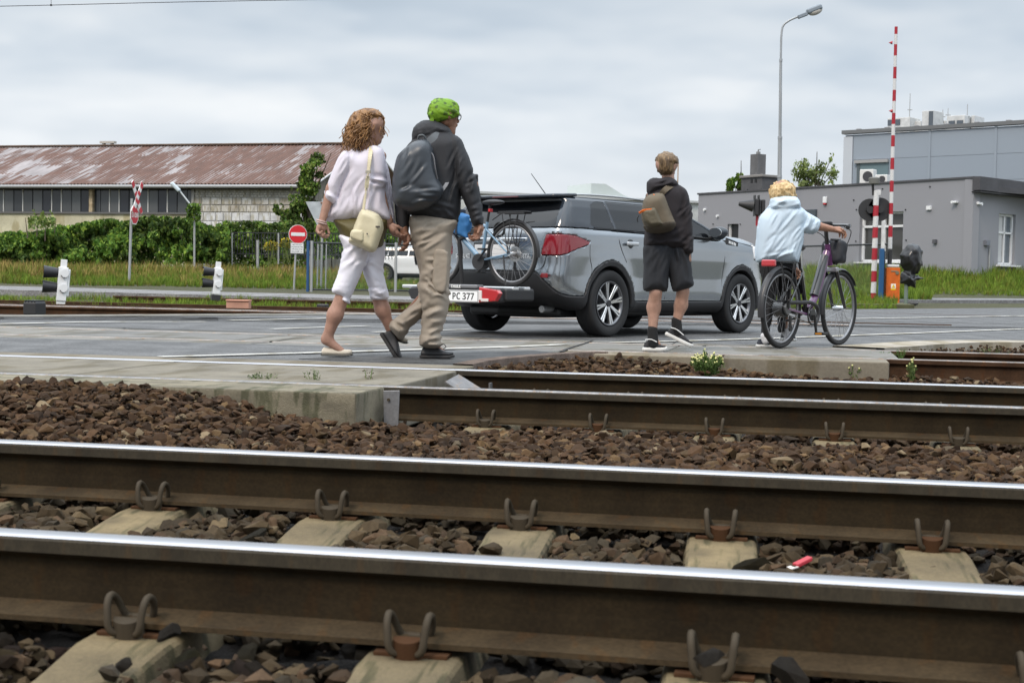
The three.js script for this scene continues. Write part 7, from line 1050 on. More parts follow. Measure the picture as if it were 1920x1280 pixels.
  const crC = P.creases([[624, 372, 6, 10, -25, 12, 6, 24, 0.005], [711, 345, 10, 10, -8, 10, 7, 28, 0.006], [660, 330, 14, 30, 60, 20, 7, 60, 0.005], [690, 370, 26, 30, 80, 14, 9, 60, 0.005], [650, 390, 24, 18, 70, 18, 7, 46, 0.005]]);
  const cf = (x, y, z) => { const lowr = sstep(1.25, 0.95, y); const folds = Math.sin(x * 38 + y * 9 + fbm(x * 5, y * 4, 0, 2) * 5) * 0.006 * lowr + (fbm(x * 7 + y * 6, y * 5 - x * 3, z * 6, 2) - 0.5) * 0.012 + crC(x, y); const s = smin(g2(x, y, z), g3(x, y, z), 0.02) + crC(x, y); return smin(smin(g1(x, y, z) + folds, s, 0.02), g4(x, y, z), 0.015); };
  P.mesh('cardigan', cf, P.bounds([cb, sl, sr, fe], 0.22), 0.0075, cloth([0.6, 0.565, 0.63], 0.85));
  // shoes and bracelet
  const cream = cloth([0.55, 0.49, 0.4], 0.7), soleC = M([0.08, 0.075, 0.065], 0.8); shoe(P, 'shoe', J(601, 667, -0.05), J(662, 668, -0.05), 0.042, 0.062, cream, soleC, { sole: 0.014, bend: -0.0 }); shoe(P, 'shoe', J(722, 632, 0.18), J(764, 646, 0.2), 0.042, 0.06, cream, soleC, { sole: 0.014, up: [0.4, 1, 0] });
  const bw = J(602, 417, -0.12); for (let i = 0; i < 2; i++) part('bracelet', (() => { const t = new THREE.TorusGeometry(0.034, 0.005, 8, 24); t.rotateX(Math.PI / 2); t.rotateZ(-0.25); t.translate(bw[0] + i * 0.003, bw[1] - i * 0.014 + 0.01, bw[2]); return t; })(), M([0.5, 0.36, 0.33], 0.4), P.g);
  { const ff = nrm3(f), rt = nrm3(cr3(ff, [0, 1, 0])); for (const s of [1, -1]) { const e = add3(add3(add3(hc, ff, 0.083), [0, 1, 0], 0.008), rt, s * 0.032); part('eye', new THREE.SphereGeometry(0.011, 10, 8).translate(...e), M([0.2, 0.17, 0.14], 0.3), P.g); } }
  clasp = J(752, 446, -0.02);
  // handbag (carried, a thing of its own)
  const bag = thing('handbag', 'cream leather shoulder bag hanging at the hip of the woman in lavender', 'handbag', P.base), leather = MP([0.56, 0.50, 0.34], 0.45, { bumpMap: tGrainB, bumpScale: 0.001 });
  const bp = [[683, 396], [700, 398], [714, 405], [721, 416], [723, 430], [716, 452], [710, 469], [702, 474], [684, 466], [661, 455], [664, 443], [672, 420]], bf = P.infl(bp, 0.075, 0.05, -0.2); const bb = P.bounds([bp], 0.34, 0.03); bb[0][2] = 0.08; bb[1][2] = 0.32;
  part('bag_body', nets(bb[0], bb[1], 0.006, (x, y, z) => bf(x, y, z) + (fbm(x * 14, y * 14, z * 14, 2) - 0.5) * 0.008), leather, bag);
  const pk = [[668, 434], [688, 434], [690, 452], [684, 456], [666, 448]], pf = P.infl(pk, 0.02, 0.02, -0.272); part('pocket', nets([bb[0][0], bb[0][1], 0.2], [bb[1][0], bb[1][1], 0.33], 0.006, pf), leather, bag); part('stud', new THREE.SphereGeometry(0.006, 8, 6).translate(...J(688, 438, -0.295)), M([0.1, 0.09, 0.08], 0.4), bag); part('tag', box(0.03, 0.012, 0.004, ...J(708, 425, -0.28)), M([0.06, 0.05, 0.04], 0.5), bag);
  const sp = [J(697, 272, 0), J(695, 285, -0.12), J(691, 320, -0.165), J(686, 360, -0.175), J(681, 395, -0.2)], sg = []; const curve = new THREE.CatmullRomCurve3(sp.map(q => V3(...q))), pts = curve.getPoints(30); for (let i = 0; i < 30; i++) { const a = pts[i], b2 = pts[i + 1], L = a.distanceTo(b2), q = box(0.028, L + 0.004, 0.006, 0, 0, 0); q.applyQuaternion(new THREE.Quaternion().setFromUnitVectors(V3(0, 1, 0), b2.clone().sub(a).normalize())); q.translate((a.x + b2.x) / 2, (a.y + b2.y) / 2, (a.z + b2.z) / 2 + 0.012); sg.push(q); } part('strap', sg, leather, bag); part('buckle', box(0.036, 0.022, 0.012, ...J(690, 322, -0.185), 0.003), M([0.4, 0.37, 0.3], 0.35, { metalness: 0.5 }), bag);
}
// ---------- man with green bandana and backpack ----------
{
  seed(702);
  const P = mkPerson('man in a green bandana and dark jacket with beige trousers, walking', 820, 671, skinTan), J = P.J;
  const neck = J(838, 246, 0.05), shL = J(776, 288, 0), shR = J(850, 280, -0.02), hL = J(790, 428, 0.02), hR = J(818, 428, -0.04), kB = J(812, 533, 0.0), aB = J(737, 613, 0.1), kF = J(826, 533, -0.04), aF = J(807, 640, -0.03);
  const eR = J(889, 346, -0.06), wR = J(896, 414, -0.05), eL = J(755, 350, 0.06), wL = J(755, 420, 0.02), hc = J(833, 216, 0.02), f = [0.82, -0.08, -0.55];
  const hdR = handPrims(wR, sub3(J(897, 444, -0.05), wR), [-0.7, 0, 0.5], -1, 1.0, 1.08), wl2 = J(757, 430, 0.0), hdL = handPrims(wl2, sub3(J(766, 458, -0.02), wl2), [-0.6, -0.4, 0.5], 1, 0.85, 1.08);
  P.body([bare(neck, J(836, 228, 0.03), 0.06, 0.058), limb(shL, shR, 0.06, 0.06), limb(J(808, 310), J(808, 400), 0.13, 0.12), limb(hL, hR, 0.1, 0.1), limb(shL, eL, 0.055, 0.045), limb(eL, wL, 0.043, 0.03), bare(wL, wl2, 0.03, 0.028), limb(shR, eR, 0.055, 0.045), limb(eR, wR, 0.043, 0.03), limb(hL, kB, 0.085, 0.06), limb(hR, kF, 0.085, 0.06), limb(kB, aB, 0.055, 0.038), limb(kF, aF, 0.055, 0.038), limb(aF, J(835, 662, -0.03), 0.036, 0.028), limb(aB, J(742, 660, 0.1), 0.036, 0.028)], [hdR, hdL], headPrims(hc, f, 1.0));
  // bandana: tight cap with folds, knot at the back
  const hcap = P.caps(headPrims(hc, f, 1.0).slice(0, 2), 0.03), ff = nrm3(f), green = MP([0.20, 0.42, 0.02], 0.7, { vertexColors: true, color: C(1, 1, 1) });
  const gcol = (x, y, z) => { const n = fbm(x * 30, y * 30, z * 30, 3), s = sstep(0.56, 0.64, fbm(x * 34 + 4, y * 44, z * 34, 3)); return [mix(0.085, 0.2, n) * (1 - s * 0.65), mix(0.21, 0.35, n) * (1 - s * 0.65), mix(0.004, 0.012, n)]; };
  const hb = P.bounds([[[795, 180], [865, 245]]], 0.17, 0.02);
  P.mesh('bandana', (x, y, z) => { const q = hcap(x, y, z) - 0.014 + (ridge(x * 5 + y * 12, y * 6, z * 5) - 0.6) * 0.02; const v = sub3([x, y, z], hc), fr = v[0] * ff[0] + v[2] * ff[2]; return smax(q, -(v[1] + 0.035 - fr * 0.35), 0.012); }, hb, 0.005, green, gcol);
  { const kn = add3(add3(hc, ff, -0.105), [0, -0.012, 0]); const kg = nets(add3(kn, [-0.07, -0.09, -0.07]), add3(kn, [0.07, 0.07, 0.09]), 0.0045, (x, y, z) => { const v = sub3([x, y, z], kn); return smin(ell(v[0], v[1], v[2], [0, 0, 0.01], [0.022, 0.022, 0.02]), smin(smax(poly2([[0, 0.0], [0.02, 0.05], [0.045, 0.03], [0.02, -0.01]])(v[0], v[1]), Math.abs(v[2] - 0.012 - v[1] * 0.3) - 0.007, 0.01), smax(poly2([[0, 0.005], [-0.012, -0.055], [0.02, -0.07], [0.025, -0.01]])(v[0], v[1]), Math.abs(v[2] - 0.016) - 0.007, 0.01), 0.01), 0.012); }, gcol); part('knot', kg, green, P.g); }
  { const rt = nrm3(cr3(ff, [0, 1, 0])), e = (a, b, c) => add3(add3(add3(hc, ff, a), [0, 1, 0], b), rt, c); const gl = []; for (const s of [1, -1]) { const c = e(0.103, 0.0, s * 0.034), t = new THREE.TorusGeometry(0.021, 0.0028, 6, 20); t.applyQuaternion(new THREE.Quaternion().setFromUnitVectors(V3(0, 0, 1), V3(...ff))); t.translate(...c); gl.push(t, rod(e(0.1, 0.006, s * 0.055), e(0.0, 0.01, s * 0.088), 0.003, 0.003, 5)); part('eye', new THREE.SphereGeometry(0.011, 10, 8).translate(...e(0.085, 0.004, s * 0.033)), M([0.2, 0.17, 0.14], 0.3), P.g); } gl.push(rod(e(0.108, 0.004, 0.014), e(0.108, 0.004, -0.014), 0.0028, 0.0028, 5)); part('glasses', gl, M([0.02, 0.02, 0.022], 0.3), P.g); }
  // jacket
  const jb = [[800, 250], [825, 244], [848, 250], [862, 262], [868, 290], [866, 340], [864, 380], [862, 404], [852, 420], [830, 420], [800, 412], [768, 402], [760, 380], [752, 340], [752, 300], [762, 276], [780, 258]], js = [[846, 254], [864, 262], [880, 300], [896, 345], [903, 385], [906, 420], [900, 424], [888, 424], [880, 400], [868, 370], [856, 340], [846, 310], [842, 280]], jl = [[756, 300], [770, 310], [770, 360], [768, 400], [765, 432], [757, 440], [746, 436], [741, 400], [742, 350]], hd = [[772, 262], [774, 240], [790, 226], [812, 224], [830, 230], [844, 240], [848, 250], [842, 258], [820, 262], [796, 270], [782, 268]];
  const j1 = P.infl(jb, 0.15, 0.12, 0), j2 = P.infl(js, 0.085, 0.06, -0.05), j3 = P.infl(jl, 0.07, 0.05, 0.05), j4 = P.infl(hd, 0.13, 0.07, 0.02);
  const crJ = P.creases([[888, 350, 8, 22, 55, 22, 9, 34, 0.007], [896, 400, 6, 16, 20, 20, 7, 22, 0.006], [858, 330, 8, 40, 75, 15, 8, 60, 0.007], [830, 400, 26, 14, -20, 25, 8, 40, 0.006], [800, 245, 24, 14, 25, 20, 7, 40, 0.006]]);
  const jk = (x, y, z) => { const cr = crJ(x, y), body = j1(x, y, z) + cr + (fbm(x * 7, y * 7, z * 7, 2) - 0.5) * 0.012, sl = Math.min(j2(x, y, z), j3(x, y, z)) + cr + (fbm(x * 9, y * 9, z * 9, 2) - 0.5) * 0.014; return smin(smin(body, sl, 0.015), j4(x, y, z) + (ridge(x * 9, y * 14, z * 8) - 0.5) * 0.014, 0.012); };
  P.mesh('jacket', jk, P.bounds([jb, js, jl, hd], 0.22), 0.008, cloth([0.02, 0.021, 0.025], 0.75, { sheen: 0.05 }));
  // trousers
  const tF = [[772, 405], [856, 412], [848, 440], [846, 480], [842, 520], [842, 560], [838, 590], [828, 620], [826, 648], [808, 651], [788, 646], [792, 612], [792, 575], [786, 545], [790, 500], [780, 460]], tB = [[768, 405], [826, 408], [826, 470], [832, 510], [838, 545], [822, 575], [800, 590], [776, 606], [760, 625], [752, 638], [742, 632], [728, 612], [738, 598], [758, 582], [778, 562], [786, 540], [784, 500], [770, 450]];
  const f1 = P.infl(tF, 0.12, 0.085, (x, y) => -0.05), f2 = P.infl(tB, 0.115, 0.08, (x, y) => 0.04 + (0.9 - y) * 0.05);
  const crM = P.creases([[800, 450, 22, 24, 35, 25, 10, 44, 0.007], [812, 500, 20, 22, 25, 30, 9, 40, 0.007], [815, 548, 20, 16, -20, 30, 11, 44, 0.008], [780, 580, 24, 16, 38, 14, 10, 46, 0.007], [748, 612, 14, 12, -45, 20, 8, 28, 0.007], [812, 600, 16, 26, 15, 25, 9, 34, 0.006], [808, 638, 16, 9, -5, 16, 9, 30, 0.008], [770, 430, 8, 20, 70, 15, 4, 40, 0.006]]);
  const wr = (x, y, z) => crM(x, y) + (fbm(x * 8, y * 8, z * 8, 2) - 0.5) * 0.012;
  P.mesh('trousers', (x, y, z) => smin(f1(x, y, z), f2(x, y, z), 0.02) + wr(x, y, z), P.bounds([tF, tB], 0.24), 0.0075, cloth([0.30, 0.255, 0.205], 0.9));
  const pk = [[818, 468], [842, 474], [842, 520], [836, 548], [816, 544], [812, 510]]; const pf = P.infl(pk, 0.022, 0.02, -0.163); P.mesh('cargo_pocket', (x, y, z) => pf(x, y, z) + (ridge(x * 9, y * 12, 3) - 0.5) * 0.008, P.bounds([pk], 0.26, 0.02), 0.007, cloth([0.29, 0.245, 0.195], 0.9));
  const bkS = MP([0.014, 0.014, 0.016], 0.5), soleB = M([0.025, 0.024, 0.024], 0.8); shoe(P, 'shoe', J(787, 671, -0.03), J(852, 672, -0.04), 0.048, 0.085, bkS, soleB, { sole: 0.022 }); shoe(P, 'shoe', J(712, 626, 0.08), J(747, 680, 0.06), 0.05, 0.09, bkS, soleB, { sole: 0.024, up: [1, 0.55, 0.1] }); part('laces', tube([J(826, 648, -0.1), J(832, 645, -0.1), J(836, 651, -0.1), J(830, 654, -0.1)], 0.003, 12, 5), mats.black, P.g);
  // backpack
  const bag = thing('backpack', 'dark blue grey smooth backpack on the man with the green bandana', 'backpack', P.base), bm = MP([0.038, 0.045, 0.055], 0.4, { bumpMap: tWeave, bumpScale: 0.0006 });
  const bp = [[775, 274], [790, 268], [806, 270], [814, 284], [818, 310], [824, 340], [834, 358], [826, 378], [806, 392], [780, 397], [755, 392], [742, 380], [740, 350], [744, 318], [752, 296]], bf = P.infl(bp, 0.13, 0.1, -0.2), bb = P.bounds([bp], 0.36, 0.04); bb[0][2] = 0.06; bb[1][2] = 0.4;
  const crB = P.creases([[775, 320, 16, 20, 60, 20, 4, 60, 0.005], [790, 370, 26, 14, 15, 20, 6, 50, 0.006]]);
  part('bag_body', nets(bb[0], bb[1], 0.0075, (x, y, z) => bf(x, y, z) + crB(x, y) + (fbm(x * 5, y * 5, z * 5, 2) - 0.5) * 0.014), bm, bag);
  part('zip', tube([J(757, 296, -0.27), J(770, 291, -0.315), J(785, 291, -0.32)], 0.006, 16, 5), mats.black, bag); part('zip', tube([J(800, 276, -0.235), J(812, 292, -0.26), J(816, 315, -0.27), J(820, 335, -0.25)], 0.005, 20, 5), M([0.12, 0.12, 0.13], 0.5), bag); part('handle', tube([J(783, 266, -0.14), J(786, 254, -0.17), J(794, 254, -0.17), J(800, 268, -0.14)], 0.008, 20, 6), M([0.1, 0.11, 0.12], 0.7), bag);
  const strap = (a, w) => { const pts = new THREE.CatmullRomCurve3(a.map(q => V3(...q))).getPoints(20), l = []; for (let i = 0; i < 20; i++) { const p = pts[i], q = pts[i + 1], L = p.distanceTo(q), g = box(w, L + 0.004, 0.012, 0, 0, 0); g.applyQuaternion(new THREE.Quaternion().setFromUnitVectors(V3(0, 1, 0), q.clone().sub(p).normalize())); g.translate((p.x + q.x) / 2, (p.y + q.y) / 2, (p.z + q.z) / 2); l.push(g); } return l; };
  part('shoulder_strap', strap([J(800, 270, -0.15), J(815, 256, -0.13), J(832, 248, -0.06), J(845, 250, 0.06)], 0.05), M([0.09, 0.1, 0.11], 0.7), bag); part('side_strap', strap([J(828, 358, -0.19), J(836, 347, -0.17), J(842, 336, -0.1)], 0.022), M([0.2, 0.2, 0.21], 0.6), bag);
}
// ---------- boy with olive backpack ----------
{
  seed(703);
  const P = mkPerson('boy in a black hoodie and dark shorts with bare legs, walking', 1240, 658, [0.46, 0.27, 0.2]), J = P.J;
  const neck = J(1254, 338, 0), shL = J(1220, 366, 0.02), shR = J(1280, 362, -0.03), hL = J(1236, 470, 0), hR = J(1268, 470, 0.02), kL = J(1230, 548, -0.02), aL = J(1224, 624, 0), kR = J(1281, 545, 0.04), aR = J(1268, 606, 0.08), eR = J(1285, 420, -0.07), wR = J(1289, 475, -0.03), eL = J(1222, 425, 0.16), wL = J(1236, 445, 0.26), hc = J(1251, 312, 0), f = [0.62, 0.02, -0.78];
  const hdR = handPrims(wR, sub3(J(1288, 502, -0.02), wR), [-0.7, 0, -0.5], 1, 0.95, 1.0), hdL = handPrims(wL, [0.5, 0.1, -0.8], [0, 1, 0], 1, 0.8, 1);
  P.body([bare(neck, J(1252, 326, 0), 0.05, 0.05), limb(shL, shR, 0.055, 0.055), limb(J(1250, 390), J(1251, 450), 0.105, 0.1), limb(hL, hR, 0.09, 0.09), limb(shL, eL, 0.045, 0.038), limb(eL, wL, 0.036, 0.026), limb(shR, eR, 0.045, 0.038), limb(eR, wR, 0.036, 0.026), limb(hL, kL, 0.08, 0.054), bare(kL, J(1226, 576, 0.02), 0.052, 0.052), bare(J(1226, 576, 0.02), aL, 0.052, 0.032), limb(hR, kR, 0.08, 0.054), bare(kR, J(1277, 572, 0.08), 0.052, 0.051), bare(J(1277, 572, 0.08), aR, 0.05, 0.033), limb(aL, J(1238, 648, 0), 0.033, 0.027), limb(aR, J(1280, 636, 0.08), 0.033, 0.027)], [hdR, hdL], headPrims(hc, f, 0.9));
  const hm = P.infl([[1230, 300], [1234, 290], [1246, 285], [1260, 287], [1270, 296], [1272, 306], [1266, 312], [1264, 322], [1258, 330], [1244, 330], [1235, 322], [1231, 312]], 0.105, 0.085, 0.0), ff = nrm3(f);
  const hcol = (x, y, z) => { const n = fbm(x * 90, y * 20, z * 90, 3), t = clamp((n - 0.3) * 2, 0, 1); return [mix(0.07, 0.24, t), mix(0.042, 0.155, t), mix(0.02, 0.075, t)]; };
  P.mesh('hair', (x, y, z) => { const v = sub3([x, y, z], hc), fr = v[0] * ff[0] + v[2] * ff[2]; return smax(hm(x, y, z) + 0.006 - (ridge(x * 26, y * 6, z * 26) - 0.5) * 0.02, fr - mix(0.03, 0.105, sstep(-0.01, 0.05, v[1])), 0.012); }, P.bounds([[[1224, 280], [1280, 340]]], 0.15, 0.02), 0.005, M([1, 1, 1], 0.6, { vertexColors: true }), hcol);
  { const rt = nrm3(cr3(ff, [0, 1, 0])); for (const s of [1, -1]) part('eye', new THREE.SphereGeometry(0.01, 8, 6).translate(...add3(add3(add3(hc, ff, 0.08), [0, 1, 0], 0.006), rt, s * 0.031)), M([0.2, 0.17, 0.14], 0.3), P.g); }
  const hb = [[1240, 345], [1264, 343], [1282, 352], [1290, 372], [1294, 410], [1296, 440], [1297, 466], [1262, 469], [1228, 465], [1208, 462], [1210, 430], [1212, 400], [1212, 375], [1220, 356]], hs = [[1272, 350], [1286, 358], [1294, 390], [1297, 425], [1298, 455], [1297, 474], [1281, 475], [1274, 440], [1268, 400], [1266, 370]], hl = [[1214, 362], [1226, 365], [1228, 400], [1226, 435], [1212, 436], [1208, 400]], ho = [[1213, 358], [1213, 342], [1222, 334], [1240, 331], [1258, 332], [1270, 340], [1272, 350], [1262, 356], [1245, 358], [1230, 364], [1217, 364]];
  const b1 = P.infl(hb, 0.125, 0.11, 0), b2 = P.infl(hs, 0.07, 0.055, -0.05), b3 = P.infl(hl, 0.075, 0.05, 0.08), b4 = P.infl(ho, 0.11, 0.06, 0);
  const crH = P.creases([[1289, 455, 6, 14, 30, 20, 7, 22, 0.007], [1284, 400, 8, 24, 60, 20, 7, 34, 0.006], [1250, 448, 28, 12, 20, 25, 8, 36, 0.005], [1240, 345, 20, 10, 20, 18, 6, 34, 0.006]]);
  P.mesh('hoodie', (x, y, z) => { const cr = crH(x, y) + (fbm(x * 8, y * 8, z * 8, 2) - 0.5) * 0.014, s = Math.min(b2(x, y, z), b3(x, y, z)) + cr; return smin(smin(b1(x, y, z) + cr, s, 0.012), b4(x, y, z) + cr, 0.012); }, P.bounds([hb, hs, hl, ho], 0.22), 0.008, cloth([0.018, 0.015, 0.018], 0.9, { sheen: 0.1 }));
  const s1 = [[1209, 455], [1258, 455], [1257, 490], [1253, 520], [1251, 545], [1230, 546], [1207, 543], [1207, 500]], s2 = [[1240, 455], [1293, 455], [1297, 490], [1299, 515], [1301, 535], [1282, 544], [1263, 546], [1256, 520], [1248, 490]];
  const crS = P.creases([[1232, 500, 16, 30, 75, 20, 7, 50, 0.006], [1276, 500, 16, 30, 105, 20, 7, 50, 0.006]]), q1 = P.infl(s1, 0.105, 0.09, 0), q2 = P.infl(s2, 0.105, 0.09, 0.03); P.mesh('shorts', (x, y, z) => smin(q1(x, y, z), q2(x, y, z), 0.015) + crS(x, y) + (fbm(x * 9, y * 4, z * 8, 2) - 0.5) * 0.012, P.bounds([s1, s2], 0.2), 0.008, cloth([0.019, 0.021, 0.026], 0.9, { sheen: 0.1 }));
  P.mesh('sock', P.caps([limb(J(1223.5, 618, 0), J(1225, 645, 0), 0.041, 0.043)]), P.bounds([[[1205, 610], [1245, 655]]], 0.1, 0.01), 0.007, cloth([0.01, 0.01, 0.011], 0.9)); P.mesh('sock', P.caps([limb(J(1268.5, 601, 0.08), J(1270, 622, 0.08), 0.041, 0.044)]), P.bounds([[[1245, 590], [1292, 640]]], 0.2, 0.01), 0.007, cloth([0.01, 0.01, 0.011], 0.9));
  const up = cloth([0.016, 0.016, 0.018], 0.7), so = M([0.66, 0.65, 0.62], 0.6); shoe(P, 'shoe', J(1205, 658, 0), J(1251, 658, 0.02), 0.045, 0.085, up, so, { sole: 0.03 }); shoe(P, 'shoe', J(1247, 628, 0.06), J(1297, 653, 0.1), 0.045, 0.088, up, so, { sole: 0.03, up: [0.45, 1, 0] }); part('trim', tube([J(1210, 637, -0.06), J(1220, 636, -0.06), J(1232, 641, -0.06)], 0.004, 10, 5), mats.white, P.g); part('trim', tube([J(1258, 614, 0.02), J(1268, 617, 0.02), J(1282, 628, 0.02)], 0.004, 10, 5), mats.white, P.g);
  const bag = thing('backpack', 'small olive backpack with orange zip flaps on the boy', 'backpack', P.base), ol = cloth([0.115, 0.092, 0.062], 0.8), olD = cloth([0.06, 0.048, 0.034], 0.8), orange = M([0.75, 0.16, 0.02], 0.6);
  const bp = [[1204, 378], [1212, 369], [1228, 364], [1240, 368], [1248, 385], [1254, 405], [1262, 420], [1254, 432], [1232, 437], [1210, 434], [1201, 415], [1201, 392]], bf = P.infl(bp, 0.1, 0.07, -0.17), bb = P.bounds([bp], 0.34, 0.03); bb[0][2] = 0.04; bb[1][2] = 0.34;
  part('bag_body', nets(bb[0], bb[1], 0.0065, (x, y, z) => bf(x, y, z) + (fbm(x * 12, y * 12, z * 12, 2) - 0.5) * 0.016), ol, bag);
  const fp = [[1198, 400], [1206, 394], [1222, 391], [1228, 400], [1234, 414], [1238, 424], [1214, 428], [1202, 418]], pf = P.infl(fp, 0.065, 0.035, -0.245); part('front_pocket', nets([bb[0][0] - 0.02, bb[0][1], 0.12], [bb[1][0], bb[1][1], 0.36], 0.006, (x, y, z) => pf(x, y, z) + (ridge(x * 10, y * 8, z * 10) - 0.5) * 0.012), cloth([0.1, 0.085, 0.055], 0.7), bag); part('base_panel', nets(bb[0], [bb[1][0], J(1230, 418)[1], bb[1][2]], 0.0065, (x, y, z) => Math.max(bf(x, y, z) - 0.004, y - J(1230, 420)[1] - (x - J(1230, 420)[0]) * 0.2)), olD, bag);
  const zip = (a, w) => { const pts = new THREE.CatmullRomCurve3(a.map(q => V3(...q))).getPoints(16), l = []; for (let i = 0; i < 16; i++) { const p = pts[i], q = pts[i + 1], L = p.distanceTo(q), g = box(w, L + 0.003, 0.008, 0, 0, 0); g.applyQuaternion(new THREE.Quaternion().setFromUnitVectors(V3(0, 1, 0), q.clone().sub(p).normalize())); g.translate((p.x + q.x) / 2, (p.y + q.y) / 2, (p.z + q.z) / 2); l.push(g); } return l; };
  part('zip_flap', zip([J(1225, 366.5, -0.22), J(1234, 370, -0.235), J(1237, 385, -0.25), J(1240, 403, -0.25)], 0.022), orange, bag); part('zip_flap', zip([J(1199, 399, -0.27), J(1208, 394, -0.295), J(1222, 392.5, -0.3)], 0.016), orange, bag); part('shoulder_strap', zip([J(1238, 368, -0.12), J(1246, 357, -0.14), J(1258, 349, -0.1), J(1270, 347, 0.02)], 0.045), ol, bag); part('side_panel', zip([J(1242, 372, -0.13), J(1248, 390, -0.16), J(1254, 408, -0.15)], 0.04), ol, bag); part('cord', tube([J(1198, 404, -0.25), J(1195, 410, -0.25), J(1196, 416, -0.25)], 0.004, 10, 5), mats.black, bag);
}
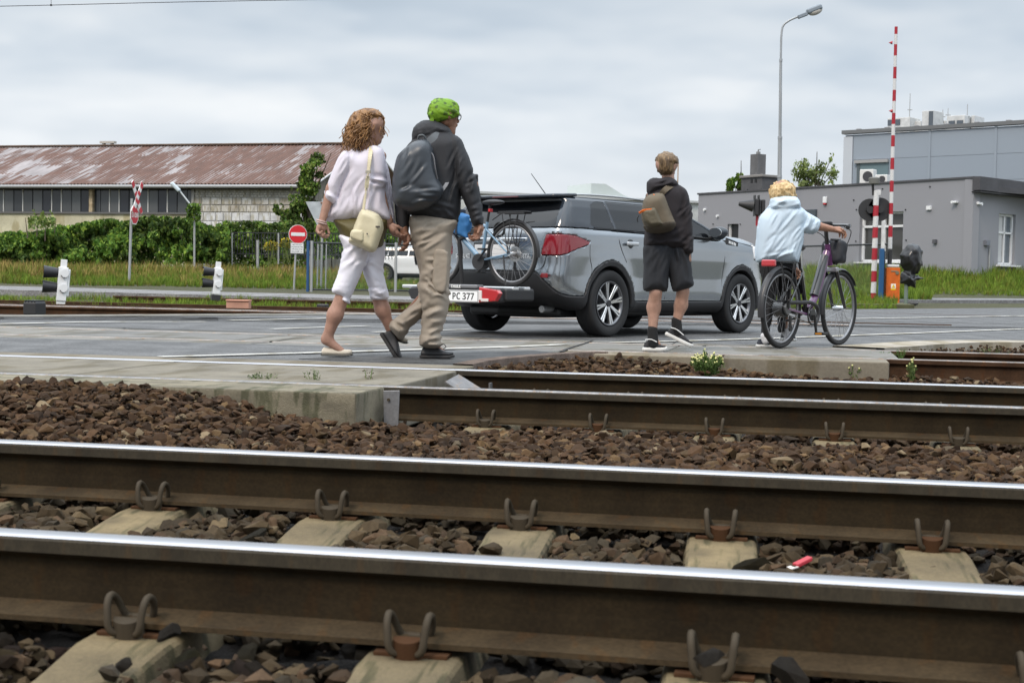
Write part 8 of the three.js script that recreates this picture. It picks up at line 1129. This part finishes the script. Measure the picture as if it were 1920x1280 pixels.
// ---------- woman pushing the bicycle ----------
{
  seed(704);
  const P = mkPerson('blonde woman in a light blue hoodie pushing a bicycle', 1440, 651, [0.42, 0.22, 0.145]), J = P.J;
  const neck = J(1466, 378, 0), shL = J(1444, 412, 0.0), shR = J(1492, 402, 0.02), hL = J(1444, 500, 0), hR = J(1474, 500, 0.03), kL = J(1440, 570, 0), aL = J(1434, 634, -0.02), kR = J(1474, 565, 0.1), aR = J(1474, 624, 0.25), eR = J(1534, 424, 0.12), wR = J(1563, 430, 0.2), eL = J(1440, 460, 0.12), wL = J(1482, 500, 0.05), hc = J(1467, 361, 0.02), f = [0.45, -0.25, -0.86], ff = nrm3(f);
  const hdR = handPrims(wR, sub3(J(1584, 433, 0.26), wR), [0.1, -1, 0.1], -1, 0.95, 1.0), hdL = handPrims(wL, sub3(J(1497, 514, 0.02), wL), [0.4, -0.5, 0.5], 1, 0.7, 0.95);
  P.body([bare(neck, J(1466, 370, 0), 0.052, 0.05), limb(shL, shR, 0.055, 0.055), limb(J(1464, 430), J(1460, 480), 0.12, 0.11), limb(hL, hR, 0.095, 0.095), limb(shR, eR, 0.048, 0.042), bare(eR, wR, 0.04, 0.027), limb(shL, eL, 0.048, 0.042), bare(J(1470, 488, 0.08), wL, 0.034, 0.027), limb(eL, J(1470, 488, 0.08), 0.04, 0.034), limb(hL, kL, 0.075, 0.055), limb(kL, aL, 0.05, 0.033), limb(hR, kR, 0.075, 0.055), limb(kR, aR, 0.05, 0.033), limb(aL, J(1450, 645, -0.02), 0.033, 0.027), limb(aR, J(1486, 636, 0.26), 0.033, 0.027)], [hdR, hdL], headPrims(hc, f, 0.93));
  const hm = P.infl([[1444, 366], [1446, 352], [1456, 343], [1470, 340], [1484, 345], [1491, 356], [1491, 370], [1484, 378], [1462, 378], [1448, 378]], 0.11, 0.09, 0.0);
  const hcol = (x, y, z) => { const n = fbm(x * 70, y * 26, z * 70, 3), t = clamp((n - 0.3) * 2.1, 0, 1); return [mix(0.32, 0.66, t), mix(0.2, 0.5, t), mix(0.075, 0.27, t)]; };
  P.mesh('hair', (x, y, z) => hm(x, y, z) + 0.006 - (ridge(x * 16 + y * 9, y * 10, z * 16) - 0.5) * 0.034, P.bounds([[[1436, 334], [1500, 386]]], 0.16, 0.02), 0.005, M([1, 1, 1], 0.6, { vertexColors: true }), hcol);
  { const rt = nrm3(cr3(ff, [0, 1, 0])); for (const s of [1, -1]) part('eye', new THREE.SphereGeometry(0.01, 8, 6).translate(...add3(add3(add3(hc, ff, 0.08), [0, 1, 0], 0.006), rt, s * 0.031)), M([0.2, 0.17, 0.14], 0.3), P.g); }
  const hb = [[1448, 385], [1470, 378], [1494, 384], [1508, 396], [1508, 420], [1506, 450], [1500, 475], [1494, 494], [1470, 495], [1440, 493], [1419, 490], [1418, 460], [1420, 430], [1425, 408], [1436, 394]], hs = [[1490, 386], [1508, 394], [1530, 406], [1541, 414], [1536, 432], [1526, 438], [1508, 436], [1494, 428], [1488, 405]], ho = [[1442, 392], [1444, 374], [1456, 367], [1474, 366], [1492, 370], [1499, 380], [1498, 392], [1486, 394], [1472, 400], [1462, 397], [1452, 395]];
  const crW = P.creases([[1460, 440, 20, 30, 55, 12, 8, 60, 0.006], [1450, 478, 26, 10, 30, 25, 7, 34, 0.005], [1520, 420, 14, 12, 70, 25, 8, 28, 0.007], [1470, 385, 20, 8, 15, 20, 6, 34, 0.006], [1490, 450, 10, 26, 60, 14, 5, 50, 0.006]]), b1 = P.infl(hb, 0.15, 0.12, 0), b2 = P.infl(hs, 0.085, 0.06, (x, y) => 0.03 + (x - 0.35) * 0.25), b4 = P.infl(ho, 0.12, 0.06, -0.03);
  P.mesh('hoodie', (x, y, z) => smin(smin(b1(x, y, z) + crW(x, y) + (fbm(x * 6, y * 6, z * 6, 2) - 0.5) * 0.014, b2(x, y, z) + crW(x, y), 0.025), b4(x, y, z) + crW(x, y), 0.012), P.bounds([hb, hs, ho], 0.24), 0.0085, cloth([0.50, 0.60, 0.69], 0.85));
  const t1 = [[1424, 486], [1466, 486], [1460, 530], [1454, 570], [1446, 605], [1441, 632], [1429, 632], [1428, 600], [1430, 560], [1428, 520]], t2 = [[1450, 486], [1494, 488], [1490, 530], [1484, 565], [1480, 600], [1480, 622], [1468, 624], [1464, 590], [1462, 555], [1456, 520]];
  const q1 = P.infl(t1, 0.095, 0.07, 0), q2 = P.infl(t2, 0.095, 0.07, (x, y) => 0.03 + (0.75 - y) * 0.3); P.mesh('trousers', (x, y, z) => smin(q1(x, y, z), q2(x, y, z), 0.02) + (ridge(x * 7, y * 9 + x * 5, z * 6) - 0.5) * 0.014, P.bounds([t1, t2], 0.36), 0.009, cloth([0.012, 0.012, 0.014], 0.85, { sheen: 0.05 }));
  const up = cloth([0.02, 0.024, 0.036], 0.75), so = M([0.6, 0.6, 0.58], 0.6); P.mesh('sock', P.caps([limb(J(1434, 630, -0.02), J(1436, 638, -0.02), 0.036, 0.036)]), P.bounds([[[1415, 615], [1455, 650]]], 0.1, 0.01), 0.008, cloth([0.6, 0.6, 0.62], 0.9)); P.mesh('sock', P.caps([limb(J(1474, 616, 0.25), J(1475, 630, 0.25), 0.04, 0.042)]), [add3(J(1456, 650, 0.25), [0, 0, -0.1]), add3(J(1494, 606, 0.25), [0, 0, 0.1])], 0.008, cloth([0.6, 0.6, 0.62], 0.9)); shoe(P, 'shoe', J(1419, 651, -0.02), J(1464, 651, 0.06), 0.044, 0.08, up, so, { sole: 0.026 }); shoe(P, 'shoe', J(1466, 638, 0.22), J(1490, 640, 0.42), 0.044, 0.08, up, so, { sole: 0.026 });
}
shade(scene);
renderer.render(scene, camera);
